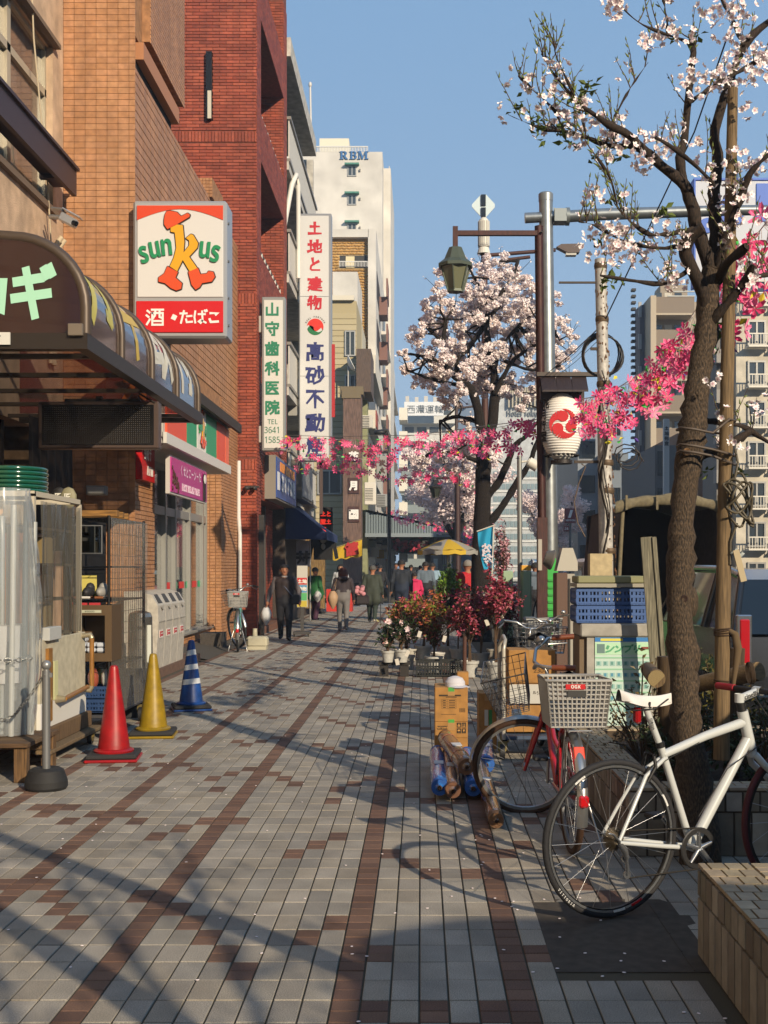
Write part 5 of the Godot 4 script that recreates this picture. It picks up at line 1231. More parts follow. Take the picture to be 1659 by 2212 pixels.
func make_poles():
	var steel := mt("#9aa0a2",0.38,0.75,{"tex": "soft","sc": 0.8}); var rust := mt("#4f2a24",0.6,0.2,{"tex": "streak","sc": 0.4})
	var iron := mt("#2a2523",0.5,0.3)
	var d := 17.0
	var x := PX(1182,d)
	var t := thing("sign_gantry_pole","thick galvanised pole with a long horizontal arm reaching over the road","pole",V(PX(1190,d),0,-d))
	var top := P(1179,420,d); var base := V(PX(1191,d),0,-d)
	var b := N(); b.tube([base,top],[0.125,0.098],16); part("shaft",b,steel,t)
	b = N(); b.lathe([Vector2(0.104,-0.10),Vector2(0.106,0),Vector2(0.09,0.02),Vector2(0,0.025)],top,Basis.IDENTITY,16); part("cap",b,mt("#8a8f90",0.4,0.6),t)
	b = stick([P(1134,471,d),P(1215,467,d)],0.075,14); b.tube([P(1218,468,d),P(1300,463,d),P(1560,455,d),P(1800,452,d)],[0.085,0.085,0.075,0.065],14); part("arm",b,steel,t)
	b = N(); b.bx(P(1196,455,d) + V(0,0,0.12),P(1222,482,d) + V(0,0,-0.12)); b.lathe([Vector2(0.13,0),Vector2(0.13,0.05)],P(1222,468,d),Basis(V(0,0,1),-PI / 2),12); b.tri(P(1196,448,d),P(1230,460,d),P(1196,470,d),V(0,0,1),V(0,0,1),V(0,0,1)); part("arm_bracket",b,mt("#7d8485",0.45,0.6),t)
	t = thing("green_pole_guard","bright green ribbed plastic guard around the foot of the galvanised pole","pole guard",V(PX(1187,16.6),0,-16.6))
	var gm := mt("#2f9e3d",0.5)
	b = N(); b.cbox(V(PX(1188,16.6),0.95,-16.6),V(0.2,1.1,0.22),0.01); b.ext(PackedVector2Array([Vector2(-0.08,0),Vector2(0.08,0),Vector2(0.08,0.12),Vector2(0.0,0.18)]),0.2,face(V(1,0,0),V(0,1,0),V(PX(1187,16.6),1.5,-16.7))); part("sleeve",b,gm,t)
	for i in 9: b = N(); b.bx(V(PX(1188,16.5) - 0.03,0.5 + i * 0.1,-16.47),V(PX(1188,16.5) + 0.07,0.53 + i * 0.1,-16.49)); part("rib",b,mt("#278a35",0.5),t)
	d = 16.5
	t = thing("lantern_post","rust brown square post with an arm carrying a green six sided street lantern","street lamp",V(PX(1168,d),0,-d))
	b = N(); b.tube([V(PX(1174,d),0,-d),P(1164,488,d)],0.06,4); b.box(P(1171,1250,d),V(0.14,1.7,0.14)); part("post",b,rust,t)
	b = N(); b.bx(P(978,509,d) + V(0,0,0.035),P(1166,499,d) + V(0,0,-0.035)); b.bx(P(978,536,d) + V(0,0,0.04),P(989,490,d) + V(0,0,-0.04)); part("arm",b,rust,t)
	street_lantern(t,P(984,534,d),0.86,mt("#4d5549",0.5,0.3),mt("#6a6c55",0.25,0,{"coat": 0.6}))
	b = N(); b.tube([P(1168,500,d - 0.08),P(1172,502,d - 0.08)],0.02,6); part("bolt",b,iron,t)
	one("meter_box_on_post",slab(PX(1162,16.3),PX(1170,16.3),PY(1232,16.3),PY(1165,16.3),16.25,16.4),mt("#a19b8f",0.6),"pale slim meter box strapped low on the rust brown post","box")
	d = 16.3
	var o := P(1213,922,d)
	t = thing("paper_lantern","large white ribbed paper lantern with red triple comma crest under a dark little roof","lantern",o + V(0,-0.5,0))
	var r := 0.275; var hh := 0.46
	b = N(); var prof := []
	for i in 105:
		var u := i / 104.0 * 2.0 - 1.0
		prof.append(Vector2(r * pow(maxf(0.0,1.0 - pow(absf(u),2.6)) * 0.86 + 0.14 * (1 - u * u) + 0.10,0.5) * 0.98 - (0.007 if i % 4 < 2 else 0.0),-u * hh))
	b.lathe(prof,o,Basis.IDENTITY,32); part("paper_body",b,mt("#e4e0d8",0.8,0,{"back": "#3a3028"}),t)
	b = N(); b.lathe([Vector2(0.15,-hh),Vector2(0.15,-hh - 0.05),Vector2(0.0,-hh - 0.05)],o,Basis.IDENTITY,16); b.lathe([Vector2(0.0,hh + 0.04),Vector2(0.15,hh + 0.04),Vector2(0.15,hh)],o,Basis.IDENTITY,16); part("rim",b,iron,t)
	for k in 3:
		var pl := PackedVector2Array()
		var a0 := TAU * k / 3.0 + 0.5
		for i in 15: var a := a0 + 3.6 * i / 14.0; pl.append(Vector2(cos(a),sin(a)) * (0.07 + 0.0) + Vector2(cos(a0 + 1.2),sin(a0 + 1.2)) * 0.108)
		b = N()
		var c0 := Vector2(cos(a0 + 1.2),sin(a0 + 1.2)) * 0.104
		var ctr := []; var wds := []
		for i in 13:
			var u := i / 12.0; var a := a0 + 1.2 + u * 2.1
			ctr.append(Vector2(cos(a),sin(a)) * lerpf(0.104,0.2,pow(u,0.7))); wds.append(0.075 * pow(1.0 - u,0.9))
		var bend := func(q: Vector2) -> Vector3:
			var yy := q.y + 0.01
			var rr2 := r * pow(maxf(0.0,1.0 - pow(absf(yy / hh),2.6)) * 0.86 + 0.14 * (1 - yy * yy / hh / hh) + 0.10,0.5) * 0.98 + 0.006
			var an := q.x / r
			return o + V(sin(an) * rr2,yy,cos(an) * rr2)
		for i in 24:
			var a := TAU * i / 24; var e := TAU * (i + 1) / 24
			var p0 = bend.call(ctr[0]); var p1 = bend.call(ctr[0] + Vector2(cos(a),sin(a)) * 0.075); var p2 = bend.call(ctr[0] + Vector2(cos(e),sin(e)) * 0.075)
			b.tri(p0,p1,p2,V(0,0,1),V(0,0,1),V(0,0,1))
		for i in 12:
			var da: Vector2 = (ctr[i + 1] - ctr[i]).normalized(); var m := Vector2(-da.y,da.x)
			b.quad(bend.call(ctr[i] + m * wds[i]) + V(0,0,0.002),bend.call(ctr[i + 1] + m * wds[i + 1]) + V(0,0,0.002),bend.call(ctr[i + 1] - m * wds[i + 1]) + V(0,0,0.002),bend.call(ctr[i] - m * wds[i]) + V(0,0,0.002),V(0,0,1))
		part("crest_comma",b,mt("#b8131c",0.7),t)
	for i in 4:
		var a := -1.12
		var y := 0.30 - i * 0.15
		var u := y / hh
		var rw := r * pow(maxf(0.0,1.0 - pow(absf(u),2.6)) * 0.86 + 0.14 * (1 - u * u) + 0.10,0.5) + 0.006
		b = N(); glyph(b,"花月行屋"[i],face(V(cos(a),0,-sin(a)),V(0,1,0),o + V(sin(a) * rw,y,cos(a) * rw)),0.15,0.026,0.5); part("character",b,mt("#17130f",0.7),t)
	b = N()
	for i in 22:
		var a := TAU * i / 22; var rw := r * 0.80
		b.ball(o + V(sin(a) * rw,-hh * 0.86,cos(a) * rw),V(0.025,0.018,0.025),6)
	part("scallop_trim",b,mt("#17130f",0.7),t)
	t = thing("lantern_roof","dark brown little gabled roof of boards over the paper lantern","roof",P(1213,845,16.3))
	var bm := mt("#3a2b29",0.6,0,{"tex": "streak","sc": 0.4})
	for i in 3:
		b = N(); var xa := 1165.0 + i * 33.5
		b.quad(P(xa + 2,812,16.3),P(xa + 34,812,16.3),P(xa + 39,842,16.02),P(xa + 6,842,16.02)); b.quad(P(xa + 2,816,16.3),P(xa + 34,816,16.3),P(xa + 39,846,16.02),P(xa + 6,846,16.02)); b.quad(P(xa + 2,812,16.3),P(xa + 34,812,16.3),P(xa + 34,838,16.6),P(xa + 2,838,16.6)); b.quad(P(xa + 6,842,16.02),P(xa + 39,842,16.02),P(xa + 39,846,16.02),P(xa + 6,846,16.02),V(0,0,1)); part("roof_board",b,bm,t)
	b = N(); b.bx(P(1160,812,16.25),P(1318,806,16.35)); part("ridge_beam",b,mt("#4a4038",0.6),t)
	b = N(); b.bx(P(1168,862,16.2),P(1258,838,16.4)); part("hanger_board",b,bm,t)
	d = 10.6
	t = thing("weathered_white_pole","weathered white painted pole with rust spots, cables and a coiled black wire","pole",V(PX(1316,d),0,-d))
	b = N(); b.tube([V(PX(1319,d),0,-d),P(1311,1330,d),P(1305,900,d)],0.062,14); b.tube([P(1305,905,d),P(1297,560,d)],0.052,14); part("shaft",b,mt("#c4c0b8",0.55,0.1,{"tex": "blotch","sc": 0.35}),t)
	for q in [[575,0.056],[690,0.058],[830,0.063],[1000,0.066],[1060,0.066],[1190,0.066]]:
		b = N(); b.lathe([Vector2(q[1],-0.025),Vector2(q[1] + 0.004,0),Vector2(q[1],0.025)],P(1297 + (q[0] - 560) * 0.0275,q[0],d),Basis.IDENTITY,12)
		part("strap_band",b,mt("#5a4a38",0.6,0.4),t)
	b = N(); b.bx(P(1207,613,d) + V(0,0,0.02),P(1297,609,d)); b.bx(P(1240,1001,d) + V(0,0,0.02),P(1305,995,d)); b.bx(P(1275,757,d) + V(0,0,0.02),P(1300,751,d)); part("cross_bar",b,mt("#3f3630",0.6,0.4),t)
	b = N()
	for i in 420:
		var y := rr(570,1330); var a := rr(0,TAU); var rad := 0.0535 if y < 900 else 0.0625
		var c := P(1297 + (y - 560) * 0.0275,y,d) + V(cos(a) * rad,0,sin(a) * rad)
		b.ball(c,V(0.005,rr(0.004,0.02),0.005),5)
	part("rust_spot",b,mt("#6b4a30",0.9),t)
	t = thing("wire_coil","coil of black cable hung on top of the weathered white pole","cable",P(1300,820,d))
	b = N()
	for k in 5:
		var pts := []
		for i in 22: var a := TAU * i / 22; pts.append(P(1300 + k * 1.5,762 + k * 1.5,d) + V(cos(a) * (0.165 + k * 0.004),sin(a) * (0.2 - k * 0.006),-0.09 + 0.012 * k + 0.02 * sin(a * 3 + k)))
		b.tube(pts,0.007,5,false,true)
	part("loop",b,mt("#15171a",0.4),t)
	t = thing("loose_cables","tangled dark cables hanging along the weathered white pole","cable",P(1300,1200,d))
	for k in 6:
		var pts := []; var y0 := 800.0 + k * 20
		for i in 14: pts.append(P(1300 + k * 2 + 8 * sin(i * 0.9 + k * 1.7),y0 + i * (18 + k * 3),d - 0.075 - 0.01 * k))
		b = N(); b.tube(pts,0.006,5); part("cable",b,mt("#241d19",0.5),t)
	b = N(); var pts2 := []
	for i in 26: pts2.append(P(1350 + 26 * cos(i * 0.75) + i * 0.6,975 + 22 * sin(i * 0.75) + i,d - 0.05 - 0.01 * sin(i * 1.3)))
	b.tube(pts2,0.006,5); part("cable",b,mt("#241d19",0.5),t)
	b = N(); b.tube([P(1256,1002,d),P(1265,1008,d),P(1250,1045,d),P(1240,1085,d),P(1248,1130,d),P(1264,1160,d)],0.006,5); part("cable",b,mt("#5a4a3c",0.5),t)
	one("junction_box",slab(PX(1273,10.4),PX(1321,10.4),PY(1250,10.4),PY(1196,10.4),10.35,10.5),mt("#b6a57e",0.6,0,{"tex": "soft","sc": 0.4}),"cream electric junction box on the weathered white pole","box")
	d = 21.0
	t = thing("stall_pole","thin silver pole with a white floodlight beside the flower stall","pole",V(PX(1127,d),0,-d))
	b = stick([V(PX(1124,d),0,-d),P(1122,985,d)],0.045,10); part("shaft",b,mt("#8b8c88",0.4,0.6),t)
	b = N(); b.lathe([Vector2(0.06,0),Vector2(0.08,0.18),Vector2(0.1,0.2),Vector2(0.09,0.02),Vector2(0,0)],P(1140,996,d),Basis(V(0,0,1),-2.1) ,14); b.tube([P(1122,998,d),P(1142,996,d)],0.02,6); part("floodlight",b,mt("#c9c5b8",0.5),t)
	d = 30.0
	t = thing("solar_street_lamp","tall brown street lamp with fluted white head and a diamond of pale panels on top","street lamp",V(PX(1046,d),0,-d))
	b = stick([V(PX(1050,d),0,-d),P(1046,540,d)],0.085,10); b.tube([P(1046,552,d),P(1200,540,d)],0.05,6); b.tube([P(1090,562,d),P(1145,555,d)],0.045,6); part("post",b,mt("#4a2f28",0.6,0.2),t)
	b = N()
	for i in 18:
		var a := TAU * i / 18
		b.box(P(1045,505,d) + V(cos(a),0,sin(a)) * 0.135,V(0.03,0.62,0.03),Basis(V(0,1,0),-a))
	b.lathe([Vector2(0.15,-0.36),Vector2(0.13,-0.33),Vector2(0.125,0.25),Vector2(0.12,0.32),Vector2(0.05,0.40),Vector2(0.035,0.52)],P(1045,503,d),Basis.IDENTITY,18); b.lathe([Vector2(0.17,-0.5),Vector2(0.13,-0.34)],P(1045,506,d),Basis.IDENTITY,18,false); part("fluted_head",b,mt("#c9c6bb",0.5),t)
	b = N(); b.lathe([Vector2(0.145,-0.02),Vector2(0.147,0.03),Vector2(0.14,0.03)],P(1045,530,d),Basis.IDENTITY,18); part("band",b,mt("#3a3e42",0.5),t)
	b = N(); b.ext(PackedVector2Array([Vector2(0,0.29),Vector2(0.07,0.29),Vector2(0.29,0.05),Vector2(0.29,-0.03),Vector2(0.06,-0.29),Vector2(-0.04,-0.29),Vector2(-0.29,-0.02),Vector2(-0.29,0.04),Vector2(-0.06,0.29)]),0.04,face(V(1,0,0),V(0,1,0),P(1044,446,d))); part("diamond_panel",b,mt("#c3d2d4",0.3),t)
	b = N(); b.bx(P(1039,446,d) + V(0,0,0.08),P(1049,422,d)); b.bx(P(1039,470,d) + V(0,0,0.08),P(1049,450,d)); part("solar_strip",b,mt("#20262c",0.2),t)
	b = N(); b.ext(PackedVector2Array([Vector2(0,0.02),Vector2(0.12,0.09),Vector2(0.6,0.1),Vector2(0.62,0.06),Vector2(0.58,-0.12),Vector2(0.3,-0.13)]),0.24,face(V(1,0,0),V(0,1,0),P(1200,540,d + 0.12))); part("road_lamp_head",b,mt("#4a3a33",0.5),t)
	b = N(); b.bx(P(1222,548,d) + V(0,0,0.1),P(1244,553,d) + V(0,0,-0.1)); part("road_lamp_lens",b,mt("#b9b6aa",0.2),t)
	d = 62.0
	t = thing("fluted_street_lamp","far street lamp with a fluted white head under the blossom","street lamp",V(PX(988,d),0,-d))
	b = stick([V(PX(988,d),0,-d),P(986,870,d)],0.09,8); b.tube([P(986,882,d),P(1040,876,d)],0.06,6); part("post",b,mt("#41322e",0.6),t)
	b = N(); b.lathe([Vector2(0.17,0.0),Vector2(0.13,0.1),Vector2(0.13,0.7),Vector2(0.08,0.85),Vector2(0,0.85)],P(986,876,d),Basis.IDENTITY,12); part("fluted_head",b,mt("#c9c9c2",0.5),t)
	d = 40.0
	t = thing("far_lantern_post","second lantern post with a dark hanging street lantern left of the big cherry trunk","street lamp",V(PX(990,d),0,-d))
	b = stick([V(PX(989,d),0,-d),P(988,1000,d)],0.1,4); b.tube([P(941,1032,d),P(990,1032,d)],0.04,4); part("post",b,mt("#3d2723",0.6),t)
	street_lantern(t,P(941,1036,d),0.85,iron,mt("#33372f",0.3))
	d = 50.0
	t = thing("black_arm_lamp","black post with a curved hood lamp and a grey charcoal grill sign by the arcade","street lamp",V(PX(840,d),0,-d))
	b = stick([V(PX(841,d),0,-d),P(840,940,d),P(836,930,d),P(818,932,d)],0.08,8); b.ball(P(820,934,d),V(0.28,0.12,0.2),10); part("post",b,mt("#1f1c1a",0.5),t)
	panel(t,"sign_board",813,836,985,1040,d,0.1,mt("#8e8f8a",0.5))
	for i in 2: b = N(); glyph(b,"炭火"[i],face(V(1,0,0),V(0,1,0),P(826,1000 + i * 16,d - 0.02)),0.26,0.05); part("character",b,mt("#4a2f28",0.5),t)
	d = 19.0
	for q in [[1085,1108,0.2],[1128,1148,0.2]]:
		var bb := N(); bb.cbox(V(PX((q[0] + q[1]) / 2.0,d),0.72,-d - 0.2),V(PX(q[1],d) - PX(q[0],d),1.44,0.45),0.02)
		one("green_utility_cabinet",bb,mt("#8aa083",0.6),"pale green utility cabinet left of the thin silver pole" if q[0] < 1100 else "pale green utility cabinet with a yellow top strip right of the thin silver pole","cabinet","pale green roadside cabinets")
	one("yellow_cabinet_strip",slab(PX(1128,18.9),PX(1148,18.9),1.445,1.53,18.98,19.3),mt("#c9962c",0.6),"yellow strip laid on top of the right pale green cabinet","strip")
	d = 12.5
	t = thing("parking_meter_cabinet","tall brown and grey roadside cabinet with a slanted hood next to the green guard","cabinet",V(PX(1210,d),0,-d))
	b = N(); b.cbox(V(PX(1210,d),0.74,-d),V(0.12,1.4,0.3),0.01); part("body",b,mt("#5d463a",0.7),t)
	b = N(); b.cbox(V(PX(1228,d),0.72,-d - 0.02),V(0.11,1.42,0.26),0.01); part("side_column",b,mt("#9b978c",0.5),t)
	b = N(); b.bx(V(PX(1225,d),0.3,-d + 0.11),V(PX(1229,d),1.38,-d + 0.125)); part("slot",b,mt("#2a2622",0.5),t)
	b = N(); b.ext(PackedVector2Array([Vector2(-0.11,0),Vector2(0.11,0),Vector2(0.11,0.09),Vector2(0.06,0.24),Vector2(-0.05,0.24)]),0.26,face(V(1,0,0),V(0,1,0),V(PX(1222,d),1.46,-d - 0.13))); part("hood",b,mt("#a8a498",0.5),t)
	b = N(); b.lathe([Vector2(0.10,0),Vector2(0.11,0.02),Vector2(0.07,0.1),Vector2(0,0.1)],V(PX(1196,d),1.57,-d),Basis(V(0,0,1),PI / 2 - 0.3),12); part("horn",b,mt("#56524c",0.5),t)
	for w in [[1660,130,1206,1690,8.0,20.0],[1582,60,1303,700,8.5,11.0]]:
		b = stick([P(1583,45,8.2),P(1500,285,9.0),P(1303,700,10.6)] if w[0] < 1600 else [P(1303,700,10.6),P(1230,768,14.0),P(1190,800,17)],0.006,5)
		one("overhead_wire",b,mt("#15171b",0.6),"black wire slanting down from the cherry tree top to the white pole" if w[0] < 1600 else "thin wire from the white pole back to the galvanised pole","wire")
	for k in 3: one("overhead_wire",stick([P(1300,700 + k * 14,10.6),P(1245,760 + k * 10,15),P(1205,795 + k * 8,17)],0.004,4),mt("#15171b",0.6),["upper","middle","lowest"][k] + " of three thin slack wires behind the paper lantern","wire","slack wires behind the paper lantern")
	one("overhead_wire",stick([P(610,940,27),P(720,943,25.5),P(900,940,22),P(1165,905,16.6)],0.006,4),mt("#8d8a86",0.6),"garland string stretched over the pavement from red brick to the lantern post","wire")
	d = 42.0
	t = thing("road_lamp","thin far road lamp with curved neck right of the near tree trunk","street lamp",V(PX(1643,d),0,-d))
	b = stick([V(PX(1643,d),0,-d),P(1643,958,d)],0.07,6); b.tube([P(1598,953,d),P(1645,957,d)],0.04,5); part("post",b,iron,t)
	b = N(); b.lathe([Vector2(0.1,0),Vector2(0.12,0.5),Vector2(0.0,0.55)],P(1642,950,d),Basis.IDENTITY,8); part("lamp_head",b,mt("#8a8f92",0.5),t)
	d = 50.0
	t = thing("road_lamp","slender silver road lamp reaching left in front of the grey corner block","street lamp",V(PX(1480,d),0,-d))
	b = stick([V(PX(1486,d),0,-d),P(1484,1040,d),P(1470,1030,d),P(1415,1026,d)],0.05,6); b.ball(P(1413,1026,d),V(0.25,0.06,0.1),8); part("post",b,mt("#9b9d9a",0.4,0.5),t)
func garland(label: String,path: Array,n: int,spread: float,r: float,seed2: int) -> void:
	var keep := rng.state
	rng.seed = seed2
	var t := thing("blossom_garland",label,"garland",path[path.size() / 2],0,"pink plastic blossom garlands")
	var a := curve(path,path.map(func(_x): return 0.004),10)
	var b := N(); b.tube(a[0],0.004,4,false); part("string",b,mt("#b9b2ac",0.6),t)
	var big := flower_mesh(r,6,0.3,Color.WHITE,Color.WHITE,0.23); var lf := leaf_mesh(r * 1.0,r * 0.55,0.2)
	var pinks := ["#e85088","#e0447a","#ee6c9c","#d63c70","#f284ac"]
	var iv := t.transform.affine_inverse()
	var st := N()
	for i in n:
		var u: float = (i + rr(0,1)) / n * (a[0].size() - 1.01)
		var j := int(u)
		var o: Vector3 = (a[0][j] as Vector3).lerp(a[0][j + 1],u - j)
		var p: Vector3 = o + V(rr(-0.3,0.3) * spread,-absf(rr(0.0,1.0)) * spread,rr(-0.3,0.3) * spread)
		st.tube([o,p],0.002,3,false)
		var z := V(rr(-0.6,0.6),rr(-0.5,0.6),rr(0.3,1.0)).normalized(); var x := z.cross(V(0.2,1,0.1)).normalized()
		inst("blossom",big,mt(pinks[rng.randi() % 5],0.45,0,{"back": "#a03a60"}),t,iv * Transform3D(Basis(x,z.cross(x),z) * Basis(V(0,0,1),rr(0,6)) * Basis.from_scale(Vector3.ONE * rr(0.8,1.2)),p))
		if i % 2 == 0: inst("leaf",lf,mt(["#3fae4a","#cfc52e","#57c060","#d8c63a"][rng.randi() % 4],0.45,0,{"back": "#204010"}),t,iv * Transform3D(anyway() * Basis.from_scale(V(1.2,1.2,1.2)),p + in_ball() * r * 1.6))
		if i % 9 == 0: inst("purple_bell",lf,mt("#4a2a86",0.45),t,iv * Transform3D(anyway(),p + V(0,-r * 2.0,0)))
	part("thread",st,mt("#c9c4bc",0.6),t)
	rng.state = keep
func make_garlands():
	garland("pink blossom garland hanging from the dentist sign across to the lantern post",[P(608,945,25.5),P(700,948,24.0),P(800,950,22.5),P(900,940,21),P(1000,935,19.5),P(1080,922,18),P(1165,905,16.7)],155,0.42,0.075,31)
	garland("lower pink blossom garland in front of the brown pillar",[P(645,980,27),P(740,985,27),P(830,1000,27),P(930,1010,27),P(1020,1022,27)],85,0.42,0.08,32)
	garland("thick pink blossom garland from the paper lantern up to the nearest tree",[P(1255,862,10.4),P(1310,850,9.6),P(1370,815,8.9),P(1420,780,8.4),P(1460,728,7.9),P(1510,660,7.4)],135,0.33,0.052,33)
	garland("bright pink blossom garland beyond the nearest trunk at the right edge",[P(1560,620,7.2),P(1600,560,6.9),P(1640,500,6.6),P(1690,440,6.3)],34,0.34,0.064,34)
	garland("small dark pink garland along the arcade gutter",[P(850,1100,52),P(900,1112,52),P(960,1125,52),P(1025,1135,52)],80,0.55,0.1,35)
	garland("pink garland piece between the white pole and the paper lantern",[P(1255,880,14.0),P(1290,850,12),P(1330,835,10.8)],30,0.35,0.07,36)
func wheel_part(t: Node3D,o: Vector3,r: float,w: float) -> void:
	var b := N(); b.lathe([Vector2(r * 0.62,-w / 2),Vector2(r * 0.94,-w / 2),Vector2(r,-w * 0.3),Vector2(r,w * 0.3),Vector2(r * 0.94,w / 2),Vector2(r * 0.62,w / 2)],o,Basis(V(0,0,1),PI / 2),24)
	var wl := part("wheel",b,mt("#17171a",0.85),t,false)
	b = N(); b.lathe([Vector2(0,-w * 0.32),Vector2(r * 0.3,-w * 0.36),Vector2(r * 0.63,-w * 0.42),Vector2(r * 0.63,w * 0.42),Vector2(r * 0.3,w * 0.36),Vector2(0,w * 0.32)],o,Basis(V(0,0,1),PI / 2),20); part("rim",b,mt("#8f9296",0.35,0.8),wl,false)
func car(label: String,at: Vector3,turn: float,hex: String,w: float,ln: float,h: float,stripe := "") -> Node3D:
	var t := thing("parked_car",label,"car",at,turn)
	var paint := mt(hex,0.22,0.1,{"coat": 1.0}); var gl := mt("#0d1114",0.04,0,{"coat": 1.0}); var dk := mt("#141416",0.7)
	var k := h / 1.45
	var low := [[0.0,0.32],[0.02,0.62],[0.06,0.92],[0.5,0.96],[ln - 1.25,0.93],[ln - 0.25,0.74],[ln - 0.03,0.6],[ln,0.34],[ln - 0.1,0.2],[0.1,0.2]]
	var b := N()
	var tm := face(V(0,0,-1),V(0,1,0),V(w / 2,0,0))
	var pl := PackedVector2Array()
	for q in low: pl.append(Vector2(q[0],q[1] * k))
	var body := func(outline: Array,x0: float,x1: float,bb: MB):
		for i in outline.size():
			var a = outline[i]; var c = outline[(i + 1) % outline.size()]
			bb.quad(V(x0 if a[1] < 0.95 else x0,a[1] * k,-a[0]),V(x0,c[1] * k,-c[0]),V(x1,c[1] * k,-c[0]),V(x1,a[1] * k,-a[0]))
	body.call(low,-w / 2 + 0.03,w / 2 - 0.03,b)
	var pl2 := PackedVector2Array(); pl2.append_array(pl)
	b.ext(pl2,0.03,face(V(0,0,-1),V(0,1,0),V(w / 2 - 0.03,0,0))); b.ext(pl2,0.03,face(V(0,0,-1),V(0,1,0),V(-w / 2,0,0)))
	part("body",b,paint,t,false)
	b = N()
	var sec := [[0.12,0.94,0.0],[0.42,1.36,0.13],[0.85,1.44,0.15],[ln - 2.1,1.45,0.15],[ln - 1.75,1.38,0.13],[ln - 1.1,0.92,0.0]]
	for i in sec.size() - 1:
		var p = sec[i]; var q = sec[i + 1]
		var xa: float = w / 2 - 0.05 - p[2]; var xb: float = w / 2 - 0.05 - q[2]
		var m := gl if i in [0,4] else paint
		var bb := N(); bb.quad(V(-xa,p[1] * k,-p[0]),V(xa,p[1] * k,-p[0]),V(xb,q[1] * k,-q[0]),V(-xb,q[1] * k,-q[0])); part("windscreen" if i in [0,4] else "roof",bb,m,t,false)
		for sd in [-1.0,1.0]: bb = N(); bb.quad(V(sd * xa,p[1] * k,-p[0]),V(sd * xb,q[1] * k,-q[0]),V(sd * (w / 2 - 0.05),0.92 * k,-q[0]),V(sd * (w / 2 - 0.05),0.92 * k,-p[0])); part("side_glass",bb,gl,t,false)
	for sd in [-1.0,1.0]:
		b = N()
		for q in [[0.12,0.42],[1.25,1.25],[2.3,2.3],[ln - 1.1,ln - 1.75]]:
			b.tube([V(sd * (w / 2 - 0.04),0.93 * k,-q[0]),V(sd * (w / 2 - 0.185),1.40 * k,-q[1])],0.035,6)
		b.tube([V(sd * (w / 2 - 0.185),1.39 * k,-0.44),V(sd * (w / 2 - 0.195),1.44 * k,-0.9),V(sd * (w / 2 - 0.195),1.45 * k,-ln + 2.1),V(sd * (w / 2 - 0.18),1.38 * k,-ln + 1.76)],0.04,6); part("pillar",b,paint,t,false)
		b = N(); b.cbox(V(sd * (w / 2 - 0.09),0.87 * k,0.0),V(0.105,0.40 * k,0.08),0.02); var tl := part("tail_lamp",b,mt("#a3121a",0.1,0,{"coat": 1.0}),t,false)
		b = N(); b.cbox(V(sd * (w / 2 - 0.09),0.88 * k,-0.005),V(0.128,0.43 * k,0.07),0.01); part("lamp_bezel",b,mt("#b9bbbd",0.15,0.9),tl,false)
		b = N(); b.cbox(V(sd * (w / 2 - 0.25),0.62 * k,-ln + 0.02),V(0.32,0.14,0.1),0.02); part("headlight",b,mt("#c9ccce",0.1,0,{"coat": 1.0}),t,false)
		b = N(); b.cbox(V(sd * (w / 2 + 0.09),0.98 * k,-ln + 1.55),V(0.18,0.13,0.09),0.02); part("mirror",b,paint,t,false)
		if stripe:
			b = N(); b.box(V(sd * (w / 2 + 0.003),0.66 * k,-ln / 2),V(0.008,0.16,ln - 0.7)); part("stripe",b,mt(stripe,0.25,0,{"coat": 1.0}),t,false)
		for z in [-0.75,-ln + 0.8]: wheel_part(t,V(sd * (w / 2 - 0.1),0.3,z),0.3,0.19)
	b = N(); b.cbox(V(0,0.45,0.03),V(w - 0.04,0.22,0.14),0.03); part("bumper",b,paint,t,false)
	b = N(); b.cbox(V(0,0.68,0.015),V(0.36,0.17,0.02),0.004); part("number_plate",b,mt("#c9c9c2",0.5),t,false)
	return t
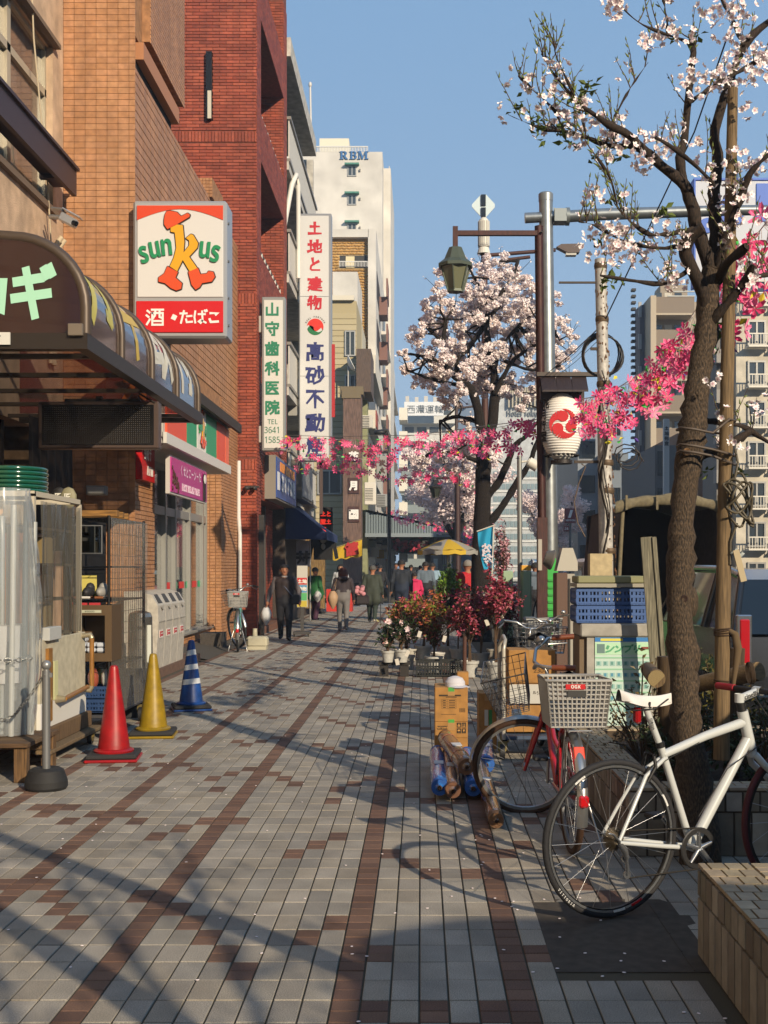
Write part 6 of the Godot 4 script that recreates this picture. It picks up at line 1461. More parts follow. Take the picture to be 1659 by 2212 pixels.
func truck(label: String,at: Vector3,w: float,ln: float,h: float) -> void:
	var t := thing("canopy_truck",label,"truck",at)
	var tarp := mt("#4d4035",0.85,0,{"tex": "blotch","sc": 0.8}); var olive := mt("#7c7258",0.85,0,{"tex": "blotch","sc": 0.5})
	var b := N()
	for sd in [-1.0,1.0]: b = N(); b.sheet(14,6,func(u,v): return V(sd * (w / 2 - 0.10 * v * v + 0.012 * sin(u * 40.0)),0.95 + v * (h - 1.1),-u * ln * 0.68)); part("side_tarp",b,tarp,t,false)
	b = N(); b.sheet(16,8,func(u,v): return V((u - 0.5) * w * 0.9,h - 0.15 + 0.13 * sin(u * PI) + 0.01 * sin(v * 25.0),-v * ln * 0.68)); part("roof_tarp",b,olive,t,false)
	b = N(); b.sheet(40,10,func(u,v):
		var a: float = v * TAU * 0.8
		var rad: float = 0.055 + 0.008 * sin(u * 13.0 + v * 4.0) + 0.005 * sin(u * 29.0)
		return V((u - 0.5) * w * 1.0,h - 0.17 + 0.12 * sin(u * PI) + rad * cos(a) * 1.4,0.03 + rad * sin(a))); part("rolled_flap",b,olive,t,false)
	for i in 4: b = N(); b.box(V((i - 1.5) * w * 0.27,h - 0.1,0.11),V(0.03,0.2,0.02)); part("flap_strap",b,olive,t,false)
	b = N(); b.bx(V(-w / 2 + 0.02,0.62,-0.02),V(w / 2 - 0.02,0.72,-ln * 0.68)); b.bx(V(-w / 2,0.72,0),V(-w / 2 + 0.05,1.0,-ln * 0.68)); b.bx(V(w / 2 - 0.05,0.72,0),V(w / 2,1.0,-ln * 0.68)); b.bx(V(-w / 2,0.66,0.03),V(w / 2,0.98,-0.01)); part("cargo_bed",b,mt("#6b6458",0.6),t,false)
	b = N(); b.bx(V(-w / 2 + 0.04,0.72,-ln * 0.64),V(w / 2 - 0.04,h - 0.16,-ln * 0.66)); b.ext(PackedVector2Array([Vector2(-0.45 * w,0),Vector2(0.45 * w,0),Vector2(0.25 * w,0.1),Vector2(0,0.15),Vector2(-0.25 * w,0.1)]),0.06,face(V(1,0,0),V(0,1,0),V(0,h - 0.17,-ln * 0.66))); part("bulkhead",b,mt("#2b1d18",0.9),t,false)
	for sd in [-1.0,1.0]:
		b = N(); b.tube([V(sd * (w / 2 - 0.04),0.95,-0.03),V(sd * (w / 2 - 0.12),h - 0.16,-0.03)],0.03,8); part("rear_post",b,olive,t,false)
		b = N(); b.cbox(V(sd * (w / 2 - 0.16),0.56,0.0),V(0.24,0.1,0.05),0.01); part("tail_lamp",b,mt("#8f1418",0.2),t,false)
		for z in [-0.8,-ln + 0.8]: wheel_part(t,V(sd * (w / 2 - 0.12),0.27,z),0.27,0.17)
	b = N(); b.cbox(V(0,1.15,-ln * 0.84),V(w - 0.04,1.25,ln * 0.28),0.06); part("cab",b,mt("#b9b8b2",0.3,0,{"coat": 0.8}),t,false)
	b = N(); b.box(V(0,1.42,-ln * 0.84),V(w - 0.02,0.45,ln * 0.2)); part("cab_window",b,mt("#12171a",0.05,0,{"coat": 1.0}),t,false)
func make_vehicles():
	car("black parked taxi with green side stripe and tall red tail lamp at right edge",V(3.52,-0.13,-10.1),0,"#15161a",1.7,4.5,1.62,"#2c8a3e")
	truck("small truck with open dark canvas canopy parked behind the nearest tree",V(3.47,-0.13,-16.4),1.56,4.6,2.62)
	car("pale silver car farther along the road near the right edge",V(8.6,-0.13,-27),PI,"#9aa2a8",1.68,4.2,1.5)
	car("dark grey car beside the pale silver one on the road",V(5.9,-0.13,-31),PI,"#3d444b",1.7,4.3,1.5)
	car("small white van driving far down the road by the pale green cabinets",V(5.2,-0.13,-48),0,"#b9bcbc",1.5,3.4,1.95)
	car("white parked van beside the viewer out of view",V(3.52,-0.13,-5.6),PI,"#c2c2be",1.7,4.2,1.9)
	truck("second canopy truck parked behind the viewer",V(3.55,-0.13,3.4),1.7,4.9,2.65)
func planter(called: String,label: String,x0: float,x1: float,d0: float,d1: float,h: float) -> void:
	var t := thing(called,label,"planter",V((x0 + x1) / 2,0,-(d0 + d1) / 2))
	var base := mt("#4a3f33",0.95)
	var w := 0.2
	var b := N()
	b.bx(V(x0 + 0.01,0,-d0 - 0.01),V(x0 + w,h - 0.012,-d1 + 0.01)); b.bx(V(x1 - w,0,-d0 - 0.01),V(x1,h - 0.012,-d1 + 0.01)); b.bx(V(x0 + w,0,-d0 - 0.01),V(x1 - w,h - 0.012,-d0 - w)); b.bx(V(x0 + w,0,-d1 + w),V(x1 - w,h - 0.012,-d1 + 0.01)); part("wall",b,base,t)
	b = N(); b.sheet(24,40,func(u,v): return V(lerpf(x0 + w,x1 - w,u),h - 0.07 + 0.02 * sin(u * 17.0 + v * 9.0) + 0.012 * sin(v * 61.0 + u * 33.0),lerpf(-d0 - w,-d1 + w,v))); part("soil",b,mt("#3a2c20",0.98,0,{"tex": "grain","sc": 0.3}),t)
	var hx := ["#a39a8a","#8f8676","#b1a898","#887d6c"]
	var tp := ["#b3a184","#aa987a","#bba98c"]
	tiles(t,"side_brick",V(x0 + 0.008,0,-d1),V(0,0,1),V(0,1,0),d1 - d0,h - 0.02,0.09,0.23,0.011,0.012,hx,true,[],120,0.1,0.75)
	tiles(t,"end_brick",V(x0,0,-d0 - 0.008),V(1,0,0),V(0,1,0),x1 - x0,h - 0.02,0.09,0.23,0.011,0.012,hx,true,[],0,0.1,0.75)
	tiles(t,"end_brick",V(x1,0,-d1 + 0.008),V(-1,0,0),V(0,1,0),x1 - x0,h - 0.02,0.09,0.23,0.011,0.012,hx,true,[],0,0.1,0.75)
	tiles(t,"rim_tile",V(x0 - 0.004,h - 0.012,-d0),V(1,0,0),V(0,0,-1),w,d1 - d0,0.0667,0.105,0.008,0.014,tp,true,[],150,0.1,0.7)
	tiles(t,"rim_tile",V(x0 + w,h - 0.012,-d1 + w),V(1,0,0),V(0,0,-1),x1 - x0 - w,w,0.105,0.0667,0.008,0.014,tp,true,[],60,0.1,0.7)
	tiles(t,"rim_tile",V(x0 + w,h - 0.012,-d0),V(1,0,0),V(0,0,-1),x1 - x0 - w,w,0.105,0.0667,0.008,0.014,tp,true,[],60,0.1,0.7)
func shrub(label: String,at: Vector3,r: Vector3,n: int,hex: String,group := "") -> void:
	var t := thing("shrub",label,"shrub",at,0,group)
	var b := N()
	var tips := []
	for i in 26:
		var o := in_ball().normalized(); o.y = absf(o.y)
		var e := o * r * rr(0.7,1.1)
		b.tube([V(o.x * 0.05,-0.05,o.z * 0.05),e * 0.5 + in_ball() * 0.04,e],[0.008,0.006,0.003],5,false); tips.append(e)
	part("stems",b,mt("#4a3826",0.9),t,false)
	var xf := []; var cl := []
	for i in n:
		var p: Vector3 = tips[rng.randi() % tips.size()] * rr(0.5,1.05) + in_ball() * 0.05
		xf.append(Transform3D(anyway() * Basis.from_scale(Vector3.ONE * rr(0.7,1.3)),p)); cl.append(vary(lin(hex),0.35))
	stuff(multi("foliage",leaf_mesh(0.042,0.018),mt("#ffffff",0.55,0,{"vc": true,"back": "#101806"}),t,xf,cl))
func make_planters():
	planter("brick_planter","tiled brick planter box in the lower right corner with bare soil",1.074,2.5,0.6,4.58,0.356)
	planter("brick_planter","tiled brick planter around the nearest tree behind the white bicycle",1.085,2.5,6.13,8.55,0.356)
	planter("brick_planter","long low planter farther along the kerb behind the cabinets",1.5,2.5,12.9,23.0,0.356)
	shrub("dark low evergreen shrub under the white bicycle saddle in the planter",V(1.45,0.34,-6.7),V(0.3,0.42,0.3),900,"#2c3a18")
	shrub("dark evergreen shrub right of the nearest trunk under the log rail",V(1.98,0.34,-6.75),V(0.34,0.45,0.3),1000,"#2c3a18")
	shrub("twiggy shrub with brown new shoots between storage cabinet and trunk",V(1.42,0.34,-7.5),V(0.34,0.62,0.3),420,"#5a4a26")
	shrub("twiggy brown shrub right of the trunk before the taxi",V(1.9,0.34,-7.4),V(0.3,0.8,0.3),520,"#55501f")
	shrub("low dark hedge plant at the foot of the pale green cabinets",V(PX(1130,16.4),0.3,-17.6),V(0.5,0.3,0.4),900,"#1e2614")
	shrub("low dark hedge plant by the foot of the galvanised pole",V(2.0,0.3,-15.2),V(0.5,0.3,0.4),700,"#1e2614")
	var wood := mt("#8a7250",0.85,0,{"tex": "wood","sc": 0.25}); var end := mt("#a89468",0.85,0,{"tex": "grain","sc": 0.2})
	var t := thing("log_fence","low fence of peeled logs tied around the nearest cherry tree","fence",V(1.6,0.3,-6.8))
	var d := 6.75
	for q in [[1443,1418,0.052,0.0],[1595,1400,0.05,0.15]]:
		var b := stick([V(PX(q[0],d),0.25,-d - q[3]),P(q[0] - 4,q[1],d + q[3])],q[2],12); part("post",b,mt("#5c4a34",0.9,0,{"tex": "wood","sc": 0.25}),t)
	var b := stick([P(1480,1484,6.75),P(1640,1450,6.35)],[0.045,0.052],14); part("log_rail",b,mt("#937a55",0.85,0,{"tex": "woodx","sc": 0.25}),t)
	b = stick([P(1418,1466,6.5),P(1400,1446,7.9)],0.05,14); part("log_rail",b,wood,t)
	b = stick([P(1418,1466,6.495),P(1417.6,1465.6,6.5)],0.047,14); part("log_end",b,end,t)
	b = N()
	for k in 5: b.lathe([Vector2(0.054,-0.004),Vector2(0.057,0),Vector2(0.054,0.004)],P(1618 + k * 1.5,1454,5.9) ,Basis(V(0,0,1),PI / 2 + 0.1),12)
	part("rope_binding",b,mt("#3a2c1e",0.95),t)
	t = thing("support_stake","tall straight wooden stake tied beside the nearest tree with coiled cord","stake",V(PX(1560,5.9),0.3,-5.9))
	b = stick([P(1558,1640,5.9),P(1562,1300,5.9),P(1574,650,5.95),P(1583,192,6.0)],[0.042,0.038,0.033,0.026],12); part("shaft",b,wood,t)
	b = N()
	for q in [1358,1362,1367,1372,1470,1474]: b.lathe([Vector2(0.041,-0.004),Vector2(0.045,0),Vector2(0.041,0.004)],P(1560,q,5.9),Basis(V(0,0,1),rr(-0.15,0.15)),12)
	part("rope_binding",b,mt("#3d2d1d",0.95),t)
	b = N(); b.tube([P(1575,1362,5.88),P(1588,1370,5.86),P(1594,1400,5.86),P(1588,1450,5.86),P(1584,1480,5.86)],[0.012,0.02,0.022,0.014,0.01],8); part("rope_tail",b,mt("#5a4a34",0.95),t)
	t = thing("cable_tie_loop","old brown hose looped twice round the trunk and stake","cable",P(1530,960,6))
	for k in 3:
		var y: float = 965.0 + [0,14,-36][k]
		b = N(); b.tube([P(1462,y,5.98),P(1470,y - 5,5.86),P(1500,y - 2,5.85),P(1540,y + 6,5.87),P(1576,y + [16,20,-24][k],5.87),P(1588,y + [20,25,-20][k],5.95),P(1560,y + 8,6.05),P(1500,y,6.14),P(1462,y,6.02)],0.007,6); part("loop",b,mt("#4d4238",0.6),t)
	t = thing("coiled_cord","tangled olive cord hanging on the wooden stake with a plug and pale wood tag","cord",P(1600,1080,5.9))
	b = N()
	for k in 5:
		var pts := []
		for i in 18:
			var a := TAU * i / 18
			pts.append(P(1592 + 8 * k % 13,1080,5.87 - 0.012 * k) + V(cos(a + k) * (0.05 + 0.012 * (k % 3)),sin(a) * (0.13 - 0.015 * k) + 0.02 * sin(a * 2 + k),0.012 * sin(a * 3)))
		b.tube(pts,0.0065,6,false,true)
	b.tube([P(1588,970,5.9),P(1594,1000,5.87),P(1586,1040,5.87)],0.0065,6); b.tube([P(1592,1130,5.87),P(1578,1170,5.87),P(1577,1220,5.87)],0.0065,6); part("cord_loop",b,mt("#4d4636",0.55),t)
	b = N(); b.box(P(1598,1222,5.85),V(0.03,0.16,0.012),Basis(V(0,0,1),0.25)); part("wood_tag",b,mt("#a89a7c",0.8),t)
	b = N(); b.sheet(8,6,func(u,v): return P(1580 + u * 26 + 3 * sin(v * 9),1188 + v * 14 + 4 * sin(u * 11.0),5.86 - 0.015 * sin(u * 7 + v * 5))); part("plastic_bag",b,mt("#b9c0bc",0.3,0,{"alpha": 0.7}),t)
func cycle_wheel(t: Node3D,o: Vector3,r: float,tw: float,tyre: Material,rim: Material,spokes: int,bs := Basis.IDENTITY,deep := 0.022) -> Node3D:
	var b := N(); var pts := []
	for i in 40: var a := TAU * i / 40; pts.append(o + bs * V(cos(a),sin(a),0) * (r - tw))
	b.tube(pts,tw,8,false,true)
	var w := part("wheel",b,tyre,t,false)
	b = N(); b.lathe([Vector2(r - tw * 1.6,-0.011),Vector2(r - tw * 1.6 - deep,-0.007),Vector2(r - tw * 1.6 - deep,0.007),Vector2(r - tw * 1.6,0.011),Vector2(r - tw * 1.2,0.009),Vector2(r - tw * 1.2,-0.009),Vector2(r - tw * 1.6,-0.011)],o,bs * Basis(V(1,0,0),PI / 2),40); part("rim",b,rim,w,false)
	b = N()
	for i in spokes:
		var a := TAU * i / spokes; var s := 1.0 if i % 2 == 0 else -1.0
		b.tube([o + bs * V(cos(a + 0.5 * s) * 0.018,sin(a + 0.5 * s) * 0.018,0.028 * s),o + bs * V(cos(a),sin(a),0) * (r - tw * 1.6 - deep)],0.0012,4,false)
	part("spokes",b,mt("#b4b6b8",0.3,0.9),w,false)
	b = N(); b.lathe([Vector2(0,-0.045),Vector2(0.012,-0.045),Vector2(0.022,-0.03),Vector2(0.014,-0.02),Vector2(0.014,0.02),Vector2(0.022,0.03),Vector2(0.012,0.045),Vector2(0,0.045)],o,bs * Basis(V(1,0,0),PI / 2),12); part("hub",b,mt("#55575a",0.35,0.8),w,false)
	return w
func fender(o: Vector3,r: float,a0: float,a1: float,w: float,bs := Basis.IDENTITY) -> MB:
	var b := N()
	b.sheet(20,6,func(u,v):
		var a: float = lerpf(a0,a1,u); var q: float = (v - 0.5) * 2.0
		return o + bs * V(cos(a) * (r - 0.012 * q * q),sin(a) * (r - 0.012 * q * q),q * w * 0.5))
	return b
func basket(t: Node3D,o: Vector3,bs: Basis,w: float,dp: float,h: float,m: Material,nx: int,ny: int,bar: float,flare := 0.82,label := "") -> void:
	var b := N()
	var pt := func(x: float,y: float,z: float) -> Vector3:
		var k := lerpf(flare,1.0,y)
		return o + bs * V(x * w * 0.5 * k,y * h,z * dp * 0.5 * k)
	for j in ny + 1:
		var y := float(j) / ny
		b.tube([pt.call(-1,y,-1),pt.call(1,y,-1),pt.call(1,y,1),pt.call(-1,y,1)],bar * (1.9 if j == ny else 1.0),4,false,true)
	for i in nx + 1:
		var x := -1.0 + 2.0 * i / nx
		for z in [-1.0,1.0]: b.tube([pt.call(x,0,z),pt.call(x,1,z)],bar,4,false)
		b.tube([pt.call(x,0,-1),pt.call(x,0,1)],bar,4,false)
	var nz := maxi(4,int(nx * dp / w))
	for i in nz + 1:
		var z := -1.0 + 2.0 * i / nz
		for x in [-1.0,1.0]: b.tube([pt.call(x,0,z),pt.call(x,1,z)],bar,4,false)
		b.tube([pt.call(-1,0,z),pt.call(1,0,z)],bar,4,false)
	var k := part("basket",b,m,t,false)
	if label:
		b = N(); var c: Vector3 = pt.call(0,0.88,1.0)
		b.box(c + bs * V(-0.02,0,0.008),V(0.10,0.026,0.004),bs); part("label_plate",b,mt("#b5161c",0.4),k,false)
		inst("lettering",text_mesh(label,0.017,0.002),mt("#dcdad4",0.5),k,Transform3D(bs,c + bs * V(-0.02,0,0.0125)))
		b = N(); b.box(c + bs * V(-0.012,-0.035,0.005),V(0.095,0.032,0.006),bs); part("grip_slot",b,mt("#2c2c2b",0.6),k,false)
func saddle(t: Node3D,o: Vector3,ln: float,w: float,top: Material,under: Material) -> void:
	var b := N()
	b.sheet(18,14,func(u,v):
		var half: float = w * 0.5 * lerpf(1.0,0.24,smoothstep(0.12,0.62,u)) * sqrt(clampf(u * 9.0,0.12,1.0)) * sqrt(clampf((1.0 - u) * 10.0,0.1,1.0))
		var a: float = lerpf(-1.0,1.0,v)
		var y: float = 0.030 * pow(1.0 - u,2.0) + 0.012 * pow(maxf(0,u - 0.75),1.0) - 0.010 * sin(u * PI) - 0.046 * pow(absf(a),2.6)
		return o + V((u - 0.42) * ln,y,a * half))
	var s := part("saddle",b,top,t,false)
	b = N()
	b.sheet(10,8,func(u,v):
		var half: float = w * 0.42 * lerpf(1.0,0.24,smoothstep(0.12,0.62,u))
		var a: float = lerpf(-1.0,1.0,v)
		return o + V((u - 0.42) * ln * 0.94,-0.036 + 0.02 * pow(1.0 - u,2.0),a * half))
	for z in [-0.02,0.02]: b.tube([o + V(-0.10,-0.03,z),o + V(-0.06,-0.06,z),o + V(0.06,-0.06,z),o + V(0.13,-0.02,z)],0.0035,5)
	part("saddle_base",b,under,s,false)
func city_bike(label: String,at: Vector3,turn: float,hex: String,r: float,steer: float,o := {}) -> Node3D:
	var t := thing("bicycle",label,"bicycle",at,turn)
	t.rotation.x = o.get("lean",0.0)
	var paint := mt(hex,0.3,0.2,{"coat": 0.8}); var chrome := mt("#b4b4b2",0.3,0.9); var blk := mt("#1a1a1c",0.6); var grey := mt("#8d8f90",0.35,0.6)
	var tyre := mt(o.get("tyre","#1c1c1e"),0.8)
	var wb := 1.06
	cycle_wheel(t,V(0,r,0),r,0.019,tyre,grey,28)
	var b := fender(V(0,r,0),r + 0.018,0.1,3.5,0.055); part("fender",b,chrome,t,false)
	var bb := V(0.44,r - 0.03,0); var sc := V(0.26,r + 0.30,0); var hb := V(0.84,r + 0.34,0); var ht := V(0.80,r + 0.47,0)
	b = N(); b.tube([bb,sc,V(0.225,r + 0.42,0)],0.016,10); b.tube([hb + V(0,0.03,0),V(0.62,r + 0.12,0),bb],0.02,10); b.tube([ht - V(0,0.03,0),V(0.55,r + 0.2,0),V(0.33,r + 0.16,0)],0.015,10); b.tube([hb - V(0,0.03,0),ht],0.021,10)
	for z in [-0.055,0.055]: b.tube([bb + V(-0.03,0,z * 0.5),V(0,r,z)],0.009,8); b.tube([sc + V(0,-0.02,z * 0.3),V(0,r,z)],0.008,8)
	part("frame",b,paint,t,false)
	b = N(); b.tube([V(0.235,r + 0.40,0),V(0.20,r + 0.56,0)],0.0125,10); part("seat_post",b,chrome,t,false)
	saddle(t,V(0.18,r + 0.60,0),0.26,0.2,mt(o.get("saddle","#1b1b1c"),0.55),blk)
	var f := Node3D.new(); f.name = "front_end"; t.add_child(f)
	f.position = hb; f.basis = Basis(V(-0.29,0.957,0).normalized(),steer)
	var fw := V(wb - hb.x,r - hb.y,0)
	b = N()
	for z in [-0.05,0.05]: b.tube([V(0.02,-0.02,z * 0.8),V(0.07,-0.10,z),V(fw.x - 0.05,fw.y + 0.08,z),fw + V(0,0,z)],[0.015,0.015,0.011,0.009],8)
	b.tube([V(0.02,-0.02,-0.045),V(0.02,-0.02,0.045)],0.016,8); part("fork",b,paint,f,false)
	var bx := N(); var pts := []
	for i in 40: var a := TAU * i / 40; pts.append(fw + V(cos(a),sin(a),0) * (r - 0.019))
	bx.tube(pts,0.019,8,false,true); part("front_tyre",bx,tyre,f,false)
	b = N(); b.lathe([Vector2(r - 0.032,-0.012),Vector2(r - 0.05,-0.008),Vector2(r - 0.05,0.008),Vector2(r - 0.032,0.012)],fw,Basis(V(1,0,0),PI / 2),40)
	for i in 28:
		var a := TAU * i / 28; var s := 1.0 if i % 2 == 0 else -1.0
		b.tube([fw + V(0,0,0.028 * s),fw + V(cos(a),sin(a),0) * (r - 0.05)],0.0012,4,false)
	b.lathe([Vector2(0,-0.045),Vector2(0.016,-0.03),Vector2(0.016,0.03),Vector2(0,0.045)],fw,Basis(V(1,0,0),PI / 2),10); part("front_rim",b,grey,f,false)
	b = fender(fw,r + 0.018,0.35,3.1,0.052); part("front_fender",b,chrome,f,false)
	b = N(); b.tube([V(-0.04,0.13,0),V(-0.065,0.24,0),V(-0.02,0.28,0)],0.012,8)
	for s in [-1.0,1.0]: b.tube([V(-0.02,0.28,0),V(0.0,0.285,0.05 * s),V(-0.02,0.33,0.13 * s),V(-0.10,0.34,0.24 * s),V(-0.24,0.31,0.26 * s)],0.011,8)
	part("handlebar",b,chrome,f,false)
	for s in [-1.0,1.0]:
		b = N(); b.tube([V(-0.12,0.336,0.245 * s),V(-0.25,0.308,0.262 * s)],0.017,10); part("grip",b,mt(o.get("grip","#17171a"),0.5),f,false)
		b = N(); b.tube([V(-0.08,0.335,0.235 * s),V(-0.09,0.30,0.25 * s),V(-0.2,0.275,0.265 * s)],0.006,6); part("brake_lever",b,chrome,f,false)
	b = N(); b.ball(V(-0.06,0.37,0.17),V(0.028,0.022,0.028),10); part("bell",b,chrome,f,false)
	if o.get("front","") == "wire": basket(f,V(0.18,0.06,0),Basis(V(0,1,0),PI / 2),0.34,0.26,0.25,mt("#77787a",0.3,0.8),9,6,0.0022,0.72)
	elif o.get("front","") == "grey": basket(f,V(0.18,0.06,0),Basis(V(0,1,0),PI / 2),0.36,0.28,0.24,mt("#9a9a97",0.6),12,9,0.0045,0.82)
	b = N(); b.lathe([Vector2(0,0),Vector2(0.03,0.0),Vector2(0.034,0.05),Vector2(0,0.06)],V(0.16,-0.02,0.06),Basis(V(0,0,1),-PI / 2),10); part("headlight",b,chrome,f,false)
	b = N(); b.lathe([Vector2(0.082,-0.003),Vector2(0.086,0),Vector2(0.082,0.003),Vector2(0.06,0.003),Vector2(0.06,-0.003),Vector2(0.082,-0.003)],bb + V(0,0,0.045),Basis(V(1,0,0),PI / 2),24); part("chainring",b,mt("#77797c",0.35,0.8),t,false)
	b = N(); b.tube([bb + V(0,0,0.055),bb + V(0.06,-0.15,0.06)],0.009,6); b.tube([bb + V(0,0,-0.055),bb + V(-0.06,0.15,-0.06)],0.009,6); part("crank",b,chrome,t,false)
	for s in [-1.0,1.0]: b = N(); b.cbox(bb + V(0.06 * s,-0.15 * s,0.105 * s),V(0.085,0.025,0.08),0.006); part("pedal",b,blk,t,false)
	b = N(); b.ext(PackedVector2Array([Vector2(-0.03,0.05),Vector2(0.44,0.065),Vector2(0.52,0.02),Vector2(0.52,-0.05),Vector2(0.44,-0.1),Vector2(-0.03,-0.06)]),0.012,face(V(1,0,0),V(0,1,0),V(0,r,0.05))); part("chain_cover",b,mt(o.get("cover","#2a2a2c"),0.4),t,false)
	b = N()
	for z in [-0.06,0.06]:
		b.tube([V(-0.28,2 * r + 0.035,z),V(0.22,2 * r + 0.04,z)],0.005,6); b.tube([V(0,r,z),V(-0.17,2 * r + 0.035,z)],0.004,6)
	for i in 4: b.tube([V(-0.26 + i * 0.14,2 * r + 0.037,-0.06),V(-0.26 + i * 0.14,2 * r + 0.037,0.06)],0.004,5)
	part("rear_carrier",b,chrome,t,false)
	b = N(); b.cbox(V(-r - 0.03,r + 0.02,0),V(0.03,0.06,0.05),0.01); part("reflector",b,mt("#b5161c",0.1,0,{"coat": 1.0}),t,false)
	if o.has("orange"): b = N(); b.cbox(V(-r * 0.72,r + 0.235,0),V(0.012,0.08,0.055),0.004,Basis(V(0,0,1),-0.5)); part("sticker",b,mt("#d8442a",0.4,0,{"coat": 0.6}),t,false)
	b = N(); b.tube([V(-0.02,r,-0.07),V(-0.12,0.02,-0.15),V(-0.12,0.02,0.15),V(-0.02,r,0.07)],0.007,6); part("kickstand",b,chrome,t,false)
	if o.get("rear","") == "grey": basket(t,V(-0.08,2 * r + 0.05,0),Basis(V(0,1,0),-PI / 2),0.325,0.30,0.235,mt("#9c9a95",0.6),13,10,0.0055,0.86,o.get("label",""))
	elif o.get("rear","") == "wire": basket(t,V(-0.08,2 * r + 0.05,0),Basis(V(0,1,0),-PI / 2),0.36,0.28,0.24,mt("#8c8d8f",0.3,0.8),9,6,0.0024,0.8)
	return t
func make_bikes():
	var r := 0.34
	var t := thing("bicycle","white sports bicycle with narrow white saddle leaning by the planter in front","bicycle",V(0.815,0,-5.06),0.436)
	var white := mt("#b9bdbc",0.28,0.0,{"coat": 0.9}); var blk := mt("#141416",0.55); var alu := mt("#a9acb0",0.25,0.9); var tyre := mt("#1d1d20",0.8)
	var rw := cycle_wheel(t,V(0,r,0),r,0.0145,tyre,mt("#17181a",0.3,0.3),20,Basis.IDENTITY,0.018)
	var fwx := 1.03
	var fwheel := cycle_wheel(t,V(fwx,r,0),r,0.0145,mt("#4a1218",0.7),mt("#17181a",0.3,0.3),20,Basis(V(0,1,0),0.06),0.018)
	for w in [[rw,V(0,r,0)],[fwheel,V(fwx,r,0)]]:
		var b0 := N(); b0.lathe([Vector2(r - 0.026,0.0105),Vector2(r - 0.036,0.0095)],w[1],Basis(V(1,0,0),PI / 2),48); b0.lathe([Vector2(r - 0.026,-0.0105),Vector2(r - 0.036,-0.0095)],w[1],Basis(V(1,0,0),PI / 2),48); part("braking_band",b0,mt("#c9ccce",0.18,0.9),w[0],false)
		for a in [2.05,4.75,5.05,0.4]:
			b0 = N()
			for i in 8: var e: float = a + i * 0.022; b0.box((w[1] as Vector3) + V(cos(e),sin(e),0) * (r - 0.030) + V(0,0,0.0125),V(0.0085,0.009,0.002),Basis(V(0,0,1),e))
			part("rim_decal",b0,mt("#d5d5d2",0.4) if a != 5.05 else mt("#b5161c",0.4),w[0],false)
	var txt := "VITTORIA"
	for i in txt.length():
		var a := 3.75 + i * 0.045
		inst("lettering",text_mesh(txt[i],0.011,0.0015),mt("#c9c9c6",0.5),rw,Transform3D(Basis(V(0,0,1),a + PI / 2),V(0,r,0) + V(cos(a),sin(a),0) * (r - 0.015) + V(0,0,0.0135)))
	var bb := V(0.425,0.265,0); var sc := V(0.27,0.685,0); var ht := V(0.715,0.83,0); var hb := V(0.752,0.70,0)
	var b := N()
	b.tube([bb,sc + V(-0.012,0.035,0)],0.0165,12); b.tube([sc + V(0.0,-0.005,0),V(0.50,0.748,0),ht + V(0.012,-0.03,0)],[0.018,0.02,0.022],14); b.tube([bb,hb + V(-0.006,0.03,0)],0.0245,14); b.tube([hb + V(0.006,-0.025,0),ht + V(-0.006,0.02,0)],0.0255,14)
	for z in [-1.0,1.0]:
		b.tube([sc + V(0,-0.02,0.012 * z),V(0.16,0.60,0.03 * z),V(0.07,0.46,0.052 * z),V(0.0,0.345,0.064 * z)],[0.0095,0.0095,0.009,0.008],8); b.tube([bb + V(-0.02,0.0,0.02 * z),V(0.25,0.29,0.04 * z),V(0.0,0.335,0.064 * z)],[0.011,0.0105,0.009],8)
	b.lathe([Vector2(0.021,-0.038),Vector2(0.022,0),Vector2(0.021,0.038)],bb,Basis(V(1,0,0),PI / 2),12); part("frame",b,white,t,false)
	b = N(); b.tube([hb + V(0.01,-0.03,0),hb + V(0.018,-0.06,0)],0.022,10)
	for z in [-1.0,1.0]: b.tube([hb + V(0.014,-0.05,0.02 * z),hb + V(0.05,-0.10,0.046 * z),V(fwx - 0.03,r + 0.1,0.05 * z),V(fwx,r,0.05 * z)],[0.016,0.016,0.012,0.009],8)
	part("fork",b,white,t,false)
	b = N(); b.tube([sc + V(-0.012,0.03,0),V(0.175,0.90,0)],0.0145,12); var sp := part("seat_post",b,white,t,false)
	inst("lettering",text_mesh("cinelli",0.013,0.001),mt("#2a2a2c",0.5),sp,Transform3D(Basis(V(0,0,1),PI / 2 + 0.23),V(0.203,0.82,0.0155)))
	b = N(); b.lathe([Vector2(0.019,-0.012),Vector2(0.02,0.012),Vector2(0.016,0.014)],sc + V(-0.014,0.04,0),Basis(V(0,0,1),0.25),12); b.tube([V(0.16,0.905,-0.02),V(0.19,0.905,0.02)],0.012,8); part("clamp",b,blk,t,false)
	saddle(t,V(0.155,0.945,0),0.275,0.135,mt("#d3cfca",0.4),blk)
	b = N(); b.tube([ht + V(-0.008,0.02,0),ht + V(-0.02,0.065,0)],0.021,12); part("headset_spacer",b,blk,t,false)
	b = N(); b.tube([ht + V(-0.022,0.075,0),ht + V(0.085,0.105,0)],0.0185,12); b.lathe([Vector2(0.022,-0.02),Vector2(0.022,0.02)],ht + V(-0.022,0.078,0),Basis.IDENTITY,12); b.lathe([Vector2(0.021,-0.024),Vector2(0.021,0.024)],ht + V(0.085,0.105,0),Basis(V(1,0,0),PI / 2),12); var stem := part("stem",b,white,t,false)
	inst("lettering",text_mesh("cinelli",0.019,0.001),mt("#231f20",0.5),stem,Transform3D(Basis(V(0,0,1),0.27),ht + V(0.028,0.09,0.0195)))
	b = N(); b.tube([ht + V(0.085,0.105,-0.27),ht + V(0.085,0.105,0.27)],0.0125,10); part("handlebar",b,blk,t,false)
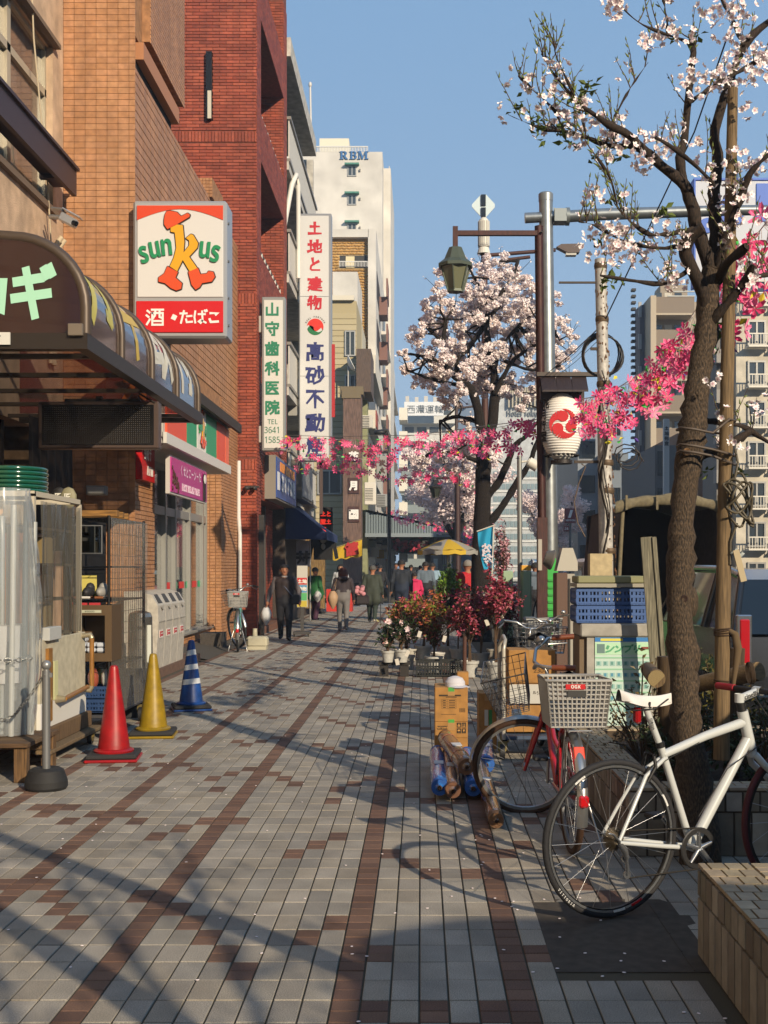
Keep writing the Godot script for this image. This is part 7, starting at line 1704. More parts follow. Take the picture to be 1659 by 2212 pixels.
	for z in [-1.0,1.0]:
		b = N(); b.tube([ht + V(0.083,0.105,0.16 * z),ht + V(0.08,0.105,0.28 * z)],0.0165,10); part("grip",b,mt("#8f1522",0.5),t,false)
		b = N(); b.tube([ht + V(0.1,0.098,0.11 * z),ht + V(0.14,0.085,0.14 * z),ht + V(0.15,0.08,0.25 * z)],0.006,6); part("brake_lever",b,blk,t,false)
	b = N(); b.tube([ht + V(0.13,0.09,0.1),ht + V(0.16,0.02,0.05),ht + V(0.10,-0.12,0.03),V(0.6,0.60,0.03),V(0.44,0.40,0.03)],0.0026,5); b.tube([ht + V(0.13,0.09,-0.1),ht + V(0.17,-0.02,-0.03),hb + V(0.06,-0.05,0)],0.0026,5); b.tube([V(0.45,0.725,0.022),V(0.3,0.67,0.02),V(0.15,0.60,0.02)],0.002,5); part("cable",b,blk,t,false)
	b = N()
	for z in [-1.0,1.0]: b.tube([V(0.16,0.575,0.04 * z),V(0.20,0.64,0.045 * z),V(0.20,0.69,0.03 * z)],0.008,6); b.box(V(0.17,0.615,0.022 * z),V(0.05,0.012,0.01),Basis(V(0,0,1),1.0))
	b.tube([V(0.20,0.69,-0.03),V(0.20,0.69,0.05)],0.003,5); part("rear_brake",b,blk,t,false)
	b = N(); b.lathe([Vector2(0.088,-0.003),Vector2(0.093,0),Vector2(0.088,0.003),Vector2(0.068,0.003),Vector2(0.068,-0.003),Vector2(0.088,-0.003)],bb + V(0,0,0.047),Basis(V(1,0,0),PI / 2),36); part("chainring",b,blk,t,false)
	b = N()
	for i in 5: var a := TAU * i / 5 + 0.3; b.tube([bb + V(0,0,0.05),bb + V(cos(a) * 0.072,sin(a) * 0.072,0.05)],[0.014,0.008],6)
	b.tube([bb + V(0,0,0.06),bb + V(0.11,-0.125,0.066)],[0.014,0.010],8); b.tube([bb + V(0,0,-0.06),bb + V(-0.11,0.125,-0.066)],[0.014,0.010],8); part("crank",b,alu,t,false)
	for s in [-1.0,1.0]: b = N(); b.cbox(bb + V(0.11 * s,-0.125 * s,0.11 * s),V(0.085,0.022,0.075),0.006); part("pedal",b,blk,t,false)
	b = N()
	for i in 8:
		var rad := 0.052 - i * 0.0036
		var pts := []
		for k in 40: var a := TAU * k / 40; pts.append(V(cos(a),sin(a),0) * (rad if k % 2 == 0 else rad - 0.004) + V(0,r,0.018 + i * 0.0042))
		b.tube(pts,0.0016,4,false,true)
	b.lathe([Vector2(0.045,0.0),Vector2(0.02,0.034),Vector2(0,0.034)],V(0,r,0.018),Basis(V(1,0,0),PI / 2),20); part("cassette",b,mt("#6d6353",0.35,0.8),t,false)
	b = N(); b.tube([V(0.0,r - 0.005,0.06),V(0.025,r - 0.04,0.065),V(0.04,r - 0.075,0.06)],[0.012,0.016,0.012],8); b.tube([V(0.04,r - 0.075,0.056),V(0.05,r - 0.12,0.05),V(0.05,r - 0.15,0.05)],[0.008,0.01,0.008],6)
	for q in [[0.04,0.08],[0.05,0.15]]: b.lathe([Vector2(0.0,-0.004),Vector2(0.018,-0.004),Vector2(0.018,0.004),Vector2(0,0.004)],V(q[0],r - q[1],0.045),Basis(V(1,0,0),PI / 2),12)
	part("rear_derailleur",b,alu,t,false)
	b = N(); b.tube([V(0.0,r + 0.04,0.04),bb + V(0,0.09,0.047)],0.0035,5); b.tube([V(0.05,r - 0.165,0.045),bb + V(0,-0.09,0.047)],0.0035,5); part("chain",b,mt("#3a352e",0.4,0.6),t,false)
	b = N(); b.tube([V(0,r,0.066),V(-0.04,r + 0.035,0.075),V(-0.06,r + 0.04,0.07)],0.005,6); part("quick_release",b,alu,t,false)
	b = N(); b.cbox(V(0.135,0.86,0.0),V(0.03,0.07,0.035),0.008); part("tail_light",b,mt("#8f0f16",0.1,0,{"coat": 1.0}),t,false)
	city_bike("red city bicycle with grey rear basket and its front wheel turned sideways",V(0.79,0,-6.2),PI / 2 + 0.05,"#a3121c",0.32,1.42,{"front": "wire","rear": "grey","label": "OGK","tyre": "#3a2413","grip": "#6b3416","orange": true,"cover": "#8f1018"})
	city_bike("black city bicycle with wide black saddle and wire basket beside the flower pots",V(1.0,0,-9.9),PI / 2 + 0.02,"#1b1d1e",0.32,-0.25,{"front": "wire","orange": true})
	city_bike("dark green bicycle with grey basket between the storage cabinet and black bicycle",V(1.22,0,-11.3),PI / 2 - 0.1,"#1a2a20",0.32,0.2,{"front": "grey","rear": "wire"})
	city_bike("pale green city bicycle with white basket parked by the orange column",V(-3.22,0,-20.9),PI / 2 + 0.12,"#5fa096",0.34,0.5,{"front": "wire","rear": "grey","label": "OGK"}).scale = V(1.1,1.1,1.1)
func chain(pts: Array,link: float) -> MB:
	var b := N()
	var a := curve(pts,pts.map(func(_x): return 0.0),24)[0] as Array
	var acc := 0.0; var flip := false
	for i in a.size() - 1:
		var l: float = (a[i] as Vector3).distance_to(a[i + 1]); acc += l
		if acc >= link * 0.72:
			acc = 0.0; flip = not flip
			var d: Vector3 = (a[i + 1] - a[i]).normalized()
			var s := d.cross(Vector3.UP).normalized()
			if flip: s = s.cross(d)
			var ring := []
			for k in 8: var an := TAU * k / 8; ring.append((a[i] as Vector3) + d * cos(an) * link * 0.5 + s * sin(an) * link * 0.3)
			b.tube(ring,link * 0.1,4,false,true)
	return b
func crate(t: Node3D,called: String,o: Vector3,s: Vector3,m: Material,nx := 9,bs := Basis.IDENTITY) -> void:
	var b := N(); var h := s * 0.5
	b.box(o + bs * V(0,0.006,0),V(s.x,0.012,s.z),bs)
	for z in [-1.0,1.0]:
		for y in [0.015,s.y * 0.52,s.y - 0.012]: b.box(o + bs * V(0,y,z * (h.z - 0.006)),V(s.x,0.022 if y < s.y * 0.6 else 0.026,0.012),bs)
		for i in nx + 1: b.box(o + bs * V(-h.x + 0.006 + (s.x - 0.012) * i / nx,s.y * 0.5,z * (h.z - 0.007)),V(0.012 if i % 3 else 0.022,s.y - 0.02,0.009),bs)
	for x in [-1.0,1.0]:
		for y in [0.015,s.y * 0.52,s.y - 0.012]: b.box(o + bs * V(x * (h.x - 0.006),y,0),V(0.012,0.024,s.z - 0.026),bs)
		for i in int(nx * s.z / s.x) + 1: b.box(o + bs * V(x * (h.x - 0.007),s.y * 0.5,-h.z + 0.02 + (s.z - 0.04) * i / maxf(1,int(nx * s.z / s.x))),V(0.009,s.y - 0.02,0.012),bs)
	part(called,b,m,t)
func caster(t: Node3D,o: Vector3,r: float) -> void:
	var b := N(); b.lathe([Vector2(0,-r * 0.35),Vector2(r,-r * 0.3),Vector2(r,r * 0.3),Vector2(0,r * 0.35)],o + V(0,r,0),Basis(V(0,0,1),PI / 2),14)
	var w := part("caster",b,mt("#222224",0.6),t)
	b = N(); b.lathe([Vector2(0,-r * 0.38),Vector2(r * 0.6,-r * 0.38),Vector2(r * 0.6,r * 0.38),Vector2(0,r * 0.38)],o + V(0,r,0),Basis(V(0,0,1),PI / 2),12); b.box(o + V(0,r * 1.7,0),V(r * 1.2,r * 1.2,r * 0.3)); part("caster_hub",b,mt("#9a8a5a",0.35,0.7),w)
func make_left_shop():
	awning_box()
	var t := thing("chain_stand","grey metal stand with ball top and heavy black rubber foot at the shop front","barrier",V(PX(100,8.0),0,-8.0))
	var b := N(); b.lathe([Vector2(0.13,0),Vector2(0.142,0.02),Vector2(0.14,0.06),Vector2(0.115,0.13),Vector2(0.09,0.145),Vector2(0.04,0.14),Vector2(0,0.14)],Vector3.ZERO,Basis.IDENTITY,28); part("foot",b,mt("#1c1c1d",0.75,0,{"tex": "soft","sc": 0.3}),t,false)
	b = N(); b.tube([V(0,0.13,0),V(0,0.80,0)],0.027,14); part("post",b,mt("#7d7f80",0.4,0.6),t,false)
	b = N(); b.ball(V(0,0.838,0),V(0.034,0.034,0.034),14); b.lathe([Vector2(0.018,0.79),Vector2(0.018,0.815)],Vector3.ZERO,Basis.IDENTITY,10); b.box(V(0.02,0.77,0),V(0.04,0.03,0.02)); part("ball",b,mt("#8d8f8f",0.4,0.6),t,false)
	one("chain",chain([V(PX(100,8.0),0.78,-7.97),V(-2.75,0.55,-8.2),V(-2.95,0.42,-8.4),V(-3.3,0.4,-8.3),V(-3.9,0.6,-8.0)],0.035),mt("#8f9190",0.35,0.8),"steel chain sagging from the ball topped stand to the left","chain")
	t = thing("wooden_bench","low rough wooden bench carrying the plastic wrapped poles","bench",V(-3.05,0,-8.6))
	for k in 4: b = N(); b.cbox(V(-3.15,0.262,-8.28 - k * 0.19),V(0.86,0.03,0.18),0.004); part("plank",b,mt(["#6d5236","#735a3c","#664c32"][k % 3],0.9,0,{"tex": "woodx","sc": 0.3}),t)
	for q in [[-2.78,-8.26],[-2.78,-8.85],[-3.5,-8.26]]: b = N(); b.cbox(V(q[0],0.123,q[1]),V(0.09,0.246,0.08),0.004); part("leg",b,mt("#7a5c3a",0.9,0,{"tex": "wood","sc": 0.3}),t)
	t = thing("wrapped_pole_bundle","bundle of pale poles in clear plastic wrapping bound with chain at left edge","bundle",V(-3.02,0.28,-8.6))
	for k in 7: b = N(); b.tube([V(-3.17 + k * 0.055,0.28,-8.6 + 0.07 * sin(k * 2.0)),V(-3.18 + k * 0.06,1.9 + 0.1 * sin(k * 1.7),-8.62 + 0.06 * sin(k * 2.0))],0.021,8); part("pole",b,mt(["#8d9292","#2f6a52","#9aa0a0","#6c7274","#b4b6b2","#3a4a54","#a0a4a2"][k],0.4,0.2),t)
	for s in 2:
		b = N()
		b.sheet(46,30,func(u,v):
			var a: float = u * TAU; var rad: float = 0.165 + 0.030 * sin(v * 3.0) + 0.012 * sin(a * 9.0 + v * 7.0) + 0.012 * sin(a * 23.0 + v * 19.0) + s * 0.022
			return V(-3.02 + cos(a) * rad * 1.05 + 0.03 * sin(v * 4.0),0.29 + v * 1.78,-8.6 + sin(a) * rad * 0.8))
		part("plastic_wrap",b,mt("#c9d0d2",0.16,0,{"alpha": 0.13,"coat": 1.0}),t)
	b = chain([V(-3.25,0.83,-8.42),V(-3.1,0.85,-8.36),V(-2.92,0.84,-8.40),V(-2.82,0.84,-8.56),V(-2.95,0.84,-8.78),V(-3.2,0.84,-8.7)],0.05); part("binding_chain",b,mt("#a9aaa6",0.35,0.8),t)
	t = thing("display_cart","wheeled display cart with white posts and a smoky clear plastic curtain","cart",V(-3.2,0,-9.5))
	b = N()
	for q in [[-2.9,-8.85],[-2.9,-10.05],[-3.6,-8.85],[-3.6,-10.05]]: b.bx(V(q[0] - 0.02,0.28,q[1] - 0.02),V(q[0] + 0.02,2.05,q[1] + 0.02))
	b.bx(V(-3.6,2.03,-8.83),V(-2.88,2.07,-8.87)); b.bx(V(-2.92,2.03,-8.85),V(-2.88,2.07,-10.07)); b.bx(V(-3.6,2.03,-10.03),V(-2.88,2.07,-10.07)); part("frame",b,mt("#b3ab98",0.5),t)
	b = N(); b.sheet(40,14,func(u,v): return V(-2.872 + 0.012 * sin(u * 26.0 + v * 3.0) + 0.01 * sin(u * 61.0),2.0 - v * 1.05 + 0.015 * sin(u * 9.0) * v,-8.95 - u * 1.06)); part("plastic_curtain",b,mt("#5f5c54",0.12,0,{"alpha": 0.55,"coat": 1.0}),t)
	for k in 4: b = N(); b.bx(V(-3.6,0.95 + k * 0.28,-8.9),V(-2.95,0.97 + k * 0.28,-10.0)); part("shelf",b,mt("#5a4a38",0.8),t)
	var gc := ["#a9602f","#7a6a52","#b09a6a","#3f5a70","#8a7a60","#c08a4a","#5d5048","#a0a098"]
	for k in 14: b = N(); b.cbox(V(-3.08 - (k % 2) * 0.2,1.07 + (k / 4) * 0.28,-9.05 - (k % 4) * 0.26),V(0.16,0.18 + 0.04 * (k % 3),0.2),0.012); part("goods",b,mt(gc[k % 8],0.7),t)
	b = N(); b.cbox(V(-3.05,1.25,-8.88),V(0.28,0.6,0.02),0.01); part("orange_package",b,mt("#b86a34",0.6),t)
	b = N(); b.lathe([Vector2(0.0,0),Vector2(0.11,0),Vector2(0.135,0.42),Vector2(0.145,0.43)],V(-3.06,0.65,-8.72),Basis.IDENTITY,18); part("white_bucket",b,mt("#bfc2c4",0.4),t)
	b = N(); b.cbox(V(-3.2,0.21,-9.45),V(0.78,0.13,1.36),0.008); part("wooden_base",b,mt("#7d6242",0.9,0,{"tex": "wood","sc": 0.3}),t)
	b = N(); b.cbox(V(-2.78,0.13,-9.45),V(0.12,0.03,1.45),0.006); part("skirt_board",b,mt("#8a7352",0.9,0,{"tex": "wood","sc": 0.3}),t)
	for q in [[-2.8,-8.86],[-2.8,-10.05],[-3.5,-8.86]]: caster(t,V(q[0],0.0,q[1]),0.055)
	t = thing("handrail_sample_panel","off white sample panel with yellow wooden grab bars on the cart side","panel",V(-2.85,0.28,-9.45))
	b = N(); b.cbox(V(-2.865,0.62,-9.47),V(0.03,0.66,1.2),0.004); part("board",b,mt("#bdb69f",0.7,0,{"tex": "soft","sc": 0.6}),t)
	b = N(); b.cbox(V(-2.862,0.37,-9.47),V(0.034,0.2,1.21),0.004); part("lower_board",b,mt("#c9c8c2",0.7),t)
	var yw := mt("#b07a34",0.4,0,{"coat": 0.5,"tex": "wood","sc": 0.2})
	b = N(); b.tube([V(-2.77,0.5,-9.98),V(-2.77,0.9,-9.98)],0.02,10); part("grab_bar",b,yw,t)
	b = N(); b.tube([V(-2.85,0.92,-9.98),V(-2.78,0.93,-9.98),V(-2.77,0.9,-9.98)],0.022,10); b.tube([V(-2.85,0.47,-9.98),V(-2.78,0.46,-9.98),V(-2.77,0.5,-9.98)],0.022,10); part("bar_elbow",b,mt("#a59a80",0.4,0.6),t)
	b = N(); b.tube([V(-2.78,0.47,-9.25),V(-2.78,0.50,-9.88)],0.02,10); part("grab_bar",b,yw,t)
	b = N(); b.tube([V(-2.85,0.47,-9.24),V(-2.77,0.47,-9.24)],[0.034,0.024],10); part("bar_elbow",b,mt("#a59a80",0.4,0.6),t)
	b = N(); b.cbox(V(-2.84,0.6,-9.05),V(0.03,0.56,0.1),0.004); part("wooden_post",b,yw,t)
	b = N(); b.cbox(V(-2.84,0.62,-9.22),V(0.008,0.3,0.1),0.001); part("price_card",b,mt("#b9b98c",0.7),t)
	b = N(); b.cbox(V(-2.84,0.99,-9.12),V(0.06,0.1,0.3),0.004); part("label_box",b,mt("#a8aaa8",0.6),t)
	t = thing("hose_coil","big coil of shiny dark green hose on top of the display cart","hose",V(-3.15,2.06,-9.2))
	for k in 6:
		var pts := []
		for i in 30: var a := TAU * i / 30; pts.append(V(-3.15 + cos(a) * (0.235 - 0.004 * (k % 2)),2.085 + k * 0.034,-9.2 + sin(a) * 0.235))
		b = N(); b.tube(pts,0.0175,8,false,true); part("turn",b,mt("#0f4a35",0.12,0,{"coat": 1.0}),t)
	for i in 2:
		var bag := thing("work_gloves_packet","dark packet with a round white mark hung beside the green hose" if i == 0 else "khaki packet with white emblem hung beside the shop curtain","packet",[P(128,1075,10.6),P(148,1076,10.4)][i])
		b = N(); b.ball(Vector3.ZERO,V(0.075,0.1,0.03),10); part("pouch",b,mt(["#1b1a1a","#7f7a5e"][i],0.6),bag,false)
		b = N(); glyph(b,"匠",face(V(1,0,0),V(0,1,0),V(0,0.01,0.034)),0.06,0.009); part("mark",b,mt("#cfcdbf",0.5),bag,false)
	t = thing("goods_rack","black wire rack with mirror, shoes, brown cabinet and packets under clear plastic","rack",V(-2.88,0,-10.9))
	var blk := mt("#18181a",0.45,0.4)
	b = N()
	for q in [[-3.05,-10.3],[-2.71,-10.3],[-3.05,-11.6],[-2.71,-11.6]]: b.tube([V(q[0],0.16,q[1]),V(q[0],1.95,q[1])],0.014,8)
	stuff(part("posts",b,blk,t)); part("back_cloth",slab(-3.12,-3.08,0.2,1.93,10.35,11.6),mt("#1c1a1a",0.9),t); part("back_cloth",slab(-3.66,-3.62,0.3,2.0,8.9,10.0),mt("#2a2320",0.9),t)
	for y in [0.22,0.62,1.2,1.5,1.93]:
		b = N(); b.tube([V(-3.05,y,-10.3),V(-2.71,y,-10.3),V(-2.71,y,-11.6),V(-3.05,y,-11.6)],0.007,5,false,true)
		for i in 12: b.tube([V(-3.05,y,-10.35 - i * 0.11),V(-2.71,y,-10.35 - i * 0.11)],0.003,4,false)
		for i in 4: b.tube([V(-3.0 + i * 0.085,y,-10.3),V(-3.0 + i * 0.085,y,-11.6)],0.003,4,false)
		part("wire_shelf",b,blk,t)
	b = N()
	for i in 17: b.tube([V(-2.705,0.2,-10.32 - i * 0.08),V(-2.705,1.9,-10.32 - i * 0.08)],0.0022,4,false)
	for i in 18: b.tube([V(-2.705,0.2 + i * 0.1,-10.3),V(-2.705,0.2 + i * 0.1,-11.6)],0.0022,4,false)
	part("side_grid",b,mt("#4a4a4a",0.4,0.6),t)
	b = N(); b.sheet(50,12,func(u,v): return V(-2.688 + 0.007 * sin(u * 70.0 + sin(v * 4.0) * 2.0),1.93 - v * 1.72,-10.28 - u * 1.36)); part("plastic_cover",b,mt("#8c877a",0.12,0,{"alpha": 0.3,"coat": 1.0}),t)
	b = N(); b.cbox(V(-2.89,1.74,-10.27),V(0.265,0.25,0.012),0.003); var mi := part("mirror",b,mt("#8d8f90",0.3,0.7),t)
	b = N(); b.box(V(-2.89,1.74,-10.262),V(0.245,0.23,0.003)); part("glass",b,mt("#5f6468",0.03,1.0),mi)
	for k in 6:
		b = N(); var so := V(-3.02 + (k % 3) * 0.115,1.235,-10.36 - (k / 3) * 0.02)
		b.ball(so + V(0,0.045,0),V(0.045,0.05,0.11),10); b.ball(so + V(0,0.075,-0.05),V(0.04,0.055,0.05),10)
		var sh := part("shoe",b,mt(["#1a1a1b","#29282a","#8f8c86"][k % 3],0.6),t)
		b = N(); b.cbox(so + V(0,0.0,0),V(0.08,0.022,0.21),0.008); part("sole",b,mt("#c4c1ba" if k % 2 else "#7a4a2a",0.6),sh)
	b = N(); b.box(V(-2.95,1.33,-10.5),V(0.16,0.2,0.004)); part("price_board",b,mt("#b9ad58",0.7),t)
	b = N(); b.box(V(-2.83,1.15,-10.29),V(0.1,0.08,0.004)); b.box(V(-2.93,1.15,-10.29),V(0.07,0.08,0.004)); part("striped_tag",b,mt("#a3252c",0.7),t)
	b = N(); b.bx(V(-3.05,0.68,-10.28),V(-3.0,1.17,-10.6)); b.bx(V(-2.74,0.68,-10.28),V(-2.68,1.17,-10.6)); b.bx(V(-3.0,1.08,-10.28),V(-2.74,1.17,-10.6)); b.bx(V(-3.0,0.68,-10.28),V(-2.74,0.75,-10.6)); b.bx(V(-3.05,0.68,-10.6),V(-2.68,1.17,-10.62)); part("brown_cabinet",b,mt("#5e4b34",0.5,0.3),t)
	b = N(); b.box(V(-2.87,1.115,-10.276),V(0.2,0.025,0.003)); part("price_label",b,mt("#a9ab95",0.7),t)
	word("lettering","¥3000",mt("#2a2a28",0.6),t,t.transform.affine_inverse() * face(V(1,0,0),V(0,1,0),V(-2.87,1.115,-10.274)),0.014,"Droid Sans",false,1.6,0.001)
	for k in 7: b = N(); b.cbox(V(-2.96 + (k % 3) * 0.085,0.775 + (k / 3) * 0.045,-10.38),V(0.078,0.04,0.12),0.012); part("white_packet",b,mt("#b4bac4",0.6),t)
	for k in 6: b = N(); b.ball(V(-3.0 + (k % 3) * 0.12,0.52 - (k / 3) * 0.0,-10.42 - (k / 3) * 0.2),V(0.05,0.1,0.06),10); part("plastic_packet",b,mt(["#a9adb0","#8f4a3a","#b0b2ac","#7d8088","#a39a58","#b4b8ba"][k],0.25,0,{"coat": 0.6}),t)
	crate(t,"blue_crate",V(-2.88,0.235,-10.42),V(0.33,0.11,0.24),mt("#1f3a63",0.5),12); crate(t,"blue_crate",V(-2.88,0.35,-10.42),V(0.33,0.11,0.24),mt("#1f3a63",0.5),12)
	b = N(); b.cbox(V(-2.88,0.2,-10.95),V(0.37,0.03,1.36),0.006); part("base_board",b,mt("#3a3a3d",0.6),t)
	for q in [[-2.72,-10.32],[-3.03,-10.32],[-2.72,-11.55]]: caster(t,V(q[0],0,q[1]),0.07)
	t = thing("timber_offcuts","yellow squared timber lying on top of the goods rack","timber",V(-2.88,1.94,-10.6))
	for k in 3: b = N(); b.cbox(V(-2.86 - k * 0.03,1.975,-10.5 - k * 0.3),V(0.36,0.055,0.09),0.004,Basis(V(0,1,0),0.1 * k)); part("beam",b,mt("#a8793a",0.8,0,{"tex": "woodx","sc": 0.3}),t)
	b = N(); b.cbox(V(PX(280,11.6),0.25,-11.75),V(0.34,0.5,0.02),0.006,Basis(V(1,0,0),-0.3)); one("dark_mat",b,mt("#26282b",0.9),"dark rubber mat leaning against the foot of the goods rack","mat")
	t = thing("ash_stand","tall stainless ashtray cylinder behind clear plastic by the bins","ashtray",V(-3.55,0.12,-15.0))
	b = N(); b.lathe([Vector2(0.15,0),Vector2(0.16,0.03),Vector2(0.15,0.75),Vector2(0.13,0.8),Vector2(0.05,0.83),Vector2(0,0.83)],Vector3.ZERO,Basis.IDENTITY,24); part("body",b,mt("#a9a69e",0.25,0.9),t,false)
	b = N(); b.box(V(0.05,0.62,0.148),V(0.1,0.04,0.01)); part("slot",b,mt("#2a2724",0.6),t,false)
	b = N(); b.box(V(0.13,0.4,0.085),V(0.07,0.5,0.004),Basis(V(0,1,0),0.9)); part("notice",b,mt("#b9bcb2",0.7),t,false)
	for k in 4:
		t = thing("recycling_bin","white sloped recycling bin, %s in the row of four at the store" % ["nearest","second nearest","third nearest","farthest"][k],"bin",V(-3.78,0.12,-16.18 - k * 0.46),0,"white recycling bins outside the store")
		b = N(); b.ext(PackedVector2Array([Vector2(-0.22,0),Vector2(0.21,0),Vector2(0.25,0.62),Vector2(0.24,0.86),Vector2(0.16,1.0),Vector2(0.02,1.05),Vector2(-0.22,1.05)]),0.44,face(V(1,0,0),V(0,1,0),V(0,0,-0.22))); part("body",b,mt("#bdb8ad",0.45,0,{"tex": "soft","sc": 0.6}),t,false)
		b = N(); b.bx(V(0.235,0.63,-0.2),V(0.257,0.645,0.2)); b.tube([V(0.2,0.9,-0.12),V(0.26,0.8,0.0),V(0.2,0.9,0.12)],0.01,6); part("hatch_edge",b,mt("#8e8a81",0.5),t,false)
		b = N(); b.ext(PackedVector2Array([Vector2(-0.13,0),Vector2(0.13,0),Vector2(0.1,0.14),Vector2(-0.1,0.14)]),0.006,Transform3D(Basis(V(0,0,-1),V(-0.5,0.86,0),V(0.86,0.5,0)),V(0.225,0.885,0))); part("slot",b,mt("#3b3a38",0.6),t,false)
		b = N(); b.box(V(0.245,0.47,0.03),V(0.006,0.11,0.22)); part("notice",b,mt("#c9c3bd",0.6),t,false)
		b = N(); b.box(V(0.249,0.47,0.11),V(0.004,0.08,0.04)); b.box(V(0.249,0.495,0.0),V(0.004,0.02,0.13)); b.box(V(0.249,0.455,0.0),V(0.004,0.03,0.13)); part("red_print",b,mt("#a32430",0.6),t,false)
		b = N(); b.bx(V(-0.2,-0.12,-0.2),V(0.2,0.0,0.2)); part("foot",b,mt("#3c3a37",0.8),t,false)
	t = thing("wall_light","white box light fixture on the lower orange wall","lamp",V(PX(212,16.3),2.55,-16.3))
	b = N(); b.cbox(V(0,0,0.06),V(0.27,0.13,0.14),0.01); part("housing",b,mt("#8b8a84",0.5),t,false)
	b = N(); b.cbox(V(0,0.0,0.135),V(0.23,0.09,0.01),0.003); part("diffuser",b,mt("#b9b8b2",0.4),t,false)
func awning_box():
	var t := thing("curved_awning","curved dark brown see-through awning with large key shop characters","awning",V(-3.6,3.2,-12))
	var frame := mt("#4d4136",0.45,0.3)
	var film := mt("#2e1512",0.08,0,{"alpha": 0.8,"coat": 1.0})
	var prof := [Vector2(-2.75,3.40)]
	for i in 11: var a := PI / 2 * i / 10.0; prof.append(Vector2(-3.35 + 0.6 * cos(a),3.62 + 0.58 * sin(a)))
	prof.append(Vector2(-4.95,4.32))
	var ds := [9.69,10.86,12.08,13.32,14.6]
	for k in 5:
		var pts := []
		for q in prof: pts.append(V(q.x + 0.01,q.y,-ds[k]))
		var b := N()
		for i in pts.size() - 1:
			pass
		b.tube(pts,0.034 if k > 0 else 0.05,8)
		part("rib",b,frame,t)
	for k in 4:
		var b := N()
		for i in prof.size() - 1: b.quad(V(prof[i].x,prof[i].y,-ds[k] - 0.03),V(prof[i].x,prof[i].y,-ds[k + 1] + 0.03),V(prof[i + 1].x,prof[i + 1].y,-ds[k + 1] + 0.03),V(prof[i + 1].x,prof[i + 1].y,-ds[k] - 0.03))
		part("curved_panel",b,film,t)
		b = N()
		var ch := "カギ取付"[k]
		var z := 0.004
		var arc := func(x: float,y: float) -> Vector3:
			var s: float = clampf(y + 0.5,-0.2,1.2) * 1.0
			var th: float = clampf((s - 0.12) / 0.62,0.0,1.5)
			var px: float = -3.35 + (0.6 + z) * cos(th); var py: float = 3.62 + (0.58 + z) * sin(th)
			if s < 0.12: py = 3.62 - (0.12 - s); px = -2.75 + z
			return V(px,py,-(ds[k] + ds[k + 1]) / 2 - x)
		for s in GL[ch].split("/"):
			var q := []
			for g in s.split(" "): q.append(Vector2(g.substr(0,2).to_float() / 100.0 - 0.5,0.5 - g.substr(2,2).to_float() / 100.0))
			for i in q.size() - 1:
				var d: Vector2 = (q[i + 1] - q[i]).normalized(); var m := Vector2(-d.y,d.x) * 0.07
				for j in 6:
					var e0: Vector2 = q[i].lerp(q[i + 1],j / 6.0) - d * (0.04 if j == 0 else 0.0); var e1: Vector2 = q[i].lerp(q[i + 1],(j + 1) / 6.0) + d * (0.04 if j == 5 else 0.0)
					b.quad(arc.call((e0.x + m.x) * 0.9,e0.y + m.y),arc.call((e1.x + m.x) * 0.9,e1.y + m.y),arc.call((e1.x - m.x) * 0.9,e1.y - m.y),arc.call((e0.x - m.x) * 0.9,e0.y - m.y))
			z += 0.001
		part("character",b,mt(["#b9ae4a","#c4a52c","#cfcab8","#cfcab8"][k],0.4),t)
	for e in 2:
		var d: float = [9.66,14.63][e]
		var pl := PackedVector2Array()
		for q in prof: pl.append(Vector2(q.x,q.y))
		pl.append(Vector2(-4.95,3.40))
		var b := N(); b.ext(pl,0.006,face(V(1,0,0),V(0,1,0),V(0,0,-d))); part("end_panel",b,film if e == 0 else mt("#7a2c22",0.1,0,{"alpha": 0.55,"coat": 1.0}),t)
		for i in 2:
			b = N(); glyph(b,"カギ"[i],Transform3D(Basis.from_scale(V(0.82,1,1)),V([-3.52,-3.16][i],3.74,-d + 0.012)),0.42,0.078); part("character",b,mt("#9ccfb4" if e == 0 else "#a8591e",0.4),t)
	var b := N(); b.bx(V(-2.80,3.27,-9.6),V(-2.70,3.40,-14.7)); b.bx(V(-4.95,3.27,-9.6),V(-2.8,3.40,-9.72)); b.bx(V(-4.95,3.29,-14.6),V(-2.8,3.38,-14.7)); part("lower_rail",b,mt("#2c241d",0.45,0.3),t)
	b = N(); b.cbox(V(-2.79,3.42,-9.58),V(0.12,0.1,0.04),0.006); part("corner_plate",b,mt("#8b7f70",0.35,0.6),t)
	b = N(); b.bx(V(-4.2,3.30,-9.575),V(-3.32,3.40,-9.59)); part("white_plate",b,mt("#c2c2bc",0.6),t)
	b = N(); glyph(b,"マ",face(V(1,0,0),V(0,1,0),V(-3.42,3.35,-9.572)),0.06,0.009); part("character",b,mt("#2d3a34",0.6),t)
	b = N()
	for k in 5: b.bx(V(-4.95,3.30,-10.2 - k * 1.0),V(-2.8,3.34,-10.26 - k * 1.0))
	part("cross_rail",b,frame,t)
	one("awning_post",slab(-3.36,-3.30,3.12,3.27,12.25,12.31),mt("#241d19",0.5,0.3),"dark post under the awning holding the dot matrix sign","post")
	for k in 2:
		var l := thing("caged_lamp","caged pendant lamp under the curved awning, %s" % ["nearer one","farther one by the red panel"][k],"lamp",V(-3.1,2.85,-12.9 - k * 0.8))
		b = N(); b.lathe([Vector2(0.03,0.36),Vector2(0.05,0.3),Vector2(0.11,0.16),Vector2(0.12,0.15)],Vector3.ZERO,Basis.IDENTITY,16); b.tube([V(0,0.36,0),V(0,0.45,0)],0.01,6); part("shade",b,mt("#3b342d",0.4,0.5),l,false)
		b = N(); b.ball(V(0,0.1,0),V(0.05,0.06,0.05),10); part("bulb",b,mt("#b9b3a0",0.2),l,false)
		b = N()
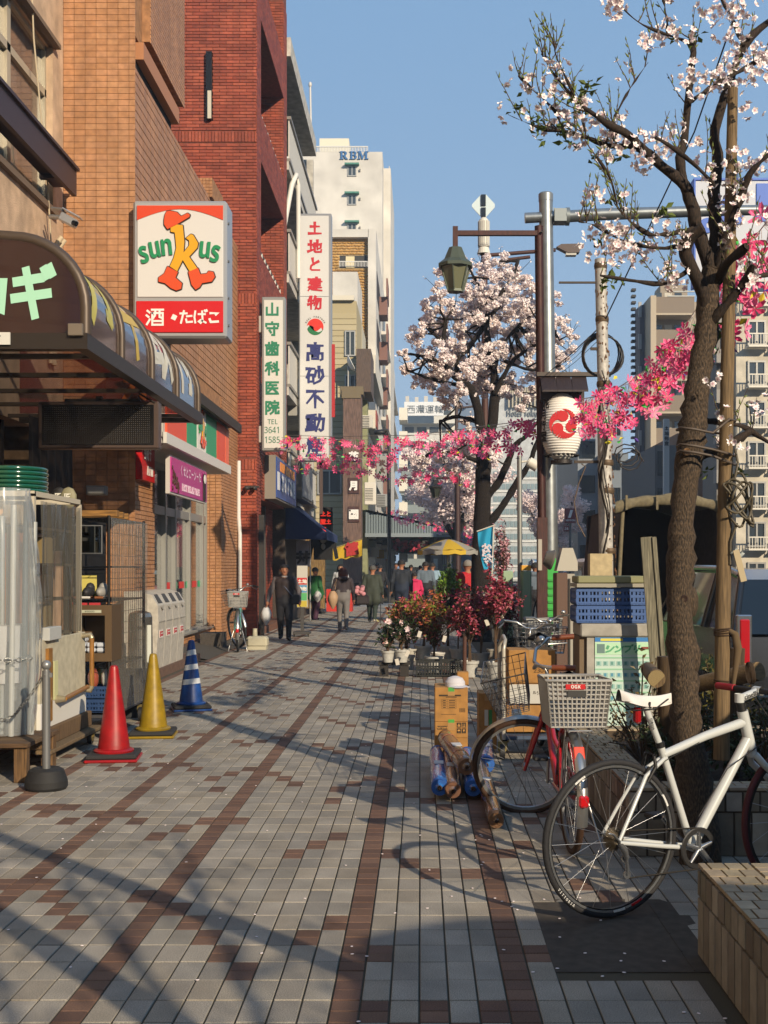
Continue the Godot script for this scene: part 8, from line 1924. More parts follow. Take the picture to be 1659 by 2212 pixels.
		for i in 8: var a := TAU * i / 8; b.tube([V(cos(a) * 0.11,0.16,sin(a) * 0.11),V(cos(a) * 0.12,0.08,sin(a) * 0.12),V(cos(a) * 0.06,0.0,sin(a) * 0.06)],0.004,4,false)
		part("cage",b,mt("#3b2a22",0.4,0.5),l,false)
	var d := 12.2
	t = thing("dot_matrix_sign","black dot matrix message sign in a brown frame hung under the awning","sign",P(212,967,d))
	panel(t,"housing",82,342,867,969,d,0.16,mt("#5a4a42",0.4,0.4),0.012)
	panel(t,"screen",90,332,874,961,d - 0.008,0.02,mt("#0d0b0b",0.25,0,{"coat": 0.3}),0.003)
	b = N()
	for i in 54:
		for j in 18: b.box(P(97 + i * 4.25,880 + j * 4.4,d - 0.011),V(0.0055,0.0055,0.004))
	stuff(part("dots",b,mt("#5d5a56",0.5),t))
	b = N(); b.tube([P(300,862,d),P(300,850,d),P(335,870,d)],0.012,6); b.bx(P(136,867,d) + V(0,0,-0.05),P(300,860,d) + V(0,0,-0.1)); part("hanger",b,mt("#231c1a",0.5),t)
func make_cones():
	var sp := [[246,1640,"#b3141a","red traffic cone with weighted black and red base nearest the shop rack"],[331,1590,"#a98a14","mustard yellow traffic cone on a black base between red and blue ones"],[413,1533,"#1f4f9c","blue traffic cone with three white reflective bands"]]
	for k in 3:
		var g := G(sp[k][0],sp[k][1])
		var t := thing("traffic_cone",sp[k][3],"traffic cone",g,[0.12,0.1,0.3][k],"traffic cones along the shop front")
		var m := mt(sp[k][2],0.42,0,{"tex": "blotch","sc": 0.7,"dirt": 0.6})
		var b := N(); b.cbox(V(0,0.012,0),V(0.40,0.022,0.40),0.008); part("base_plate",b,m,t,false)
		b = N(); b.cbox(V(0,0.042,0),V(0.385,0.038,0.385),0.012); part("weight",b,mt("#242323",0.8),t,false)
		b = N(); b.lathe([Vector2(0.15,0.06),Vector2(0.155,0.075),Vector2(0.14,0.085),Vector2(0.122,0.09),Vector2(0.119,0.12),Vector2(0.036,0.70),Vector2(0.03,0.725),Vector2(0.018,0.733),Vector2(0,0.733)],Vector3.ZERO,Basis.IDENTITY,32); part("cone",b,m,t,false)
		if k == 2:
			for y in [0.27,0.42,0.57]:
				b = N()
				var rad := func(yy: float) -> float: return lerpf(0.119,0.036,(yy - 0.12) / 0.58) + 0.0015
				b.sheet(32,1,func(u,v): return V(cos(u * TAU) * rad.call(y + v * 0.055 + 0.012 * cos(u * TAU - 0.8)),y + v * 0.055 + 0.012 * cos(u * TAU - 0.8),sin(u * TAU) * rad.call(y + v * 0.055 + 0.012 * cos(u * TAU - 0.8)))); part("reflective_band",b,mt("#c4c8cc",0.4),t,false)
func carton(label: String,at: Vector3,s: Vector3,turn := 0.0,tape := true) -> Node3D:
	var t := thing("cardboard_box",label,"box",at,turn)
	var b := N(); b.cbox(V(0,s.y / 2,0),s,0.004); part("carton",b,mt("#a6793f",0.85,0,{"tex": "soft","sc": 0.5}),t,false)
	if tape: b = N(); b.box(V(0,s.y + 0.0008,0),V(0.05,0.0016,s.z)); b.box(V(0,s.y - 0.03,s.z / 2 + 0.0008),V(0.05,0.06,0.0016)); part("tape",b,mt("#9c7a4c",0.3),t,false)
	return t
func roll(label: String,a: Vector3,e: Vector3,r: float,hex: String,wrap: String,ring := "") -> void:
	var t := thing("fabric_roll",label,"roll",V((a.x + e.x) / 2,minf(a.y,e.y) - r,(a.z + e.z) / 2))
	var b := N(); b.tube([a,a.lerp(e,0.33),a.lerp(e,0.66),e],r * 0.93,20); part("core",b,mt(hex,0.7,0,{"tex": "soft","sc": 0.3}),t)
	var ax := (e - a).normalized(); var s := ax.cross(Vector3.UP).normalized(); var u2 := s.cross(ax)
	b = N(); b.sheet(28,28,func(u,v):
		var an: float = u * TAU
		var rad: float = r * (1.0 + 0.02 * sin(an * 7.0 + v * 11.0) + 0.018 * sin(an * 3.0 - v * 17.0) + 0.012 * sin(an * 17.0 + v * 31.0)) * (1.0 - 0.75 * pow(absf(v - 0.5) * 2.0,24.0))
		return a.lerp(e,v * 1.03 - 0.015) + (s * cos(an) + u2 * sin(an)) * rad)
	part("plastic_wrap",b,mt(wrap,0.14,0,{"alpha": 0.5,"coat": 1.0}),t)
	b = N(); b.lathe([Vector2(0,0.0),Vector2(r * 0.2,0.0),Vector2(r * 0.3,0.012),Vector2(r * 0.2,0.016)],e + ax * r * 0.02,Basis(s,ax,u2),12); part("tube_end",b,mt("#4a321f",0.8),t)
	b = N(); b.box(a.lerp(e,0.55) + u2 * r * 1.02,V(r * 1.1,0.004,0.08),Basis(s,u2,-ax)); part("paper_label",b,mt("#b3b5b8",0.7),t)
	if ring:
		for q in [0.2,0.72]: b = N(); b.lathe([Vector2(r * 1.06,-0.006),Vector2(r * 1.09,0.0),Vector2(r * 1.06,0.006)],a.lerp(e,q),Basis(s,ax,u2),16); part("tie",b,mt(ring,0.6),t)
func make_right_goods():
	var d := 8.6
	var X1 := V(1,0,0); var Y1 := V(0,1,0)
	var x := PX(975,d)
	var inkm := mt("#2e2216",0.8)
	var t := carton("bottom cardboard box of the stack behind the fabric rolls",V(x,0,-d - 0.17),V(0.24,0.255,0.32))
	word("lettering","-7S",inkm,t,face(X1,Y1,V(0.04,0.20,0.161)),0.03,"Droid Sans",true,1.0,0.0015)
	t = carton("middle cardboard box of the stack with black handling symbols",V(x,0.256,-d - 0.17),V(0.24,0.117,0.32))
	for i in 4:
		var b := N(); b.box(V(0.055 + (i % 2) * 0.036,0.095 - (i / 2) * 0.042,0.1608),V(0.031,0.036,0.0016)); part("symbol_square",b,inkm,t,false)
		b = N()
		var c := V(0.055 + (i % 2) * 0.036,0.095 - (i / 2) * 0.042,0.1622)
		if i == 0: b.box(c + V(0,-0.006,0),V(0.018,0.008,0.001)); b.box(c + V(0,0.006,0),V(0.008,0.008,0.001))
		elif i == 1: b.box(c + V(-0.006,0,0),V(0.003,0.02,0.001)); b.box(c + V(0.006,0,0),V(0.003,0.02,0.001)); b.box(c + V(0,-0.012,0),V(0.022,0.003,0.001))
		elif i == 2: b.ext(PackedVector2Array([Vector2(-0.011,0),Vector2(0.011,0),Vector2(0.007,0.007),Vector2(0,0.01),Vector2(-0.007,0.007)]),0.001,face(X1,Y1,c)); b.box(c + V(0,-0.006,0),V(0.002,0.012,0.001))
		else: b.ext(PackedVector2Array([Vector2(-0.009,0.009),Vector2(0.009,0.009),Vector2(0.002,-0.002),Vector2(0.002,-0.009),Vector2(-0.002,-0.009),Vector2(-0.002,-0.002)]),0.001,face(X1,Y1,c))
		part("symbol",b,mt("#b98a4c",0.8),t,false)
	var pb := N(); pb.box(V(-0.065,0.076,0.1608),V(0.072,0.026,0.0016)); part("name_plate",pb,inkm,t,false)
	word("lettering","NITOMS",mt("#b98a4c",0.8),t,face(X1,Y1,V(-0.065,0.076,0.1615)),0.013,"Droid Sans",true,1.15,0.001)
	t = carton("tall upper cardboard box of the stack with a printed table",V(x,0.374,-d - 0.17),V(0.24,0.25,0.32))
	var b := N(); b.box(V(0,0.236,0.161),V(0.045,0.03,0.002)); b.box(V(0,0.006,0.161),V(0.045,0.024,0.002)); part("green_tape",b,mt("#3f8f3a",0.5),t,false)
	b = N()
	for i in 5: b.box(V(-0.017,0.165 - i * 0.017,0.1606),V(0.105,0.0012,0.0012))
	for q in [-0.0695,-0.03,0.0355]: b.box(V(q,0.131,0.1606),V(0.0012,0.069,0.0012))
	b.box(V(-0.01,0.192,0.1606),V(0.16,0.012,0.0012)); b.box(V(0.0,0.180,0.1606),V(0.08,0.005,0.0012)); b.box(V(-0.02,0.055,0.1606),V(0.11,0.003,0.0012))
	for i in 4: b.box(V(-0.05,0.156 - i * 0.017,0.1606),V(0.02,0.006,0.0012)); b.box(V(0.005,0.156 - i * 0.017,0.1606),V(0.045,0.005,0.0012))
	for i in 10: b.box(V(0.06 + i * 0.0042,0.085,0.1606),V(0.0012 + 0.0012 * (i % 3 == 0 as int),0.03,0.0012))
	part("print",b,inkm,t,false)
	carton("small cardboard box standing on top of the stack",V(x + 0.09,0.625,-d - 0.24),V(0.085,0.095,0.12),0.0,false)
	t = thing("baseball_cap","white baseball cap lying on the cardboard stack","cap",V(x + 0.03,0.625,-d - 0.12))
	b = N(); b.lathe([Vector2(0.075,0),Vector2(0.074,0.03),Vector2(0.055,0.06),Vector2(0.02,0.073),Vector2(0,0.074)],Vector3.ZERO,Basis.IDENTITY,18); part("crown",b,mt("#b9b8be",0.85),t,false)
	b = N(); b.sheet(10,4,func(u,v): var a: float = lerpf(-1.1,1.1,u); return V(sin(a + 0.5) * (0.07 + v * 0.065 * cos(a)),0.008 - 0.012 * v,cos(a + 0.5) * (0.07 + v * 0.065 * cos(a)))); part("brim",b,mt("#b9b8be",0.85),t,false)
	roll("blue plastic wrapped fabric roll, leftmost of the heap",V(PX(945,8.5),0.17,-8.5),V(PX(949,7.75),0.085,-7.6),0.058,"#1f58a8","#2f78c8")
	roll("brown fabric roll in clear plastic lying between two blue ones",V(PX(970,8.5),0.17,-8.5),V(PX(977,7.7),0.075,-7.55),0.055,"#6e4a34","#8f7a72")
	roll("brown fabric roll in clear plastic lying on top of the heap",V(PX(962,8.4),0.28,-8.5),V(PX(1006,7.85),0.20,-7.7),0.058,"#7a5434","#9a806a","#b06a50")
	roll("blue plastic wrapped fabric roll at the right of the heap",V(PX(1008,8.5),0.16,-8.5),V(PX(1020,7.75),0.08,-7.6),0.057,"#1f58a8","#2f78c8")
	roll("short blue fabric roll half hidden by the brown tyre",V(PX(1046,9.2),0.15,-9.2),V(PX(1050,8.5),0.08,-8.5),0.065,"#2a60b0","#3f80c8")
	roll("long thin brown paper roll with red ties lying toward the viewer",V(PX(1030,9.0),0.08,-9.0),V(PX(1072,6.75),0.055,-6.75),0.048,"#6d4d30","#7f6248","#8a2a22")
	t = carton("tall narrow cardboard box with green and white label behind the front tyre",V(PX(1056,9.6),0,-9.9),V(0.15,0.46,0.3))
	b = N(); b.box(V(-0.012,0.26,0.151),V(0.03,0.13,0.002)); part("white_label",b,mt("#b9bab4",0.7),t,false)
	b = N(); b.box(V(0.022,0.26,0.151),V(0.028,0.13,0.002)); part("green_label",b,mt("#2f7a3c",0.7),t,false)
	d = 9.3
	t = carton("open cardboard box marked 230 on the trolley behind the wheel spokes",V(PX(1140,d),0.2,-d - 0.2),V(0.33,0.21,0.35))
	word("lettering","230-",inkm,t,face(X1,Y1,V(0.03,0.06,0.176)),0.03,"Droid Sans",false,1.1,0.0015)
	t = carton("white carton between the two brown ones on the trolley",V(PX(1150,d),0.42,-d - 0.2),V(0.36,0.16,0.33),0.0,false)
	b = N(); b.box(V(0,0.08,0.1655),V(0.352,0.152,0.003)); part("white_face",b,mt("#b3b3ad",0.8),t,false)
	for i in 4: b = N(); glyph(b,"ルシンー"[i],face(X1,Y1,V(0.02 + i * 0.035,0.09,0.1675)),0.03,0.004); part("character",b,inkm,t,false)
	t = carton("upper cardboard box marked 230 on the trolley behind the wire basket",V(PX(1150,d),0.585,-d - 0.2),V(0.37,0.26,0.35))
	word("lettering","230-",inkm,t,face(X1,Y1,V(0.06,0.1,0.176)),0.032,"Droid Sans",false,1.1,0.0015)
	t = thing("hand_trolley","pale metal hand trolley carrying cartons behind the red bicycle","trolley",V(PX(1150,9.3),0,-9.45))
	b = N(); b.cbox(V(PX(1150,9.45),0.17,-9.45),V(0.5,0.03,0.5),0.006); part("deck",b,mt("#3b4a60",0.6),t)
	b = N(); b.tube([V(PX(1088,9.2),0.16,-9.2),V(PX(1088,9.2),0.86,-9.2),V(PX(1092,9.2),0.93,-9.24),V(PX(1092,9.2),0.95,-9.45),V(PX(1088,9.2),0.86,-9.7),V(PX(1088,9.2),0.16,-9.7)],0.016,10); part("handle",b,mt("#b4b0a4",0.4,0.4),t)
	for q in [[1085,9.25],[1200,9.25],[1090,9.7],[1200,9.7]]: caster(t,V(PX(q[0],q[1]),0,-q[1]),0.06)
	d = 9.0
	t = thing("storage_cabinet","pale grey storage cabinet with a green and white product poster","cabinet",V(PX(1340,d),0,-d))
	var grey := mt("#a29f96",0.6,0,{"tex": "soft","sc": 0.6})
	b = N(); b.bx(V(PX(1268,d),0.05,-d),V(PX(1424,d),0.97,-d - 0.42)); part("body",b,grey,t)
	b = N(); b.cbox(V(PX(1340,d),1.02,-d - 0.21),V(PX(1427,d) - PX(1254,d),0.1,0.47),0.01); part("lid",b,grey,t)
	b = N(); b.bx(V(PX(1253,d),0.05,-d - 0.03),V(PX(1268,d),0.97,-d - 0.42)); part("side_panel",b,mt("#6a5a46",0.8),t)
	b = N(); b.bx(V(PX(1408,d),1.005,-d + 0.028),V(PX(1419,d),1.03,-d + 0.03)); part("lock",b,mt("#77756e",0.4,0.4),t)
	var po := part("poster",slab(PX(1285,d),PX(1405,d),PY(1600,d),PY(1369,d),d - 0.006,d - 0.002),mt("#b3c9c0",0.5),t)
	var z := -d + 0.0075
	b = N(); b.bx(V(PX(1285,d),PY(1386,d),z),V(PX(1405,d),PY(1377,d),z + 0.001)); part("blue_strip",b,mt("#2a72b4",0.5),po)
	b = N(); b.bx(V(PX(1297,d),PY(1384.5,d),z + 0.001),V(PX(1345,d),PY(1379,d),z + 0.002)); part("yellow_strip",b,mt("#c9c04a",0.5),po)
	b = N(); b.bx(V(PX(1285,d),PY(1414,d),z),V(PX(1405,d),PY(1388,d),z + 0.001)); part("pale_strip",b,mt("#a9d0b0",0.5),po)
	b = N()
	for i in 5: glyph(b,"シンプリー"[i],face(V(1,0,0),V(0.22,1,0),V(PX(1318 + i * 19,d),PY(1401,d),z + 0.002)),0.062,0.013)
	part("headline",b,mt("#4f9a72",0.5),po)
	b = N(); b.bx(V(PX(1289,d),PY(1411,d),z + 0.001),V(PX(1306,d),PY(1391,d),z + 0.002)); part("photo_print",b,mt("#5f7a78",0.5),po)
	b = N(); b.bx(V(PX(1372,d),PY(1376,d),z + 0.001),V(PX(1404,d),PY(1371,d),z + 0.002)); b.bx(V(PX(1385,d),PY(1402,d),z + 0.003),V(PX(1400,d),PY(1397,d),z + 0.004)); part("maker_mark",b,mt("#7a3a30",0.5),po)
	for r in 5:
		var y0 := 1428.0 + r * 25
		b = N(); b.bx(V(PX(1285,d),PY(y0 - 6,d),z),V(PX(1405,d),PY(y0 - 9,d),z + 0.001)); part("row_line",b,mt("#86b89a",0.5),po)
		b = N()
		for i in 8: b.bx(V(PX(1288 + i * 14.6,d),PY(y0 + 10,d),z),V(PX(1299 + i * 14.6,d),PY(y0,d),z + 0.001))
		part("product_print",b,mt("#8fb4ae",0.5),po)
		b = N()
		for i in 8: b.bx(V(PX(1290 + i * 14.6,d),PY(y0 + 8,d),z + 0.001),V(PX(1295 + i * 14.6,d),PY(y0 + 1,d),z + 0.002))
		part("product_print",b,mt("#4a86a0" if r % 2 else "#5a8c84",0.5),po)
	for k in 2:
		t = thing("blue_crate","upper blue folding crate stacked on the storage cabinet" if k else "lower blue folding crate standing directly on the storage cabinet","crate",V(PX(1322,d),1.075 + k * 0.135,-d - 0.2))
		crate(t,"crate_body",V(PX(1322,d),1.075 + k * 0.135,-d - 0.2),V(0.53,0.128,0.36),mt("#34558c",0.5),18)
	one("grey_tray_lid",slab(PX(1246,d),PX(1400,d),1.347,1.375,d - 0.01,d + 0.38),mt("#8e8a7c",0.6),"flat grey tray lid on the upper blue crate","lid")
	b = N(); b.cbox(V(PX(1322,d),1.405,-d - 0.18),V(0.52,0.055,0.36),0.008); one("olive_box_lid",b,mt("#7d7d5a",0.6),"olive plastic box lid on top of the crates","lid")
	b = N(); b.box(V(PX(1413,8.75),0.95,-8.75),V(0.085,1.55,0.02),Basis(V(0,0,1),0.075)); b.box(V(PX(1413,8.75) + 0.055,0.95,-8.74),V(0.03,1.55,0.03),Basis(V(0,0,1),0.075)); one("leaning_board",b,mt("#8d8872",0.8,0,{"tex": "wood","sc": 0.3}),"weathered grey board leaning upright beside the storage cabinet","board")
func potted(label: String,at: Vector3,pot_r: float,stem: float,crown: Vector3,n: int,leafs: Array,blooms: Array,bloom_n: int,pot_hex := "#b9b8b2",group := "") -> void:
	var t := thing("potted_plant",label,"plant",at,0,group)
	var b := N(); var ph := pot_r * 1.75
	b.lathe([Vector2(0,0),Vector2(pot_r * 0.72,0),Vector2(pot_r * 0.95,ph * 0.82),Vector2(pot_r * 1.06,ph * 0.83),Vector2(pot_r * 1.08,ph),Vector2(pot_r * 0.95,ph),Vector2(pot_r * 0.9,ph * 0.9),Vector2(0,ph * 0.9)],Vector3.ZERO,Basis.IDENTITY,20); part("pot",b,mt(pot_hex,0.55,0,{"tex": "soft","sc": 0.3}),t,false)
	b = N(); var tips := []
	var c := V(0,ph * 0.9 + stem + crown.y,0)
	for i in 3: b.tube([V(rr(-0.02,0.02),ph * 0.85,rr(-0.02,0.02)),V(rr(-0.02,0.02),ph + stem * 0.5,0),V(rr(-0.03,0.03),ph + stem,rr(-0.03,0.03))],[0.013,0.011,0.009],6,false)
	for i in 46:
		var o := in_ball(); var e := c + o * crown * rr(0.85,1.25)
		b.tube([V(0,ph * 0.9 + stem * rr(0.6,1.0),0),(V(0,ph * 0.9 + stem,0) + e) * 0.5 + in_ball() * 0.03,e],[0.007,0.005,0.002],4,false); tips.append(e)
	part("stems",b,mt("#4d3a28",0.9),t,false)
	var xf := []; var cl := []
	for i in n:
		var p: Vector3 = tips[rng.randi() % tips.size()].lerp(c,rr(0,0.5)) + in_ball() * crown * 0.2
		xf.append(Transform3D(anyway() * Basis.from_scale(Vector3.ONE * rr(0.7,1.3)),p)); cl.append(vary(lin(leafs[rng.randi() % leafs.size()]),0.35))
	stuff(multi("foliage",leaf_mesh(0.07,0.034),mt("#ffffff",0.5,0,{"vc": true,"back": "#1c2408"}),t,xf,cl))
	if bloom_n > 0:
		xf = []; cl = []
		for i in bloom_n:
			var o: Vector3 = (tips[rng.randi() % tips.size()].lerp(c,rr(-0.1,0.4)) - c) / crown + in_ball() * 0.2
			xf.append(Transform3D(anyway() * Basis.from_scale(Vector3.ONE * rr(0.7,1.3)),c + o * crown)); cl.append(vary(lin(blooms[rng.randi() % blooms.size()]),0.2))
		stuff(multi("blooms",flower_mesh(0.02 if bloom_n > 60 else 0.045,5,0.5),mt("#ffffff",0.6,0,{"vc": true,"back": "#401018"}),t,xf,cl))
func make_flower_stall():
	var red := ["#8a2a40","#a84058","#983248","#bc6478"]; var rl := ["#66242c","#742c30","#543a20","#843638"]; var mix := ["#7a6428","#8a4030","#5f6a24","#95502f"]; var gr := ["#55781f","#6f9028","#486420"]
	potted("reddish leaved bush in the middle of the stall with a bare twig",G(938,1452),0.13,0.20,V(0.42,0.36,0.32),1600,mix,["#b04a58","#c87078"],90)
	potted("bush of bronze leaves at the left of the flower stall",G(878,1446),0.12,0.24,V(0.36,0.32,0.3),1300,["#7d7a2c","#8a5a30","#66762a","#8a4434"],red,110)
	potted("low pink camellia in a white pot at the near left corner of the stall",G(868,1462) + V(0,0.2,0.0),0.10,0.10,V(0.17,0.18,0.17),380,["#1c2c12","#26381a"],["#d9b4b4","#c98a90","#e0c8c4"],16)
	potted("small camellia in a white pot, leftmost of all",G(838,1462) + V(0,0.2,0),0.09,0.05,V(0.16,0.18,0.16),380,["#1c2c12","#26381a"],["#dcc0bc","#d49a98"],14)
	potted("red flowered shrub with straight stem in a white pot beside the crate",G(1014,1462),0.125,0.34,V(0.26,0.32,0.26),650,rl,red,420)
	potted("tall red flowered shrub in the right front white pot",G(1072,1466),0.13,0.52,V(0.24,0.36,0.24),600,rl,red,620)
	potted("dense crimson flowered bush behind the right front one",G(1092,1440),0.12,0.40,V(0.25,0.36,0.26),700,rl,red,520,"#a9a8a4")
	potted("crimson bush in the middle back row of the stall",G(1040,1440),0.12,0.34,V(0.32,0.32,0.3),700,rl,red,420,"#a9a8a4")
	potted("bright green leafy plant standing up behind the bronze bushes",G(968,1425),0.13,0.5,V(0.18,0.42,0.18),900,gr,red,0)
	potted("yellow green bush in the back row left of the umbrella pole",G(915,1425),0.13,0.26,V(0.36,0.32,0.3),1000,["#7d7d2c","#8a6430","#667a28"],red,40)
	potted("dark leaved bush at the back of the stall",G(990,1432),0.13,0.35,V(0.32,0.34,0.3),1100,["#2a2818","#3a2420","#2c3416"],red,60)
	potted("pale pink flowering tree in a pot below the blue banner",G(1085,1415),0.14,1.05,V(0.22,0.5,0.25),300,["#5a2c30","#4a3a22"],["#b98a94","#c9a0a6","#a86a78"],520)
	for k in 9:
		var g := G(848 + k * 30 + (k % 2) * 8,1436 - (k % 3) * 9)
		var b := N(); b.lathe([Vector2(0,0),Vector2(0.075,0),Vector2(0.1,0.16),Vector2(0.112,0.165),Vector2(0.112,0.19),Vector2(0.1,0.19),Vector2(0.096,0.17),Vector2(0,0.165)],g,Basis.IDENTITY,18)
		one("flower_pot",b,mt(["#b5b3ac","#a9a59a","#8f8f8c"][k % 3],0.55),["first","second","third","fourth","fifth","sixth","seventh","eighth","last"][k] + " from the left of the small pale pots beneath the stall shrubs","pot","small pots beneath the shrubs")
	var t := thing("black_crate","black slatted plastic crate in front of the flower stall","crate",G(948,1460))
	crate(t,"crate_body",t.position,V(0.62,0.22,0.34),mt("#171a18",0.5),16)
	t = thing("black_stand","low dark stand carrying two white camellia pots","stand",G(852,1460))
	var b := N(); b.bx(t.position + V(-0.22,0.16,-0.15),t.position + V(0.22,0.2,0.12)); b.bx(t.position + V(-0.2,0,0.06),t.position + V(-0.08,0.16,0.1)); b.bx(t.position + V(0.08,0,0.06),t.position + V(0.2,0.16,0.1)); part("frame",b,mt("#231f1c",0.7),t)
	one("rusty_stake",stick([G(1003,1466),P(1004,1375,15.9)],0.028,8),mt("#4a2c20",0.7),"short rusty iron pole standing at the front of the stall","pole")
	for q in [[1052,1345],[1082,1330],[858,1430],[880,1412],[906,1370],[1062,1275],[1048,1285],[960,1380]]:
		b = N(); b.cbox(P(q[0],q[1],15.9),V(0.05,0.085,0.004),0.001,Basis(V(0,0,1),rr(-0.5,0.5))); one("price_tag",b,mt("#bfb9ae",0.7),"white price tag " + {1052: "on the pale pink tree, right of the crimson bush",1082: "low on the tall red shrub",858: "on the leftmost camellias",880: "over the low pink camellia",906: "on the bronze bush at left",1062: "high on the pale pink tree",1048: "under the blue banner",960: "in the middle bush"}[q[0]],"tag","price tags on the stall flowers")
	t = thing("market_parasol","yellow and grey market parasol over the flower stall","parasol",V(PX(968,24),0,-24))
	b = stick([V(PX(968,24),0,-24),P(968,1165,24)],0.025,8); part("pole",b,mt("#a9a9a2",0.4,0.5),t)
	var apex := P(968,1164,24)
	for k in 8:
		b = N()
		b.sheet(4,6,func(u,v):
			var a: float = TAU * (k + u) / 8.0 + 0.2
			var sag: float = 1.0 - 0.06 * sin(u * PI) * v
			return apex + V(cos(a) * 0.62 * v * sag,-0.24 * pow(v,1.3) + 0.02 * v * cos((u - 0.5) * 3.0),sin(a) * 0.62 * v * sag))
		b.sheet(4,1,func(u,v):
			var a: float = TAU * (k + u) / 8.0 + 0.2
			return apex + V(cos(a) * 0.62,-0.24 + 0.005 - 0.085 * v - 0.015 * sin(u * 9.0),sin(a) * 0.62))
		part("canopy_panel",b,mt("#b89a28" if k % 2 else "#8d8b84",0.75,0,{"back": "#3a3210"}),t)
	t = thing("nobori_banner","bright blue banner printed with white blossom on a slanted pole","banner",P(1053,1200,19))
	b = N(); b.tube([P(1062,1262,19),P(1066,1138,19)],0.012,6); b.tube([P(1030,1148,19),P(1070,1134,19)],0.012,6); part("pole",b,mt("#b8b5a8",0.5),t)
	b = N(); b.sheet(10,14,func(u,v): return P(1032 + u * 34 + v * v * 14 * (1.0 - u),1147 - u * 10 + v * (84 + 8 * u),19.02 + 0.03 * sin(u * 7.0 + v * 5.0))); part("cloth",b,mt("#1d8fb8",0.8,0,{"back": "#0a3a4a"}),t)
	b = N()
	for i in 60: b.ball(P(1042 + rr(0,22),1185 + rr(-10,34),18.97),V(0.02,0.015,0.004),5)
	part("blossom_print",b,mt("#c4bcc4",0.8),t)
	t = thing("yellow_shop_curtain","yellow cloth banner with a red character before the brown pillar","banner",P(750,1185,46))
	b = N(); b.sheet(16,6,func(u,v): return P(719 + u * 63,1186 - u * 20 + v * (24 + 12 * u) + 2 * sin(u * 17.0) * v,46 + 0.04 * sin(u * 14.0 + v * 3.0))); part("cloth",b,mt("#b8961a",0.8,0,{"back": "#4a3a08"}),t)
	b = N(); glyph(b,"館",face(V(1,0.2,0),V(-0.1,1,0),P(760,1186,45.9)),0.5,0.1); part("character",b,mt("#a31f1c",0.7),t)
	b = stick([P(718,1185,46.05),P(783,1164,46.05)],0.02,5); part("rod",b,mt("#8a7a4a",0.7),t)
	d_goods()
func d_goods():
	var t := thing("hung_sweatshirt","black sweatshirt with a white animal print hung under the blue awning","sweatshirt",P(698,1180,35))
	var b := N(); b.ext(PackedVector2Array([Vector2(-0.12,0.40),Vector2(0.12,0.40),Vector2(0.34,0.30),Vector2(0.46,-0.36),Vector2(0.36,-0.38),Vector2(0.28,0.0),Vector2(0.27,-0.40),Vector2(-0.27,-0.40),Vector2(-0.28,0.0),Vector2(-0.36,-0.38),Vector2(-0.46,-0.36),Vector2(-0.34,0.30)]),0.1,face(V(1,0,0),V(0,1,0),P(698,1180,35))); part("body",b,mt("#141416",0.9),t)
	b = N(); var c := P(698,1176,34.9); b.ball(c + V(0,0.13,0.0),V(0.10,0.10,0.01),10); b.ball(c + V(-0.08,0.22,0),V(0.035,0.035,0.01),8); b.ball(c + V(0.08,0.22,0),V(0.035,0.035,0.01),8); b.ball(c + V(0,-0.06,0),V(0.07,0.1,0.01),8); part("print",b,mt("#b4b4b0",0.8),t)
	t = thing("menu_banner","grey menu banner with a bold black character beside the sweatshirt","banner",V(PX(656,32),0,-32))
	b = N(); b.sheet(6,8,func(u,v): return P(640 + u * 30,1168 + v * 56,32 + 0.02 * sin(u * 5.0 + v * 6.0))); part("cloth",b,mt("#8f8f92",0.8),t)
	b = N(); glyph(b,"丼",face(V(1,0,0),V(0,1,0),P(655,1204,31.94)),0.36,0.07,0.5); part("character",b,mt("#17171a",0.7),t)
	b = stick([V(PX(670,32),0,-32),P(670,1166,32)],0.02,6); part("pole",b,mt("#a9a9a2",0.5),t)
	t = thing("land_price_board","tall narrow standing board with red, blue, green and yellow bands on a wheeled foot","sign",V(PX(652,25.6),0,-25.6))
	var d := 25.6
	panel(t,"board",641,664,1222,1312,d,0.06,mt("#b4b2a8",0.5),0.006)
	for q in [[1248,1263,"#b52a2a"],[1264,1280,"#3f86b0"],[1281,1297,"#4fa064"],[1298,1311,"#b4a23a"]]: panel(t,"colour_band",642,663,q[0],q[1],d - 0.004,0.02,mt(q[2],0.5),0.002)
	for i in 4: b = N(); glyph(b,"土地建物"[i],face(V(1,0,0),V(0,1,0),P(647.5 + (i % 2) * 10,1255.5 + (i / 2) * 16.5,d - 0.006)),0.095,0.017); part("character",b,mt("#d5d2ca",0.5),t)
	b = N(); b.bx(V(PX(649,d),0.1,-d - 0.02),V(PX(656,d),0.65,-d - 0.06)); b.cbox(V(PX(652,d),0.08,-d - 0.04),V(0.36,0.06,0.4),0.01); part("foot",b,mt("#3c3a38",0.6),t)
	for x in [-0.15,0.15]: caster(t,V(PX(652,d) + x,0,-d + 0.1),0.035)
	t = thing("sandbag_weight","cream plastic weight block on the ground behind the pale green bicycle","weight",V(PX(555,21.5),0,-21.6))
	b = N(); b.cbox(V(0,0.14,0),V(0.38,0.2,0.3),0.04); b.lathe([Vector2(0.05,0),Vector2(0.04,0.14),Vector2(0.045,0.16),Vector2(0,0.16)],V(-0.05,0.22,0),Basis.IDENTITY,12); b.box(V(0,0.03,0),V(0.34,0.06,0.26)); part("tank",b,mt("#aaa58f",0.6),t,false)
	one("red_stall_counter",slab(PX(705,40),PX(760,40),0,0.75,40,40.8),mt("#b2281a",0.6),"low bright red stall counter near the masked woman","counter")
	one("parked_scooter_heap",slab(PX(752,46),PX(778,46),0,0.9,46,46.5),mt("#1b1b1d",0.6,0.2),"dark parked bicycles massed before the brown pillar","bicycles")
